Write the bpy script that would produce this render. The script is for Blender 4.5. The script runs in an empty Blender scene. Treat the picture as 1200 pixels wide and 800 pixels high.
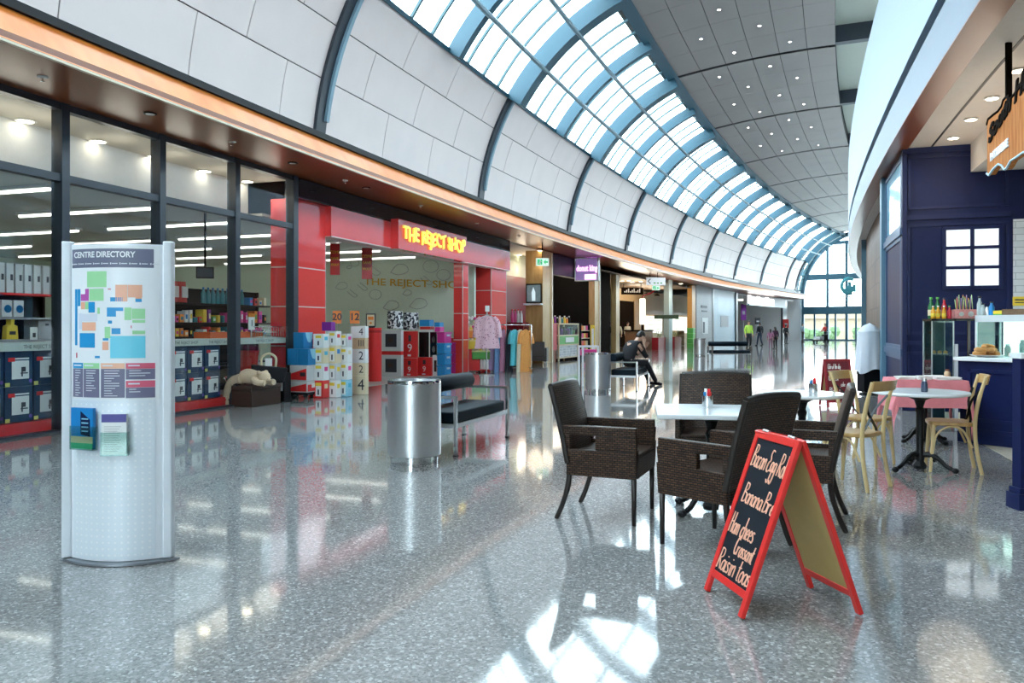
import bpy, math, random
from mathutils import Vector, Matrix
random.seed(7)
sc = bpy.context.scene
COL = sc.collection
PI = math.pi
R = math.radians
V = Vector
# ---------------------------------------------------------------- geometry of the hall (metres)
CX, CY = 263.0, -76.9            # centre of the curved mall
FPX, HY, EYE = 926.64, 383.6, 1.35
def pol(r, th, z=0.0):
    a = R(th); return V((CX + r*math.cos(a), CY + r*math.sin(a), z))
def th_at(px, r, near=False):
    t = (px-600)/FPX
    a = t*t+1; b = -2*(t*CX+CY); c = CX*CX+CY*CY-r*r
    D = max(b*b-4*a*c, 0)
    Y = (-b + (-1 if near else 1)*math.sqrt(D))/(2*a)
    return math.degrees(math.atan2(Y-CY, t*Y-CX))
def G(px, py):                    # floor point of the photograph
    Y = FPX*EYE/(py-HY); return V(((px-600)/FPX*Y, Y, 0))
def W(px, py, Y): return V(((px-600)/FPX*Y, Y, EYE+(HY-py)/FPX*Y))
def ZP(py, Y): return EYE+(HY-py)/FPX*Y
def theta(p): return math.degrees(math.atan2(p.y-CY, p.x-CX))
def rad(p): return math.hypot(p.y-CY, p.x-CX)
def hall_rot(th): return R(th-90)  # local x runs along the hall, local y outward to the left

# ---------------------------------------------------------------- mesh builder
class MB:
    def __init__(s): s.v=[]; s.f=[]; s.m=[]; s.s=[]
    def raw(s, vs, fs, mat=0, smooth=False, M=None):
        o=len(s.v)
        if M is not None: vs=[M@V(p) for p in vs]
        s.v += [tuple(p) for p in vs]
        for f in fs:
            s.f.append(tuple(i+o for i in f)); s.m.append(mat); s.s.append(smooth)
        return s
    def box(s, x0,x1,y0,y1,z0,z1, mat=0, M=None):
        vs=[(x,y,z) for z in (z0,z1) for y in (y0,y1) for x in (x0,x1)]
        return s.raw(vs, [(0,2,3,1),(4,5,7,6),(0,1,5,4),(2,6,7,3),(0,4,6,2),(1,3,7,5)], mat, False, M)
    def tube(s, pts, r, n=8, mat=0, cap=True, smooth=True, closed=False, M=None):
        pts=[V(p) for p in pts]; k=len(pts); rs=r if isinstance(r,(list,tuple)) else [r]*k
        vs=[]; fs=[]; up=None
        for i in range(k):
            a=pts[i-1] if (i>0 or closed) else pts[i]; b=pts[(i+1)%k] if (i<k-1 or closed) else pts[i]
            t=(b-a).normalized()
            if up is None:
                up=V((0,0,1)) if abs(t.z)<.9 else V((1,0,0))
            u=(up-t*up.dot(t))
            if u.length<1e-6: u=t.orthogonal()
            u.normalize(); w=t.cross(u); up=u
            for j in range(n):
                an=2*PI*j/n; vs.append(pts[i]+(u*math.cos(an)+w*math.sin(an))*rs[i])
        for i in range(k if closed else k-1):
            i2=(i+1)%k
            for j in range(n):
                j2=(j+1)%n; fs.append((i*n+j,i*n+j2,i2*n+j2,i2*n+j))
        s.raw(vs,fs,mat,smooth,M)
        if cap and not closed:
            s.raw(vs[:n],[tuple(range(n-1,-1,-1))],mat,False,M); s.raw(vs[-n:],[tuple(range(n))],mat,False,M)
        return s
    def bar(s, pts, w, h, mat=0, up=(0,0,1), M=None):   # rectangular section along a polyline
        pts=[V(p) for p in pts]; k=len(pts); up=V(up); vs=[]; fs=[]
        for i in range(k):
            t=(pts[min(i+1,k-1)]-pts[max(i-1,0)]).normalized()
            u=(up-t*up.dot(t)); u=u.normalized() if u.length>1e-5 else t.orthogonal().normalized()
            x=t.cross(u)
            for a,b in ((-1,-1),(1,-1),(1,1),(-1,1)): vs.append(pts[i]+x*a*w/2+u*b*h/2)
        for i in range(k-1):
            for j in range(4):
                j2=(j+1)%4; fs.append((i*4+j,i*4+j2,i*4+4+j2,i*4+4+j))
        fs += [(3,2,1,0), tuple(4*(k-1)+j for j in range(4))]
        return s.raw(vs,fs,mat,False,M)
    def lathe(s, prof, n=24, c=(0,0,0), mat=0, smooth=True, M=None):
        c=V(c); vs=[]; fs=[]; k=len(prof)
        for r,z in prof:
            for j in range(n): vs.append(c+V((r*math.cos(2*PI*j/n), r*math.sin(2*PI*j/n), z)))
        for i in range(k-1):
            for j in range(n):
                j2=(j+1)%n; fs.append((i*n+j,i*n+j2,i*n+n+j2,i*n+n+j))
        s.raw(vs,fs,mat,smooth,M)
        if prof[0][0]>1e-4: s.raw(vs[:n],[tuple(range(n-1,-1,-1))],mat,False,M)
        if prof[-1][0]>1e-4: s.raw(vs[-n:],[tuple(range(n))],mat,False,M)
        return s
    def prism(s, poly, vec, mat=0, M=None):
        k=len(poly); vec=V(vec); vs=[V(p) for p in poly]+[V(p)+vec for p in poly]
        fs=[tuple(range(k-1,-1,-1)), tuple(range(k,2*k))]+[(i,(i+1)%k,k+(i+1)%k,k+i) for i in range(k)]
        return s.raw(vs,fs,mat,False,M)
    def grid(s, fn, us, vs_, mat=0, smooth=True, M=None):
        a=len(us); b=len(vs_)
        vs=[fn(u,v) for v in vs_ for u in us]
        fs=[(j*a+i,j*a+i+1,(j+1)*a+i+1,(j+1)*a+i) for j in range(b-1) for i in range(a-1)]
        return s.raw(vs,fs,mat,smooth,M)
    def slab(s, fn, us, vs_, w0, w1, mat=0, smooth=True, M=None):  # closed shell of fn(u,v,w)
        a=len(us); b=len(vs_)
        s.grid(lambda u,v: fn(u,v,w1), us, vs_, mat, smooth, M)
        s.grid(lambda u,v: fn(u,v,w0), us[::-1], vs_, mat, smooth, M)
        for v in (vs_[0], vs_[-1]):
            s.grid(lambda u,w: fn(u,v,w), us, (w0,w1), mat, False, M)
        for u in (us[0], us[-1]):
            s.grid(lambda v,w: fn(u,v,w), vs_, (w0,w1), mat, False, M)
        return s
    def arc(s, r0,r1,z0,z1,th0,th1, mat=0, step=.45):   # block bent along the hall
        n=max(1,int(math.ceil(abs(th1-th0)/step))); ths=lin(th0,th1,n+1)
        vs=[]; fs=[]
        for t in ths:
            for r,z in ((r0,z0),(r1,z0),(r1,z1),(r0,z1)): vs.append(pol(r,t,z))
        for i in range(n):
            for j in range(4):
                j2=(j+1)%4; fs.append((i*4+j,i*4+j2,i*4+4+j2,i*4+4+j))
        fs += [(3,2,1,0), tuple(4*n+j for j in range(4))]
        return s.raw(vs,fs,mat)
    def sphere(s, c, r, n=12, mat=0, sc_=(1,1,1), M=None):
        k=max(5,n//2+1); prof=[(r*math.sin(PI*i/(k-1)), -r*math.cos(PI*i/(k-1))) for i in range(k)]
        Mx=Matrix.Translation(V(c)) @ Matrix.Diagonal((sc_[0],sc_[1],sc_[2],1))
        return s.lathe([(max(p,1e-5),z) for p,z in prof], n, (0,0,0), mat, True, Mx if M is None else M@Mx)
    def text(s, body, size, fn, mat=0, align='CENTER', ext=0.0, off=0.0, shear=0.0, sx=1.0):
        vs,fs = text_polys(body,size,align,ext,off,shear)
        return s.raw([fn(x*sx,y,z) for x,y,z in vs], fs, mat)
    def build(s, name, mats, parent=None, loc=None, rotz=None, bevel=0, sub=0, seg=2):
        me=bpy.data.meshes.new(name); me.from_pydata(s.v,[],s.f)
        mats = mats if isinstance(mats,(list,tuple)) else [mats]
        for m in mats: me.materials.append(m)
        me.polygons.foreach_set('material_index', s.m); me.polygons.foreach_set('use_smooth', s.s)
        import bmesh
        bm=bmesh.new(); bm.from_mesh(me)
        bmesh.ops.remove_doubles(bm, verts=bm.verts, dist=1e-5)
        bmesh.ops.recalc_face_normals(bm, faces=bm.faces)
        for e in bm.edges:
            if len(e.link_faces)==2 and e.calc_face_angle(0)>.62: e.smooth=False
        uvl=bm.loops.layers.uv.new('UVMap')
        for f in bm.faces:
            n=f.normal; ax=max(range(3), key=lambda i: abs(n[i]))
            for l in f.loops:
                c=l.vert.co
                l[uvl].uv = (c.y,c.z) if ax==0 else ((c.x,c.z) if ax==1 else (c.x,c.y))
        bm.to_mesh(me); bm.free()
        o=bpy.data.objects.new(name, me); COL.objects.link(o)
        if parent is not None: o.parent=parent
        if loc is not None: o.location=loc
        if rotz is not None: o.rotation_euler=(0,0,rotz)
        if bevel:
            b=o.modifiers.new('bevel','BEVEL'); b.width=bevel; b.segments=seg; b.limit_method='ANGLE'; b.angle_limit=R(40)
        if sub:
            b=o.modifiers.new('sub','SUBSURF'); b.levels=sub; b.render_levels=sub
        return o
def lin(a,b,n): return [a+(b-a)*i/(n-1) for i in range(n)] if n>1 else [a]
_tc={}
def text_polys(body,size,align,ext,off,shear):
    k=(body,size,align,ext,off,shear)
    if k in _tc: return _tc[k]
    cu=bpy.data.curves.new('txt','FONT'); cu.body=body; cu.size=size; cu.align_x=align; cu.align_y='CENTER'
    cu.extrude=ext; cu.offset=off; cu.shear=shear; cu.resolution_u=3; cu.fill_mode='BOTH'
    o=bpy.data.objects.new('txt',cu); COL.objects.link(o)
    dg=bpy.context.evaluated_depsgraph_get()
    me=bpy.data.meshes.new_from_object(o.evaluated_get(dg))
    r=([tuple(v.co) for v in me.vertices],[tuple(p.vertices) for p in me.polygons])
    bpy.data.objects.remove(o); bpy.data.curves.remove(cu); bpy.data.meshes.remove(me)
    _tc[k]=r; return r
def smooth(pts, n=6):             # Catmull-Rom through points
    pts=[V(p) for p in pts]; out=[]
    for i in range(len(pts)-1):
        p0=pts[max(i-1,0)]; p1=pts[i]; p2=pts[i+1]; p3=pts[min(i+2,len(pts)-1)]
        for j in range(n):
            t=j/n; out.append(.5*((2*p1)+(p2-p0)*t+(2*p0-5*p1+4*p2-p3)*t*t+(3*p1-p0-3*p2+p3)*t**3))
    out.append(pts[-1]); return out

# ---------------------------------------------------------------- tagging
def tag(o, label=None, cat=None, group=None, kind=None):
    if label: o['label']=label
    if cat: o['category']=cat
    if group: o['group']=group
    if kind: o['kind']=kind
    return o
def thing(name, label, cat, loc=(0,0,0), rz=0, group=None):
    o=bpy.data.objects.new(name,None); COL.objects.link(o); o.empty_display_size=.1
    o.location=loc; o.rotation_euler=(0,0,rz); return tag(o,label,cat,group)
def struct(mb, name, mats, **k):
    o=mb.build(name, mats, **k)
    if k.get('parent') is None: o['kind']='structure'
    return o
def dup(root, loc, rz, label=None, group=None):
    r=root.copy(); COL.objects.link(r); r.location=loc; r.rotation_euler=(0,0,rz)
    if label: r['label']=label
    if group: r['group']=group
    for ch in list(root.children):
        c=ch.copy(); COL.objects.link(c); c.parent=r
        for g in list(ch.children):
            d=g.copy(); COL.objects.link(d); d.parent=c
    return r

# ---------------------------------------------------------------- materials
def mat(name, col, rough=.5, metal=0, var=.06, scale=12, bump=0, emit=None, es=1, coat=0, spec=None, alpha=None):
    m=bpy.data.materials.new(name); m.use_nodes=True; nt=m.node_tree; N=nt.nodes; L=nt.links
    b=N['Principled BSDF']
    b.inputs['Roughness'].default_value=rough; b.inputs['Metallic'].default_value=metal
    if coat: b.inputs['Coat Weight'].default_value=coat; b.inputs['Coat Roughness'].default_value=.03
    if spec is not None: b.inputs['Specular IOR Level'].default_value=spec
    tc=N.new('ShaderNodeTexCoord'); nz=N.new('ShaderNodeTexNoise'); nz.inputs['Scale'].default_value=scale; nz.inputs['Detail'].default_value=3
    L.new(tc.outputs['Object'],nz.inputs['Vector'])
    mx=N.new('ShaderNodeMix'); mx.data_type='RGBA'
    c=tuple(col)+(1,)
    mx.inputs['A'].default_value=tuple(max(0,x*(1-var)) for x in col)+(1,); mx.inputs['B'].default_value=tuple(min(1,x*(1+var)) for x in col)+(1,)
    L.new(nz.outputs['Fac'],mx.inputs['Factor']); L.new(mx.outputs['Result'],b.inputs['Base Color'])
    if bump:
        bp=N.new('ShaderNodeBump'); bp.inputs['Strength'].default_value=bump; bp.inputs['Distance'].default_value=.01
        L.new(nz.outputs['Fac'],bp.inputs['Height']); L.new(bp.outputs['Normal'],b.inputs['Normal'])
    if emit is not None:
        b.inputs['Emission Color'].default_value=tuple(emit)+(1,); b.inputs['Emission Strength'].default_value=es
    return m
def nodes(m): return m.node_tree.nodes, m.node_tree.links, m.node_tree.nodes['Principled BSDF']
def brickmat(name, c1, c2, cm, bw, bh, ms, rough=.5, bump=.3, off=.5, metal=0, coat=0):
    m=mat(name,c1,rough,metal,coat=coat); N,L,b=nodes(m)
    uv=N.new('ShaderNodeUVMap'); br=N.new('ShaderNodeTexBrick'); L.new(uv.outputs['UV'],br.inputs['Vector'])
    br.offset=off; br.inputs['Color1'].default_value=tuple(c1)+(1,); br.inputs['Color2'].default_value=tuple(c2)+(1,); br.inputs['Mortar'].default_value=tuple(cm)+(1,)
    br.inputs['Scale'].default_value=1; br.inputs['Brick Width'].default_value=bw; br.inputs['Row Height'].default_value=bh; br.inputs['Mortar Size'].default_value=ms
    br.inputs['Mortar Smooth'].default_value=.3
    L.new(br.outputs['Color'],b.inputs['Base Color'])
    if bump:
        bp=N.new('ShaderNodeBump'); bp.inputs['Strength'].default_value=bump; bp.inputs['Distance'].default_value=.004; bp.invert=True
        L.new(br.outputs['Fac'],bp.inputs['Height']); L.new(bp.outputs['Normal'],b.inputs['Normal'])
    return m
def glassmat(name, tint=(.93,.97,.97), refl=1.0, rough=.0):
    m=bpy.data.materials.new(name); m.use_nodes=True; nt=m.node_tree; N=nt.nodes; L=nt.links; N.clear()
    o=N.new('ShaderNodeOutputMaterial'); mx=N.new('ShaderNodeMixShader'); t=N.new('ShaderNodeBsdfTransparent'); g=N.new('ShaderNodeBsdfGlossy')
    lw=N.new('ShaderNodeLayerWeight'); lw.inputs['Blend'].default_value=.5
    pw=N.new('ShaderNodeMath'); pw.operation='POWER'; pw.inputs[1].default_value=4.5
    mu=N.new('ShaderNodeMath'); mu.operation='MULTIPLY_ADD'; mu.inputs[1].default_value=.6*refl; mu.inputs[2].default_value=.035*refl
    L.new(lw.outputs['Facing'],pw.inputs[0])
    nz=N.new('ShaderNodeTexNoise'); nz.inputs['Scale'].default_value=.7
    mc=N.new('ShaderNodeMix'); mc.data_type='RGBA'; mc.inputs['A'].default_value=tuple(tint)+(1,); mc.inputs['B'].default_value=tuple(min(1,x*1.02) for x in tint)+(1,)
    L.new(nz.outputs['Fac'],mc.inputs['Factor']); L.new(mc.outputs['Result'],t.inputs['Color'])
    g.inputs['Roughness'].default_value=rough; g.inputs['Color'].default_value=(1,1,1,1)
    L.new(pw.outputs[0],mu.inputs[0]); L.new(mu.outputs[0],mx.inputs['Fac']); L.new(t.outputs[0],mx.inputs[1]); L.new(g.outputs[0],mx.inputs[2]); L.new(mx.outputs[0],o.inputs['Surface'])
    return m
def lampmat(name, col, s): return mat(name,(.9,.9,.9),.5,emit=col,es=s)
def woodmat(name, c1, c2, rough=.4, scale=(2,2,14), coat=0):
    m=mat(name,c1,rough,coat=coat); N,L,b=nodes(m)
    tc=N.new('ShaderNodeTexCoord'); mp=N.new('ShaderNodeMapping'); mp.inputs['Scale'].default_value=scale
    nz=N.new('ShaderNodeTexNoise'); nz.inputs['Scale'].default_value=3; nz.inputs['Detail'].default_value=6
    rp=N.new('ShaderNodeValToRGB'); rp.color_ramp.elements[0].position=.35; rp.color_ramp.elements[1].position=.65
    rp.color_ramp.elements[0].color=tuple(c1)+(1,); rp.color_ramp.elements[1].color=tuple(c2)+(1,)
    L.new(tc.outputs['Object'],mp.inputs['Vector']); L.new(mp.outputs['Vector'],nz.inputs['Vector']); L.new(nz.outputs['Fac'],rp.inputs['Fac']); L.new(rp.outputs['Color'],b.inputs['Base Color'])
    return m

MT={}
MT['white']=mat('white paint',(.80,.80,.80),.5)
MT['black']=mat('black',(.006,.006,.008),.45,spec=.25)
MT['black_gloss']=mat('black gloss',(.01,.01,.012),.15)
MT['dark']=mat('dark recess',(.008,.007,.007),.7,spec=.2)
MT['grey']=mat('grey',(.35,.35,.36),.5)
MT['steel']=mat('brushed steel',(.72,.73,.74),.36,1,var=.05,scale=30)
MT['chrome']=mat('chrome',(.75,.77,.78),.12,1)
MT['alu']=mat('satin aluminium',(.88,.90,.94),.36,.2)
MT['blue_steel']=mat('blue grey painted steel',(.016,.072,.108),.5)
MT['pale_blue']=mat('pale blue metal',(.22,.34,.42),.4)
MT['red']=mat('red paint',(.75,.03,.03),.35)
MT['red_glass']=mat('red gloss glass',(.88,.065,.06),.08,coat=.6,var=.03)
MT['red_deep']=mat('deep red',(.42,.012,.012),.3)
MT['maroon']=mat('maroon',(.22,.008,.015),.35)
MT['navy']=mat('navy paint',(.004,.010,.062),.45,var=.12,spec=.25)
MT['navy_lt']=mat('navy trim',(.005,.012,.068),.4,spec=.3)
MT['cream']=mat('cream plaster',(.70,.65,.56),.7)
MT['green_wall']=mat('pale green wall',(.68,.77,.65),.7)
MT['tan']=woodmat('tan laminate',(.46,.28,.10),(.56,.36,.15),.35,(3,3,.6))
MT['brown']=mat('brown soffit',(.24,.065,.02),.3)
MT['yellow']=mat('yellow',(.85,.62,.05),.4)
MT['orange']=mat('orange',(.85,.25,.03),.4)
MT['blue']=mat('blue',(.01,.22,.55),.35)
MT['cyan']=mat('cyan',(.08,.48,.66),.4)
MT['pink']=mat('pink',(.75,.06,.28),.4)
MT['purple']=mat('purple',(.22,.02,.28),.4)
MT['green']=mat('green',(.10,.42,.08),.4)
MT['cardboard']=mat('cardboard',(.62,.46,.28),.7)
MT['paper']=mat('paper',(.82,.82,.80),.6)
MT['creambox']=mat('cream carton',(.78,.66,.44),.6)
MT['ink']=mat('ink',(.03,.03,.04),.5)
MT['glass']=glassmat('shop glass',(.95,.97,.965),1.0)
MT['case_glass']=glassmat('case glass',(.80,.90,.88),1.0)
MT['sky_glass']=glassmat('skylight glass',(.92,.985,1.0),.6)
MT['lamp']=lampmat('warm lamp',(1,.86,.62),6)
MT['tube']=lampmat('fluorescent tube',(1,1,.90),1.15)
MT['leather']=mat('dark blue leather',(.004,.012,.020),.6,spec=.15,bump=.15,scale=60)
MT['brown_leather']=mat('brown leather',(.045,.022,.014),.4,bump=.1,scale=60)
MT['skin']=mat('skin',(.58,.34,.24),.55)
MT['hair']=mat('dark hair',(.02,.013,.01),.5)
MT['cloth_black']=mat('black cloth',(.013,.013,.017),.85,bump=.2,scale=40)
MT['marble']=mat('white marble top',(.80,.82,.83),.18,var=.05,scale=6)
MT['iron']=mat('black cast iron',(.006,.006,.007),.45,0,spec=.3)
MT['paving']=mat('outdoor paving',(.62,.60,.56),.8)
# ================================================================ SETTING
RS = 282.6          # shopfront line on the left
RF = 281.24         # lip of the soffit on the left
RR = 272.12         # right fascia
BR0, BZ0, BRHO = 275.73, 4.5755, 6.943
PITCH = 1.777
RIBS = [160.81+PITCH*k for k in range(4,-1,-1)] + [159.07,157.29,155.52,153.67,151.92,150.14,148.35,146.51]
TH_END, TH_GL, TH_BACK = 145.71, 145.2, 169.7
PH = [5.98,14.66,23.36,31.65,42.26,54.39,66.69]
def vault(phi, th, d=0.0):
    a=R(phi); return pol(BR0+(BRHO+d)*math.cos(a), th, BZ0+(BRHO+d)*math.sin(a))

# --- terrazzo floor
def terrazzo():
    m=mat('terrazzo',(.3,.3,.3),.07); N,L,b=nodes(m)
    tc=N.new('ShaderNodeTexCoord')
    def vor(scale):
        v=N.new('ShaderNodeTexVoronoi'); v.inputs['Scale'].default_value=scale; L.new(tc.outputs['Object'],v.inputs['Vector']); return v
    v1=vor(85); v2=vor(150)
    r1=N.new('ShaderNodeValToRGB'); e=r1.color_ramp; e.interpolation='CONSTANT'
    cols=[(0,(.17,.16,.16)),(.22,(.27,.26,.26)),(.5,(.37,.35,.335)),(.70,(.205,.195,.195)),(.80,(.52,.50,.48)),(.90,(.085,.08,.08)),(.95,(.76,.74,.71))]
    e.elements[0].position=0; e.elements[0].color=cols[0][1]+(1,)
    e.elements[1].position=cols[1][0]; e.elements[1].color=cols[1][1]+(1,)
    for p,c in cols[2:]:
        q=e.elements.new(p); q.color=c+(1,)
    sp=N.new('ShaderNodeSeparateColor'); L.new(v1.outputs['Color'],sp.inputs['Color']); L.new(sp.outputs['Red'],r1.inputs['Fac'])
    r2=N.new('ShaderNodeValToRGB'); r2.color_ramp.elements[0].color=(.31,.295,.28,1); r2.color_ramp.elements[1].color=(.43,.41,.39,1)
    s2=N.new('ShaderNodeSeparateColor'); L.new(v2.outputs['Color'],s2.inputs['Color']); L.new(s2.outputs['Green'],r2.inputs['Fac'])
    mx=N.new('ShaderNodeMix'); mx.data_type='RGBA'; mx.inputs['Factor'].default_value=.40
    hs=N.new('ShaderNodeHueSaturation'); hs.inputs['Value'].default_value=.86
    L.new(r1.outputs['Color'],mx.inputs['A']); L.new(r2.outputs['Color'],mx.inputs['B']); L.new(mx.outputs['Result'],hs.inputs['Color']); L.new(hs.outputs['Color'],b.inputs['Base Color'])
    nz=N.new('ShaderNodeTexNoise'); nz.inputs['Scale'].default_value=2.5; L.new(tc.outputs['Object'],nz.inputs['Vector'])
    mr=N.new('ShaderNodeMapRange'); mr.inputs['To Min'].default_value=.035; mr.inputs['To Max'].default_value=.10
    L.new(nz.outputs['Fac'],mr.inputs['Value']); L.new(mr.outputs['Result'],b.inputs['Roughness'])
    n2=N.new('ShaderNodeTexNoise'); n2.inputs['Scale'].default_value=.9; n2.inputs['Detail'].default_value=1; L.new(tc.outputs['Object'],n2.inputs['Vector'])
    bp=N.new('ShaderNodeBump'); bp.inputs['Strength'].default_value=.02; bp.inputs['Distance'].default_value=.05
    L.new(n2.outputs['Fac'],bp.inputs['Height']); L.new(bp.outputs['Normal'],b.inputs['Normal'])
    b.inputs['IOR'].default_value=1.43; b.inputs['Coat Weight'].default_value=.2; b.inputs['Coat Roughness'].default_value=.03
    return m
MT['terrazzo']=terrazzo()
m=MB(); m.arc(258,299,-.3,0,TH_BACK,TH_GL-.05,step=.8); struct(m,'floor',MT['terrazzo'])
MT['cafe_tile']=brickmat('cream cafe tile',(.62,.55,.44),(.60,.53,.42),(.45,.40,.33),.6,.6,.004,.25,.1,off=0)
TH_NAVY = th_at(1057,271.9,True)
m=MB(); m.arc(262,271.55,-.1,.004,168,TH_NAVY); struct(m,'cafe_floor',MT['cafe_tile'])

# --- left: soffit, fascia, panels
def fascia_mat():
    m=woodmat('orange timber fascia',(.72,.20,.03),(.80,.25,.05),.38,(1.2,1.2,.05)); return m
MT['fascia']=fascia_mat()
MT['fascia_lip']=mat('pale lip',(.72,.60,.45),.4)
ths=lin(TH_BACK,TH_GL,60)
def soffit_edge(u,v,w): return None
m=MB()
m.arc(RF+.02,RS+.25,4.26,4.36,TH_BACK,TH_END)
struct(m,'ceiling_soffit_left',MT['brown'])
m=MB(); m.arc(RF,RF+.05,4.24,4.268,TH_BACK,TH_END); struct(m,'trim_1',MT['fascia_lip'])
m=MB()
FH=.43
def fas(u,v,w):   # u: angle, v: 0..1 up, w: thickness
    return pol(RF+.01+.25*v+w, u, 4.275+FH*v)
m.slab(fas, ths, [0,1], 0, .06, 0, False)
struct(m,'trim_2',MT['fascia'])
m=MB(); m.arc(RF+.20,RS+.6,4.70,4.80,TH_BACK,TH_END); m.arc(RS+.04,RS+.6,4.7,5.32,TH_BACK,TH_END); struct(m,'trim_3',MT['black'])
def perfpanel():
    m=mat('pale perforated panel',(.80,.68,.645),.42,var=.06,scale=1.3); N,L,b=nodes(m)
    return m
MT['panel']=perfpanel()
allr = RIBS+[TH_END]
def panel_bay(t0,t1,k):
    m=MB(); hw=.09/278*57.3*1.0
    a,b=t0-hw,t1+hw
    m.slab(lambda u,v,w: vault(v,u,w), lin(t0,t1,5), lin(PH[0]-.5,PH[3],7), .05,.25, 1, False)
    full=abs(t0-t1)/PITCH
    for row in range(3):
        offs=[.30,.58,.86] if row!=1 else [.16,.44,.72]
        cuts=[0]+[o for o in offs if o<full-.05]+[full]
        g=.022; pg=.09
        for c in range(len(cuts)-1):
            ua=a+(b-a)*cuts[c]/full; ub=a+(b-a)*cuts[c+1]/full
            ua-= g/278*57.3*.5; ub+= g/278*57.3*.5
            p0=PH[row]+(pg if row else 0); p1=PH[row+1]-pg
            m.slab(lambda u,v,w: vault(v,u,w), lin(ua,ub,3), lin(p0,p1,5), 0,.03, 0, True)
    struct(m,'wall_left',[MT['panel'],MT['black']])
for k in range(len(allr)-1): panel_bay(allr[k],allr[k+1],k)
panel_bay(TH_BACK,RIBS[0],0)
# --- ribs
MT['rib_dark']=mat('dark rib',(.025,.032,.045),.4)
def dth(d): return d/279*57.2958
for k,t in enumerate(allr):
    m=MB(); w=dth(.17)
    m.slab(lambda u,v,q: vault(v,u,q), [t-w,t+w], lin(PH[0]-.6,PH[3],9), -.07,.1, 0, True)
    m.slab(lambda u,v,q: vault(v,u,q), [t-w,t-w*.4], lin(PH[0]+2.0,PH[3],9), -.13,-.06, 1, True)
    struct(m,'trim_rib',[MT['rib_dark'],MT['pale_blue']])
    m=MB(); w=dth(.24)
    m.slab(lambda u,v,q: vault(v,u,q), [t-w,t+w], lin(PH[3]-.3,PH[6]+1.5,15), -.50,.02, 0, True)
    struct(m,'ceiling_beam',MT['blue_steel'])
pairs=[(TH_BACK,RIBS[0])]+[(allr[k],allr[k+1]) for k in range(len(allr)-1)]
for t0,t1 in pairs:
    if abs(t0-t1)<PITCH*.8: continue
    t=(t0+t1)/2; m=MB(); w=dth(.12)
    m.slab(lambda u,v,q: vault(v,u,q), [t-w,t+w], lin(PH[3]-.2,PH[6]+1,15), -.38,.02, 0, True)
    struct(m,'ceiling_beam',MT['blue_steel'])
# glazing, one bay at a time
MT['bar_white']=mat('teal glazing bar',(.03,.09,.11),.5)
allp=pairs+[(TH_END,TH_GL)]
for k,(t0,t1) in enumerate(allp):
    lo = PH[0]-1 if k==len(allp)-1 else PH[3]
    m=MB(); m.slab(lambda u,v,q: vault(v,u,q), lin(t0,t1,6), lin(lo,PH[6]+.6,12), .03,.045, 0, True)
    g=struct(m,'window_%d'%(k+1),MT['sky_glass'])
    m=MB(); nb=8
    for i in range(1,nb):
        if i==4: continue
        t=t0+(t1-t0)*i/nb; w=dth(.036)
        m.slab(lambda u,v,q: vault(v,u,q), [t-w,t+w], lin(lo,PH[6]+.3,9), -.03,.04, 0, True)
    if k==len(allp)-1:
        for p in lin(PH[0],PH[3],9): m.slab(lambda u,v,q: vault(v,u,q), lin(t0,t1,3), [p-.25,p+.25], -.04,.04, 0, True)
    m.build('glazing_bars',MT['bar_white'],parent=g)
for p,r in ((PH[4],.07),(PH[5],.07)):
    m=MB(); m.tube([vault(p,t,-.46) for t in lin(TH_BACK,TH_GL,90)],r,8,0); struct(m,'ceiling_beam',mat('purlin',(.16,.24,.28),.45))
m=MB(); m.slab(lambda u,v,q: vault(v,u,q), ths, [PH[3]-.25,PH[3]+.55], -.05,.06, 0, False); struct(m,'trim_4',MT['blue_steel'])
m=MB(); m.slab(lambda u,v,q: vault(v,u,q), ths, [PH[6]-.6,PH[6]+2.6], -.12,.10, 0, False); struct(m,'trim_5',MT['blue_steel'])
# --- flat ceiling of metal panels
RC0, RC1 = BR0+BRHO*math.cos(R(PH[6]+2.0)), 272.54
def ceil(r,t,d=0.0):
    q=(RC0-r)/(RC0-RC1); return pol(r,t,10.98+.46*(1-(1-q)**2)+d)
def ceilmat():
    m=mat('grey metal ceiling panel',(.31,.275,.255),.5,var=.10,scale=.5); return m
MT['ceil']=ceilmat()
MT['spot_body']=mat('spotlight rim',(.8,.8,.8),.4)
MT['spot']=lampmat('spotlight lens',(1,.95,.85),25)
spots=[]
NC=6
for k,(t0,t1) in enumerate(pairs):
    m=MB(); hw=dth(.13)
    m.slab(lambda u,v,w: ceil(v,u,w), lin(t0,t1,5), lin(RC0,RC1,8), .05,.3, 1, False)
    a,b=t0-hw,t1+hw
    n=max(1,int(round(abs(a-b)/PITCH*4)))
    for c in range(NC):
        ra=RC0+(RC1-RC0)*c/NC; rb=RC0+(RC1-RC0)*(c+1)/NC
        for j in range(n):
            ja=a+(b-a)*j/n; jb=a+(b-a)*(j+1)/n
            m.slab(lambda u,v,w: ceil(v,u,w), [ja-dth(.008),jb+dth(.008)], [ra-.012,(ra+rb)/2,rb+.012], 0,.03, 0, True)
            if c in (1,2,3,4) and 1<=k<=8 and n>1:
                for q in ((.5,) if (c+j)%2 or k<3 else ()):
                    spots.append(((ra+rb)/2+.1*((j%2)-.5), ja+(jb-ja)*q))
    struct(m,'ceiling',[MT['ceil'],MT['black']])
m=MB()
m.slab(lambda u,v,w: ceil(v,u,w), ths, lin(RC0+.6,RC1,6), .3,.5, 0, False)
struct(m,'roof',MT['dark'])
first=None
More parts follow.
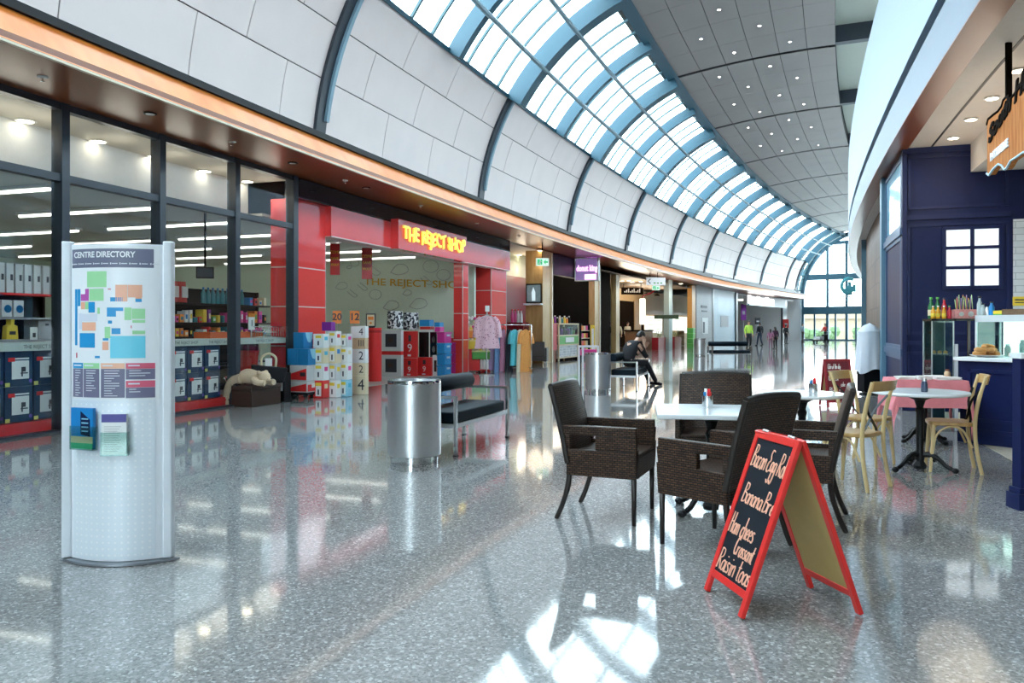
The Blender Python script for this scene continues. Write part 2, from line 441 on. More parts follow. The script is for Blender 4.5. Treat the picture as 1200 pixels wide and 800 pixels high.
for i,(r,t) in enumerate(spots):
    p=ceil(r,t,0)
    if first is None:
        first=thing('ceiling_spotlight','small round recessed spotlight in the grey metal panel ceiling','light',p,0,'spotlights in the panel ceiling')
        q=MB(); q.lathe([(.06,-.004),(.07,-.014),(.05,-.022),(.045,.0)],12); q.build('rim',MT['spot_body'],first)
        q=MB(); q.lathe([(1e-4,-.010),(.042,-.010)],12,smooth=False); q.build('lens',MT['spot'],first)
    else: dup(first,p,0)

# --- right: fascia, parapet, upper wall with added clerestory
MT['right_wall']=mat('pale upper wall',(.34,.44,.55),.45,var=.03,scale=1)
m=MB(); m.arc(RR-.06,RR,4.25,4.80,TH_BACK,TH_GL); struct(m,'trim_6',mat('blue grey fascia panel',(.13,.18,.25),.4))
m=MB(); m.arc(RR-.35,RR-.10,4.80,4.98,TH_BACK,TH_GL); struct(m,'trim_7',MT['rib_dark'])
m=MB(); m.arc(RR-.25,RR,4.98,7.22,TH_BACK,TH_GL); struct(m,'wall_right',MT['right_wall'])
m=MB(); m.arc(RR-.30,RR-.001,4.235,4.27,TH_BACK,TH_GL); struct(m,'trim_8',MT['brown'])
m=MB(); m.arc(262,RR-.28,4.25,4.45,TH_BACK,TH_GL); m2=MB()
struct(m,'ceiling_cafe',mat('cafe ceiling',(.66,.58,.52),.6))
m=MB(); m.arc(271.46,271.49,4.243,4.252,168,TH_NAVY); struct(m,'trim_9',MT['black'])
m=MB(); m.arc(267.6,RR-.1,7.0,7.15,TH_BACK,TH_GL); struct(m,'roof_terrace_floor',MT['grey'])
# upper level: back wall, added clerestory strip, beams across the gap, roof above
m=MB(); m.arc(268.8,269.0,7.1,8.6,TH_BACK,TH_GL); m.arc(268.8,269.0,11.2,12.3,TH_BACK,TH_GL)
for t in RIBS: m.arc(268.75,269.1,7.1,12.3,t+dth(1.1),t-dth(1.1))
struct(m,'wall_upper_right',MT['white'])
m=MB(); m.arc(268.86,268.9,8.6,11.2,TH_BACK,TH_GL); struct(m,'window_30',MT['sky_glass'])  # glazing added so sky light reaches the left panels from the right
m=MB(); m.arc(268.6,272.9,12.1,12.4,TH_BACK,TH_GL); struct(m,'roof_upper',mat('upper roof lining',(.50,.52,.44),.6))
m=MB(); m.arc(272.56,272.75,11.45,12.2,TH_BACK,TH_GL); struct(m,'trim_10',MT['dark'])
for t in RIBS:
    m=MB(); m.arc(268.9,272.6,11.5,12.1,t+dth(.18),t-dth(.18)); struct(m,'ceiling_beam',MT['rib_dark'])

# --- far glazed end
MT['mull']=MT['blue_steel']
def endwall(th, nm, n0):
    m=MB()
    def hb(z0,z1,r0,r1,d=.14): m.arc(r0,r1,z0,z1,th+dth(d),th-dth(d))
    hb(2.75,3.55,272,282.6,.22); hb(6.35,6.95,272,282.6,.2); hb(10.0,10.35,272,279.9,.18); hb(0,.12,272,282.6)
    for r in (282.5,280.0,278.1,276.2,274.2,272.3):
        m.arc(r-.12,r+.12,0,10.2 if r<280.2 else 8.2,th+dth(.16),th-dth(.16))
    for r in (281.3,279.2,277.2,275.2,273.2): m.arc(r-.08,r+.08,0,2.8,th+dth(.08),th-dth(.08))
    m.slab(lambda u,v,q: vault(v,u,q),[th+dth(.25),th-dth(.25)],lin(0,95,24),-.35,.05,0,True)
    f=struct(m,nm,MT['mull'])
    m=MB(); m.arc(272,282.8,0,11.4,th+dth(.012),th-dth(.012)); m.build('glass',MT['sky_glass'],parent=f)
    return f
endwall(TH_GL,'door_1',0); endwall(TH_BACK,'added_rear_glazing',0)  # unseen rear end glazed to let sky light in from behind the camera
# --- outside
m=MB(); m.box(-400,400,-400,400,-.6,-.32); struct(m,'ground_outside',MT['paving'])
# --- right wall beyond the cafe
MT['stone']=brickmat('brown stone blocks',(.15,.10,.08),(.09,.06,.05),(.06,.045,.04),.5,.62,.02,.45,.5)
m=MB(); m.arc(270.9,271.6,0,4.25,th_at(1034,271.6,True),TH_GL); struct(m,'wall_right_lower',MT['stone'])
a=th_at(1011,271.7,True); m=MB(); m.arc(271.6,271.74,0,4.25,a+dth(.07),a-dth(.07)); struct(m,'trim_11',mat('teal post',(.07,.16,.22),.35))
m=MB(); m.arc(258,272,0,12.3,TH_BACK+.02,TH_BACK+.1); m.arc(282.5,299,0,6,TH_BACK+.02,TH_BACK+.1); struct(m,'wall_back',MT['white'])
m=MB(); m.arc(257.8,258,0,12.3,TH_BACK,TH_GL); struct(m,'wall_right_outer',MT['white'])
m=MB(); m.arc(258,269.5,7.2,7.4,TH_BACK,TH_GL); struct(m,'roof_right',MT['grey'])
m=MB(); m.arc(258,272,0,12.3,TH_GL-.02,TH_GL-.1); struct(m,'wall_far_right',MT['white'])
m=MB(); m.arc(282.7,299,0,6,TH_GL-.02,TH_GL-.1); struct(m,'wall_far_left',MT['white'])
m=MB(); m.arc(298.8,299,0,5.3,TH_BACK,TH_GL); struct(m,'wall_left_outer',MT['white'])
m=MB(); m.arc(RS+.35,299,5.0,5.35,TH_BACK,TH_GL,); struct(m,'roof_left',MT['grey'])

q=MB(); q.box(10,75,112,116,-.3,3.6); q.box(20,60,111.5,112,2.6,2.9); o=struct(q,'wall_outside',mat('tan outside wall',(.20,.15,.10),.8))
rr=random.Random(12); q=MB()
for i in range(60): q.sphere((28+rr.uniform(0,26),104+rr.uniform(-1,1),.1+rr.uniform(0,.8)),rr.uniform(.4,.8),7)
o=q.build('hedge_far',mat('hedge green',(.05,.09,.03),.8)); o['kind']='stuff'; tag(o,'low green hedge outside beyond the glass doors','hedge')
# ================================================================ LEFT SIDE: SHOPS
T76,T190,T278,T346 = [th_at(p,RS) for p in (76,190,278,346)]
DM=(T76-T346)/3
MT['mullion']=mat('dark grey mullion',(.03,.04,.055),.35)
MT['shop_ceil']=mat('shop ceiling',(.60,.60,.54),.7)
MT['shop_white']=mat('shop bulkhead',(.70,.72,.74),.6)
MT['vinyl']=mat('shop vinyl floor',(.55,.54,.50),.3)
MT['shop_cream']=mat('cream lining',(.62,.58,.50),.6)
TP0=th_at(349,RS); TP1=th_at(387,RS); TP2=th_at(597,RS)
TWALL=th_at(552,RS+.4)-.05
# shop shell
m=MB(); m.arc(RS+.12,297,-.1,.004,168,TWALL); struct(m,'shop_floor',MT['vinyl'])
m=MB(); m.arc(RS+.1,RS+1.15,4.2,4.24,168,TP0); struct(m,'ceiling_shop_front',MT['shop_cream'])
m=MB(); m.arc(RS+1.15,RS+1.25,3.58,4.3,168,TP0); struct(m,'trim_12',MT['shop_white'])
m=MB(); m.arc(RS+1.25,297,3.55,3.6,168,TP0); m.arc(RS+.82,297,3.55,3.6,TP0,TWALL); struct(m,'ceiling_shop',MT['shop_ceil'])
m=MB(); m.arc(296.9,297,0,3.6,168,TWALL); struct(m,'wall_shop_back',MT['green_wall'])
wallm=MB(); wallm.arc(RS+.4,297,0,3.6,TWALL,TWALL-dth(.12)); struct(wallm,'wall_shop_end',MT['green_wall'])
m=MB(); m.arc(RS+.1,297,0,5,168.1,168); struct(m,'wall_shop_near',MT['green_wall'])
# lettering and sketch drawings on the end wall, seen from the hall
PW=pol(RS+.4,TWALL,0)
tw=R(TWALL)
def onwall(px,py,off=.01):
    # intersection with the radial wall
    t=(px-600)/FPX; d=V((math.cos(tw),math.sin(tw)))
    k=(t*PW.y-PW.x)/(d.x-t*d.y)
    p=V((PW.x+d.x*k,PW.y+d.y*k,0)); z=ZP(py,p.y)
    q=V((-math.sin(tw),math.cos(tw),0))   # direction of growing angle: toward the camera
    return V((p.x,p.y,z))+q*off
MT['gold']=mat('gold letters',(.62,.36,.02),.4)
m=MB()
a0=onwall(427,330); a1=onwall(530,334)
def wl(x,y,z,size=1.0):
    f=(x)/1.0; p=a0+(a1-a0)*f; return V((p.x,p.y,(a0.z*(1-f)+a1.z*f)+y))+V((-math.sin(tw),math.cos(tw),0))*(.015+z)
vs,fs=text_polys('THE REJECT SHOP',1,'LEFT',.0,.012,0)
wd=max(v[0] for v in vs); hh=max(v[1] for v in vs)-min(v[1] for v in vs)
m.raw([wl(x/wd*1.14,y/hh*.30,0) for x,y,z in vs],fs,0); o=m.build('wall_lettering',MT['gold']); o['kind']='stuff'; tag(o,'large gold stencil lettering across the pale green inner wall of the discount shop','lettering')
m=MB(); rs=random.Random(3)
for (u,v,s_) in ((416,308,5),(409,313,3),(468,316,10),(505,312,9),(437,318,9),(400,335,7),(425,337,6),(458,358,9),(490,356,10),(440,345,7),(477,343,5),(520,322,8),(413,345,6),(500,330,7)):
    k=rs.choice((0,1,2)); n=14
    if k==0: pts=[(u+s_*math.cos(i*2*PI/n),v+s_*.8*math.sin(i*2*PI/n)) for i in range(n+1)]
    elif k==1: pts=[(u-s_,v-s_*.6),(u+s_*.3,v+s_*.5),(u+s_,v+s_*.2),(u+s_*.5,v-s_*.2),(u-s_*.5,v-s_)]
    else: pts=[(u-s_,v+s_*.3),(u-s_*.2,v-s_*.6),(u+s_*.8,v-s_*.5),(u+s_,v+s_*.2),(u-s_*.1,v+s_*.6),(u-s_,v+s_*.3)]
    m.tube(smooth([onwall(*p) for p in pts],3),.008,4)
o=m.build('wall_drawing',MT['grey']); o['kind']='stuff'; tag(o,'thin grey line drawings scattered over the pale green inner wall','wall drawing')
# fluorescent strips (radial rows) and round downlights behind the glass
def strip(th,r0,r1,z,lab,grp):
    o=thing('fluorescent_light',lab,'light',pol((r0+r1)/2,th,z+.018),hall_rot(th),grp)
    l=(r1-r0)/2
    q=MB(); q.box(-.09,.09,-l,l,-.02,.03); q.build('housing',MT['white'],o)
    q=MB(); q.tube([(0,-l+.03,-.035),(0,l-.03,-.035)],.034,8); q.build('tube',MT['tube'],o)
for i in range(7):
    t=th_at(20,RS+4,False)+.25-i*.42
    for j,(ra,rb) in enumerate(((284.4,287.6),(288.4,291.6),(292.4,295.6))):
        strip(t,ra,rb,3.5,'long white fluorescent tube light on the shop ceiling behind the glass','fluorescent lights in the shop')
first=None
for px,py in ((-20,128),(30,141),(115,165),(182,183),(240,200),(290,212)):
    z=4.2; Y=(z-EYE)*FPX/(HY-py); p=V(((px-600)/FPX*Y,Y,z-.002))
    if first is None:
        first=thing('downlight','round white downlight in the strip of cream ceiling behind the shop glass','light',p,0,'downlights behind the shop glass')
        q=MB(); q.lathe([(.13,0),(.14,-.012),(.10,-.016)],20); q.build('rim',MT['white'],first)
        q=MB(); q.lathe([(1e-4,-.020),(.10,-.018)],20,smooth=False); q.build('lens',MT['lamp'],first)
    else: dup(first,p,0)
    dl=bpy.data.lights.new('lamp_light','POINT'); dl.energy=1.7; dl.color=(1,.93,.8); dl.shadow_soft_size=.25; do=bpy.data.objects.new('lamp_light',dl); COL.objects.link(do); do.location=p-V((0,0,.32))+V((.42,-.14,0))
# glazing bays
ms=[T76+DM*k for k in (4,3,2,1)]+[T76,T190,T278,T346]
for k in range(len(ms)):
    t=ms[k]; w=.06 if k<len(ms)-1 else .075
    q=MB(); q.arc(RS-.02,RS+.16,0,4.26,t+dth(w),t-dth(w)); fr=struct(q,'window_%d'%(k+31),MT['mullion'])
    if k<len(ms)-1:
        t2=ms[k+1]
        q=MB(); q.arc(RS,RS+.12,3.24,3.34,t,t2); q.arc(RS,RS+.12,4.17,4.26,t,t2); q.arc(RS,RS+.12,.0,.03,t,t2); q.build('frame',MT['mullion'],fr)
        q=MB(); q.arc(RS+.05,RS+.058,.03,3.24,t,t2); q.arc(RS+.05,RS+.058,3.34,4.17,t,t2); q.build('glass',MT['glass'],fr)
# red portal
MT['joint']=mat('white joint strip',(.75,.55,.52),.4)
port=thing('shop_portal','red gloss glass shop portal around the open discount shop entrance','shopfront',pol(RS,TP1,0),0)
def pc(name,mb,mm): 
    # parts are modelled in world space, then moved under the portal
    o=mb.build(name,mm,port); o.location=-port.location; return o
q=MB(); q.arc(RS+.12,RS+.62,.004,3.86,TP0,TP1); pc('column',q,MT['red_glass'])
tc0,tc1=th_at(547,RS),th_at(553,RS)
q=MB(); q.arc(RS+.12,RS+.42,.004,3.26,tc0,tc1); pc('column',q,MT['red_glass'])
td0,td1=th_at(580,RS),TP2
q=MB(); q.arc(RS+.12,RS+.78,.004,3.26,td0,td1); pc('column',q,MT['red_glass'])
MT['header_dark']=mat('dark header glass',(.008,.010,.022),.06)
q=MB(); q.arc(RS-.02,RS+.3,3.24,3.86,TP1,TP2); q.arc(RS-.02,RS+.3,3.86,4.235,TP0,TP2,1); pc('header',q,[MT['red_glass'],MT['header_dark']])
q=MB()
for (ta,tb,d) in ((TP0,TP1,.625),(tc0,tc1,.425),(td0,td1,.785)):
    for z in (.99,1.76,2.53):
        q.arc(RS+.117,RS+d,z-.012,z+.012,ta+dth(.003),tb-dth(.003))
    q.arc(RS+.116,RS+.14,.01,3.24,ta+dth(.02),ta); q.arc(RS+.116,RS+.14,.01,3.24,tb,tb-dth(.02))
q.arc(RS-.024,RS+.3,3.225,3.25,TP1,TP2)
pc('joint_strip',q,MT['joint'])
# second, inner red wall to the right of the thin column
# sign box
ts0,ts1=th_at(466,RS-.2),th_at(546,RS-.2)
q=MB(); q.arc(RS-.22,RS,3.22,3.93,ts0,ts1); sg=thing('shop_sign','red sign box with glowing yellow lettering on the red shop portal','sign',pol(RS-.2,ts0,3.5))
o=q.build('sign_box',MT['red_glass'],sg); o.location=-sg.location
q=MB(); vs,fs=text_polys('THE REJECT SHOP',1,'LEFT',.02,.02,0)
xs=[v[0] for v in vs]; ys=[v[1] for v in vs]; x0,x1,y0,y1=min(xs),max(xs),min(ys),max(ys)
ta,tb=th_at(470,RS-.2),th_at(543,RS-.2)
def sgn(v):
    f=(v[0]-x0)/(x1-x0); g=(v[1]-y0)/(y1-y0); jig=.035*math.sin(f*40)
    return pol(RS-.23-v[2]-.03, ta+(tb-ta)*f, 3.34+.46*g+jig)
q.raw([sgn(v) for v in vs],fs,0); o=q.build('lettering',mat('yellow lit letters',(.9,.8,.1),.4,emit=(1,.85,.12),es=.22),sg); o.location=-sg.location
# hanging banners inside the entrance
for i,(pa,pb,pt,pbm,lab) in enumerate(((387,398,285,322,'red hanging banner with yellow lettering just inside the shop entrance column'),(424,436,290,327,'red hanging banner with yellow lettering in the middle of the shop entrance'))):
    r0=RS+.8; p0=V(((pa-600)/FPX,1,0)); t=th_at((pa+pb)/2,r0); c=pol(r0,t,0); Y=c.y
    b=thing('hanging_banner',lab,'banner',V((c.x,c.y,ZP(pbm,Y))),R(8)); wv=(pb-pa)/FPX*Y/2; h=(pbm-pt)/FPX*Y
    q=MB(); q.slab(lambda u,v,w: V((u*wv, .02*math.sin(v*3)+w, v*h)), lin(-1,1,4), lin(0,1,8),0,.008); q.build('cloth',MT['red_deep'],b)
    q=MB()
    for j,tx in enumerate(('COME','SAVE','WAY')):
        q.text(tx,wv*.8,lambda x,y,z: V((x*.9,-.012-z+.02*math.sin((.72-.2*j)*3),h*(.72-.2*j)+y)),0)
    q.build('lettering',MT['yellow'],b)
    q=MB(); q.tube([(-wv,0,h),(wv,0,h)],.012,6); q.tube([(0,0,h),(0,0,3.54-ZP(pbm,Y))],.006,5); q.build('rod',MT['steel'],b)

# ---------- generic helper: a box whose nearest upright edge is at pixel column pxc
def boxdims(pxc,pyb,pxl,pxr,Y=None,r=None):
    if Y is None: p=G(pxc,pyb)
    elif r is not None: p=pol(r,th_at(pxc,r))
    else: p=V(((pxc-600)/FPX*Y,Y,0))
    th=theta(p); tx=V((math.sin(R(th)),-math.cos(R(th)),0)); rx=V((math.cos(R(th)),math.sin(R(th)),0))
    def solve(d,px):
        t=(px-600)/FPX; return (t*p.y-p.x)/(d.x-t*d.y)
    return p,th,solve(tx,pxr),solve(rx,pxl)
def carton(name,label,cat,pxc,pxl,pxr,pyt,pyb,mm,base=None,z0=None,group=None,deco=None,lab2=None,bev=.006,ext=None):
    """box with nearest edge at pxc; base = (px,py) of its stack's floor contact; returns (obj,p,l,d,h)"""
    if base is None: base=(pxc,pyb)
    Y=G(*base).y
    p,th,l,d=boxdims(pxc,None,pxl,pxr,Y=Y)
    if ext: l=ext
    zb=ZP(pyb,Y) if z0 is None else z0
    zb=max(zb,0.0); h=ZP(pyt,Y)-zb
    o=thing(name,label,cat,V((p.x,p.y,zb)),hall_rot(th),group)
    q=MB(); q.box(0,l,0,d,.001,h-.001); q.build('carton' if deco else 'body',mm,o,bevel=bev)
    return o,l,d,h
def flat(o,name,x0,x1,z0,z1,mm,d=None,side='end',t=.004):
    """a thin panel on the near end ('end', facing the camera: -x) or the front (facing the hall: -y)"""
    q=MB()
    if side=='end': q.box(-t,0.0005,x0,x1,z0,z1)
    else: q.box(x0,x1,-t,0.0005,z0,z1)
    return q.build(name,mm,o)
def flattext(o,name,body,size,c,z,mm,side='end',t=.006,al='CENTER'):
    q=MB()
    if side=='end': q.text(body,size,lambda x,y,zz: V((-t,c-x,z+y)),0,al)
    else: q.text(body,size,lambda x,y,zz: V((c+x,-t,z+y)),0,al)
    return q.build(name,mm,o)

# ---------- window display of boxed goods behind the glass
MT['navybox']=mat('navy carton',(.008,.04,.10),.4); MT['pricey']=mat('yellow tag',(.75,.75,.2),.5)
MT['lblpurple']=mat('purple dot',(.2,.1,.5),.5)
RD=RS+.22
q=MB(); q.arc(RD-.06,RD+.5,.004,.16,T76+DM*2.5,T278-.05); struct(q,'baseboard_left',MT['red'])
q=MB(); q.arc(RD-.05,RD+.5,1.055,1.16,T76+DM*2.5,th_at(345,RD)); led=struct(q,'trim_13',mat('pale display ledge',(.60,.64,.58),.4))
def ledtext(px):
    t0=th_at(px,RD-.06); vs,fs=text_polys('THE REJECT SHOP',.065,'LEFT',0,0,0)
    q=MB(); q.raw([pol(RD-.054,t0-dth(x),1.105+y) for x,y,z in vs],fs); q.build('lettering',MT['ink'],led)
for px in (28,92,205,245,300): ledtext(px)
boxw=.40; proto=None
def navybox(t,z,lab):
    global proto
    p=pol(RD,t,z); rz=hall_rot(t)
    if proto is None:
        o=thing('boxed_chair',lab,'box',p,rz,'navy boxes behind the shop window')
        q=MB(); q.box(-.19,.19,0,.34,.001,.44); q.build('carton',MT['navybox'],o,bevel=.005)
        q=MB(); q.box(-.10,.14,-.003,.001,.09,.32); q.build('label_panel',MT['paper'],o)
        q=MB(); q.box(-.10,.14,-.004,.001,.335,.355); q.build('title_strip',MT['paper'],o)
        q=MB(); q.box(.03,.09,-.006,-.002,.18,.24); q.box(.02,.12,-.006,-.002,.155,.17); q.box(.03,.05,-.006,-.002,.12,.18); q.build('printed_picture',MT['ink'],o)
        q=MB(); q.box(-.15,-.06,-.006,.001,.31,.36); q.build('corner_flash',MT['red'],o)
        q=MB(); q.lathe([(1e-4,0),(.025,0)],10,M=Matrix.Translation((.16,-.005,.06))@Matrix.Rotation(R(90),4,'X')); q.build('round_sticker',MT['lblpurple'],o)
        q=MB(); q.box(-.19,-.13,-.006,.001,.0,.05); q.build('price_sticker',MT['pricey'],o)
        proto=o
    else: o=dup(proto,p,rz,lab)
    return o
tt=T76+DM*1.2; k=0
while tt>T278+.03:
    for z in (.17,.615): navybox(tt,z,'navy boxed chair with white picture label in the two rows behind the shop glass')
    tt-=dth(.395)
# white promo label on one box
# ---------- shelves with goods behind the window
def gondola(t0,t1,r,shelves,lab):
    o=thing('shelf_unit',lab,'shelf',pol(r,(t0+t1)/2,0)); 
    q=MB(); q.arc(r+.42,r+.46,.0,2.15,t0,t1); 
    for t in (t0,t1): q.arc(r+.36,r+.46,0,2.15,t+dth(.02),t-dth(.02))
    a=q.build('back_panel',MT['dark'],o); a.location=-o.location
    for z,mm in shelves:
        q=MB(); q.arc(r,r+.44,z-.03,z,t0,t1); a=q.build('shelf',mm,o); a.location=-o.location
    return o
gr=RS+1.9
ta,tb=th_at(-40,gr),th_at(72,gr)
gondola(ta,tb,gr,((.55,MT['dark']),(1.17,MT['grey']),(1.50,MT['grey']),(1.86,MT['red'])),'dark shelving unit with a red top shelf behind the leftmost window')
def pack(name,lab,cat,t,r,z,w,d,h,mm,group,parts=()):
    o=thing(name,lab,cat,pol(r,t,z),hall_rot(t),group)
    q=MB(); q.box(-w/2,w/2,0,d,.001,h); q.build('carton',mm,o,bevel=.004)
    for (nm,x0,x1,z0,z1,m2) in parts:
        q=MB(); q.box(x0*w,x1*w,-.004,.001,z0*h,z1*h); q.build(nm,m2,o)
    return o
MT['greywhite']=mat('off white carton',(.62,.63,.63),.5)
for i in range(9):
    t=th_at(-18+i*10.6,gr)
    pack('white_carton','white carton with a dark round logo in the row along the red top shelf','box',t,gr+.03,1.862,.118,.3,.44,MT['greywhite'],'white cartons on the red shelf',(('logo',.02,.34,.42,.62,MT['ink']),))
for px,lb in ((10,'first'),(24,'second')):
    t=th_at(px,gr); o=pack('fan_box','white box with a printed blue fan, %s on the window shelf'%('nearer the corner' if px==10 else 'next to the grey bin'),'box',t,gr+.03,1.505,.16,.25,.25,MT['greywhite'],None)
    q=MB(); q.lathe([(1e-4,0),(.06,0)],14,M=Matrix.Translation((.01,-.005,.12))@Matrix.Rotation(R(90),4,'X')); q.build('printed_fan',MT['blue'],o)
o=pack('storage_bin','pale grey lidded storage bin beside the dark window post','bin',th_at(58,gr),gr+.05,1.174,.30,.3,.29,MT['grey'],None,(('handle',-.1,.1,.7,.82,MT['ink']),))
o=pack('price_card','white price card with black figures in front of the grey bin','sign',th_at(40,gr-.1),gr-.1,1.165,.12,.02,.19,MT['paper'],None,(('figures',-.2,.2,.2,.55,MT['ink']),))
o=thing('yellow_bag','yellow carrier bag with a black logo on the shelf by the window','bag',pol(gr+.02,th_at(16,gr),1.174),hall_rot(th_at(16,gr)))
q=MB(); q.prism([(-.10,0,0),(.10,0,0),(.085,0,.2),(.03,0,.22),(.04,0,.30),(-.03,0,.30),(-.03,0,.22),(-.085,0,.2)],(0,.1,0)); q.build('bag_body',MT['yellow'],o,bevel=.01)
q=MB(); q.box(-.05,.05,-.004,.001,.07,.12); q.build('logo',MT['ink'],o)
for i in range(6):
    t=th_at(4+i*9.5,gr-.25); o=thing('clamp_lamp','yellow framed work light in the row on the window ledge','lamp',pol(RD+.28,t,1.16),hall_rot(t),'work lights on the ledge')
    q=MB(); q.tube(smooth([(-.05,0,0),(-.055,0,.12),(0,0,.15),(.055,0,.12),(.05,0,0)],4),.009,6); q.build('frame',MT['yellow'],o)
    q=MB(); q.box(-.04,.04,-.01,.02,.02,.10); q.build('price_tag',MT['paper'],o)
# right-hand part of the window: packs, bottles, jumble of small goods
g2=RS+2.2
ta,tb=th_at(196,g2),th_at(318,g2)
gondola(ta,tb,g2,((.6,MT['dark']),(1.17,MT['dark']),(1.45,MT['dark']),(1.84,MT['dark'])),'dark shelving unit full of small goods behind the window by the hanging screen')
MT['bagred']=mat('red and white pack',(.62,.05,.04),.4); MT['teal']=mat('teal plastic',(.02,.20,.24),.3)
for i,px in enumerate((203,213.5,224)):
    t=th_at(px,g2); o=thing('pet_food_bag','red and white pillow pack leaning in a row on the top shelf','bag',pol(g2+.1,t,1.842),hall_rot(t),'red packs on the top shelf')
    q=MB(); q.slab(lambda u,v,w: V((u*.12,.10-.05*w*(1-u*u)*(1-(2*v-1)**2)+v*.04,v*.42)),lin(-1,1,6),lin(0,1,7),-1,1); q.build('bag_body',MT['bagred'],o)
    q=MB(); q.box(-.08,.08,.045,.06,.10,.32); q.build('label_panel',MT['paper'],o)
for i in range(9):
    t=th_at(243+i*5.6,g2); o=thing('blue_bottle','blue plastic bottle in the row on the top shelf by the window post','bottle',pol(g2+.1,t,1.842),hall_rot(t),'blue bottles on the top shelf')
    q=MB(); q.lathe([(.045,0),(.048,.02),(.048,.2),(.03,.26),(.016,.29)],10); q.build('bottle_body',MT['teal'],o)
    q=MB(); q.lathe([(.02,.285),(.02,.33)],8); q.build('cap',MT['blue'],o)
rj=random.Random(5); cols=[MT[k] for k in ('red','orange','yellow','green','blue','pink','paper','dark','purple','teal','creambox')]
for row,(z,hm) in enumerate(((1.452,.27),(1.172,.2),(1.842,.2))):
    px=200.0
    while px<314:
        t=th_at(px,g2)
        if not (row==2 and px<296):
            w=rj.uniform(.07,.13); h=rj.uniform(.09,hm)
            pack('toy_box','small bright boxed toy among the jumble on the shelves behind the glass','box',t,g2+.06,z,w*.9,.2,h,rj.choice(cols),'small boxed goods behind the glass',(('label_panel',-.3,.3,.3,.7,rj.choice(cols)),))
        px+=5.4
for px,bx in ((271,'nearer the window post'),(295,'nearer the red column')):
    t=th_at(px,RS+.5); o=thing('price_sign','white price sign with an orange top and a black 1, %s'%bx,'sign',pol(RS+.5,t,1.305),hall_rot(t))
    q=MB(); q.box(-.09,.09,0,.012,.0,.24); q.build('card',MT['paper'],o)
    q=MB(); q.box(-.09,.09,-.004,.001,.24,.31); q.build('header',MT['orange'],o)
    q=MB(); q.text('1',.16,lambda x,y,z: V((x,-.006,.12+y)),0,off=.004); q.build('figure',MT['ink'],o)
    q=MB(); q.tube([(0,.006,-.14),(0,.006,0)],.008,6); q.build('post',MT['steel'],o)
t0,t1=th_at(238,RS+.75),th_at(300,RS+.75)
q=MB(); q.arc(RS+.6,RS+.95,1.16,1.27,t0,t1); o=q.build('orange_tray',mat('orange tray',(.75,.14,.04),.4)); tag(o,'long low orange tray on the ledge behind the window','tray')
# hanging monitor
t=th_at(240,RS+1.6); c=pol(RS+1.6,t,0); Y=c.y
o=thing('hanging_monitor','small black screen hanging from a ceiling pole behind the shop window','monitor',V((c.x,c.y,ZP(326,Y))),R(15))
q=MB(); q.box(-.16,.16,0,.09,0,.22); q.build('casing',MT['black'],o,bevel=.01)
q=MB(); q.box(-.135,.135,-.004,.001,.03,.19); q.build('screen',mat('dim screen',(.05,.06,.07),.15),o)
q=MB(); q.tube([(0,.05,.21),(0,.05,3.56-ZP(326,Y))],.02,8); q.build('pole',MT['black'],o)
# ================================================================ SHOPS FURTHER ALONG THE LEFT SIDE
def TT(px,r=RS): return th_at(px,r)
def lampdisc(px,py,z,lab,grp,r=.11,mm=None):
    Y=(z-EYE)*FPX/(HY-py); p=V(((px-600)/FPX*Y,Y,z-.002))
    o=thing('downlight',lab,'light',p,0,grp)
    q=MB(); q.lathe([(r,0),(r*1.15,-.015),(r*.8,-.02)],14); q.build('rim',MT['white'],o)
    q=MB(); q.lathe([(1e-4,-.026),(r*.8,-.022)],14,smooth=False); q.build('lens',mm or MT['lamp'],o)
    return p
def glow(p,pw,col=(1,.85,.65),rad_=.12):
    l=bpy.data.lights.new('lamp_light','POINT'); l.energy=pw; l.color=col; l.shadow_soft_size=max(rad_,.5)
    o=bpy.data.objects.new('lamp_light',l); COL.objects.link(o); o.location=p; return o
E2=TT(703)
# shop with the donut counter
q=MB(); q.arc(RS+.2,293,4.22,4.26,TP2-dth(.06),E2); struct(q,'ceiling_counter_shop',MT['cream'])
q=MB(); q.arc(292.9,293,0,4.3,TP2,E2); struct(q,'wall_counter_shop_back',MT['shop_white'])
q=MB(); q.arc(RS+.82,293,0,4.2,TP2-dth(.01),TP2-dth(.07)); struct(q,'wall_counter_shop_near',MT['maroon'])
for px,py in ((621,297),(609,298),(657,303),(666,305),(633,293),(651,309)):
    p=lampdisc(px,py,4.22,'round warm downlight in the cream ceiling of the donut counter','downlights of the counter shop')
    glow(p-V((0,0,.6)),7)
r=RS+1.5
q=MB(); q.arc(r,r+.1,0,3.34,TP2,TT(616,r)); struct(q,'wall_maroon',MT['maroon'])
q=MB(); q.arc(r,r+.05,3.34,4.22,TP2,TT(616,r)); struct(q,'window_50',mat('pale green glass panel',(.42,.48,.38),.2))
# tan pillar with screen niche
def block(name,label,cat,pxc,pxl,pxr,zt,mm,Y,z0=.004,kind=None):
    p,th,l,d=boxdims(pxc,None,pxl,pxr,Y=Y)
    o=thing(name,label,cat,V((p.x,p.y,z0)),hall_rot(th))
    q=MB(); q.box(0,l,0,d,0,zt-z0); q.build('body',mm,o); 
    if kind: o['kind']=kind
    return o,l,d
YP=pol(RS,TT(636)).y
o,l,d=block('pillar','tan laminate pillar with a wall screen beside the maroon wall','pillar',636,616,646,4.22,MT['tan'],YP)
q=MB(); q.box(l,l+.12,-.03,.2,0,4.2); q.build('corner_post',MT['fascia_lip'],o)
o2=thing('wall_screen','flat screen showing a pale figure, fixed to the tan pillar','screen',o.location+V((0,0,ZP(355,YP))),o.rotation_euler.z)
q=MB(); q.box(-.05,-.001,.03,d-.03,0,.72); q.build('casing',MT['black'],o2)
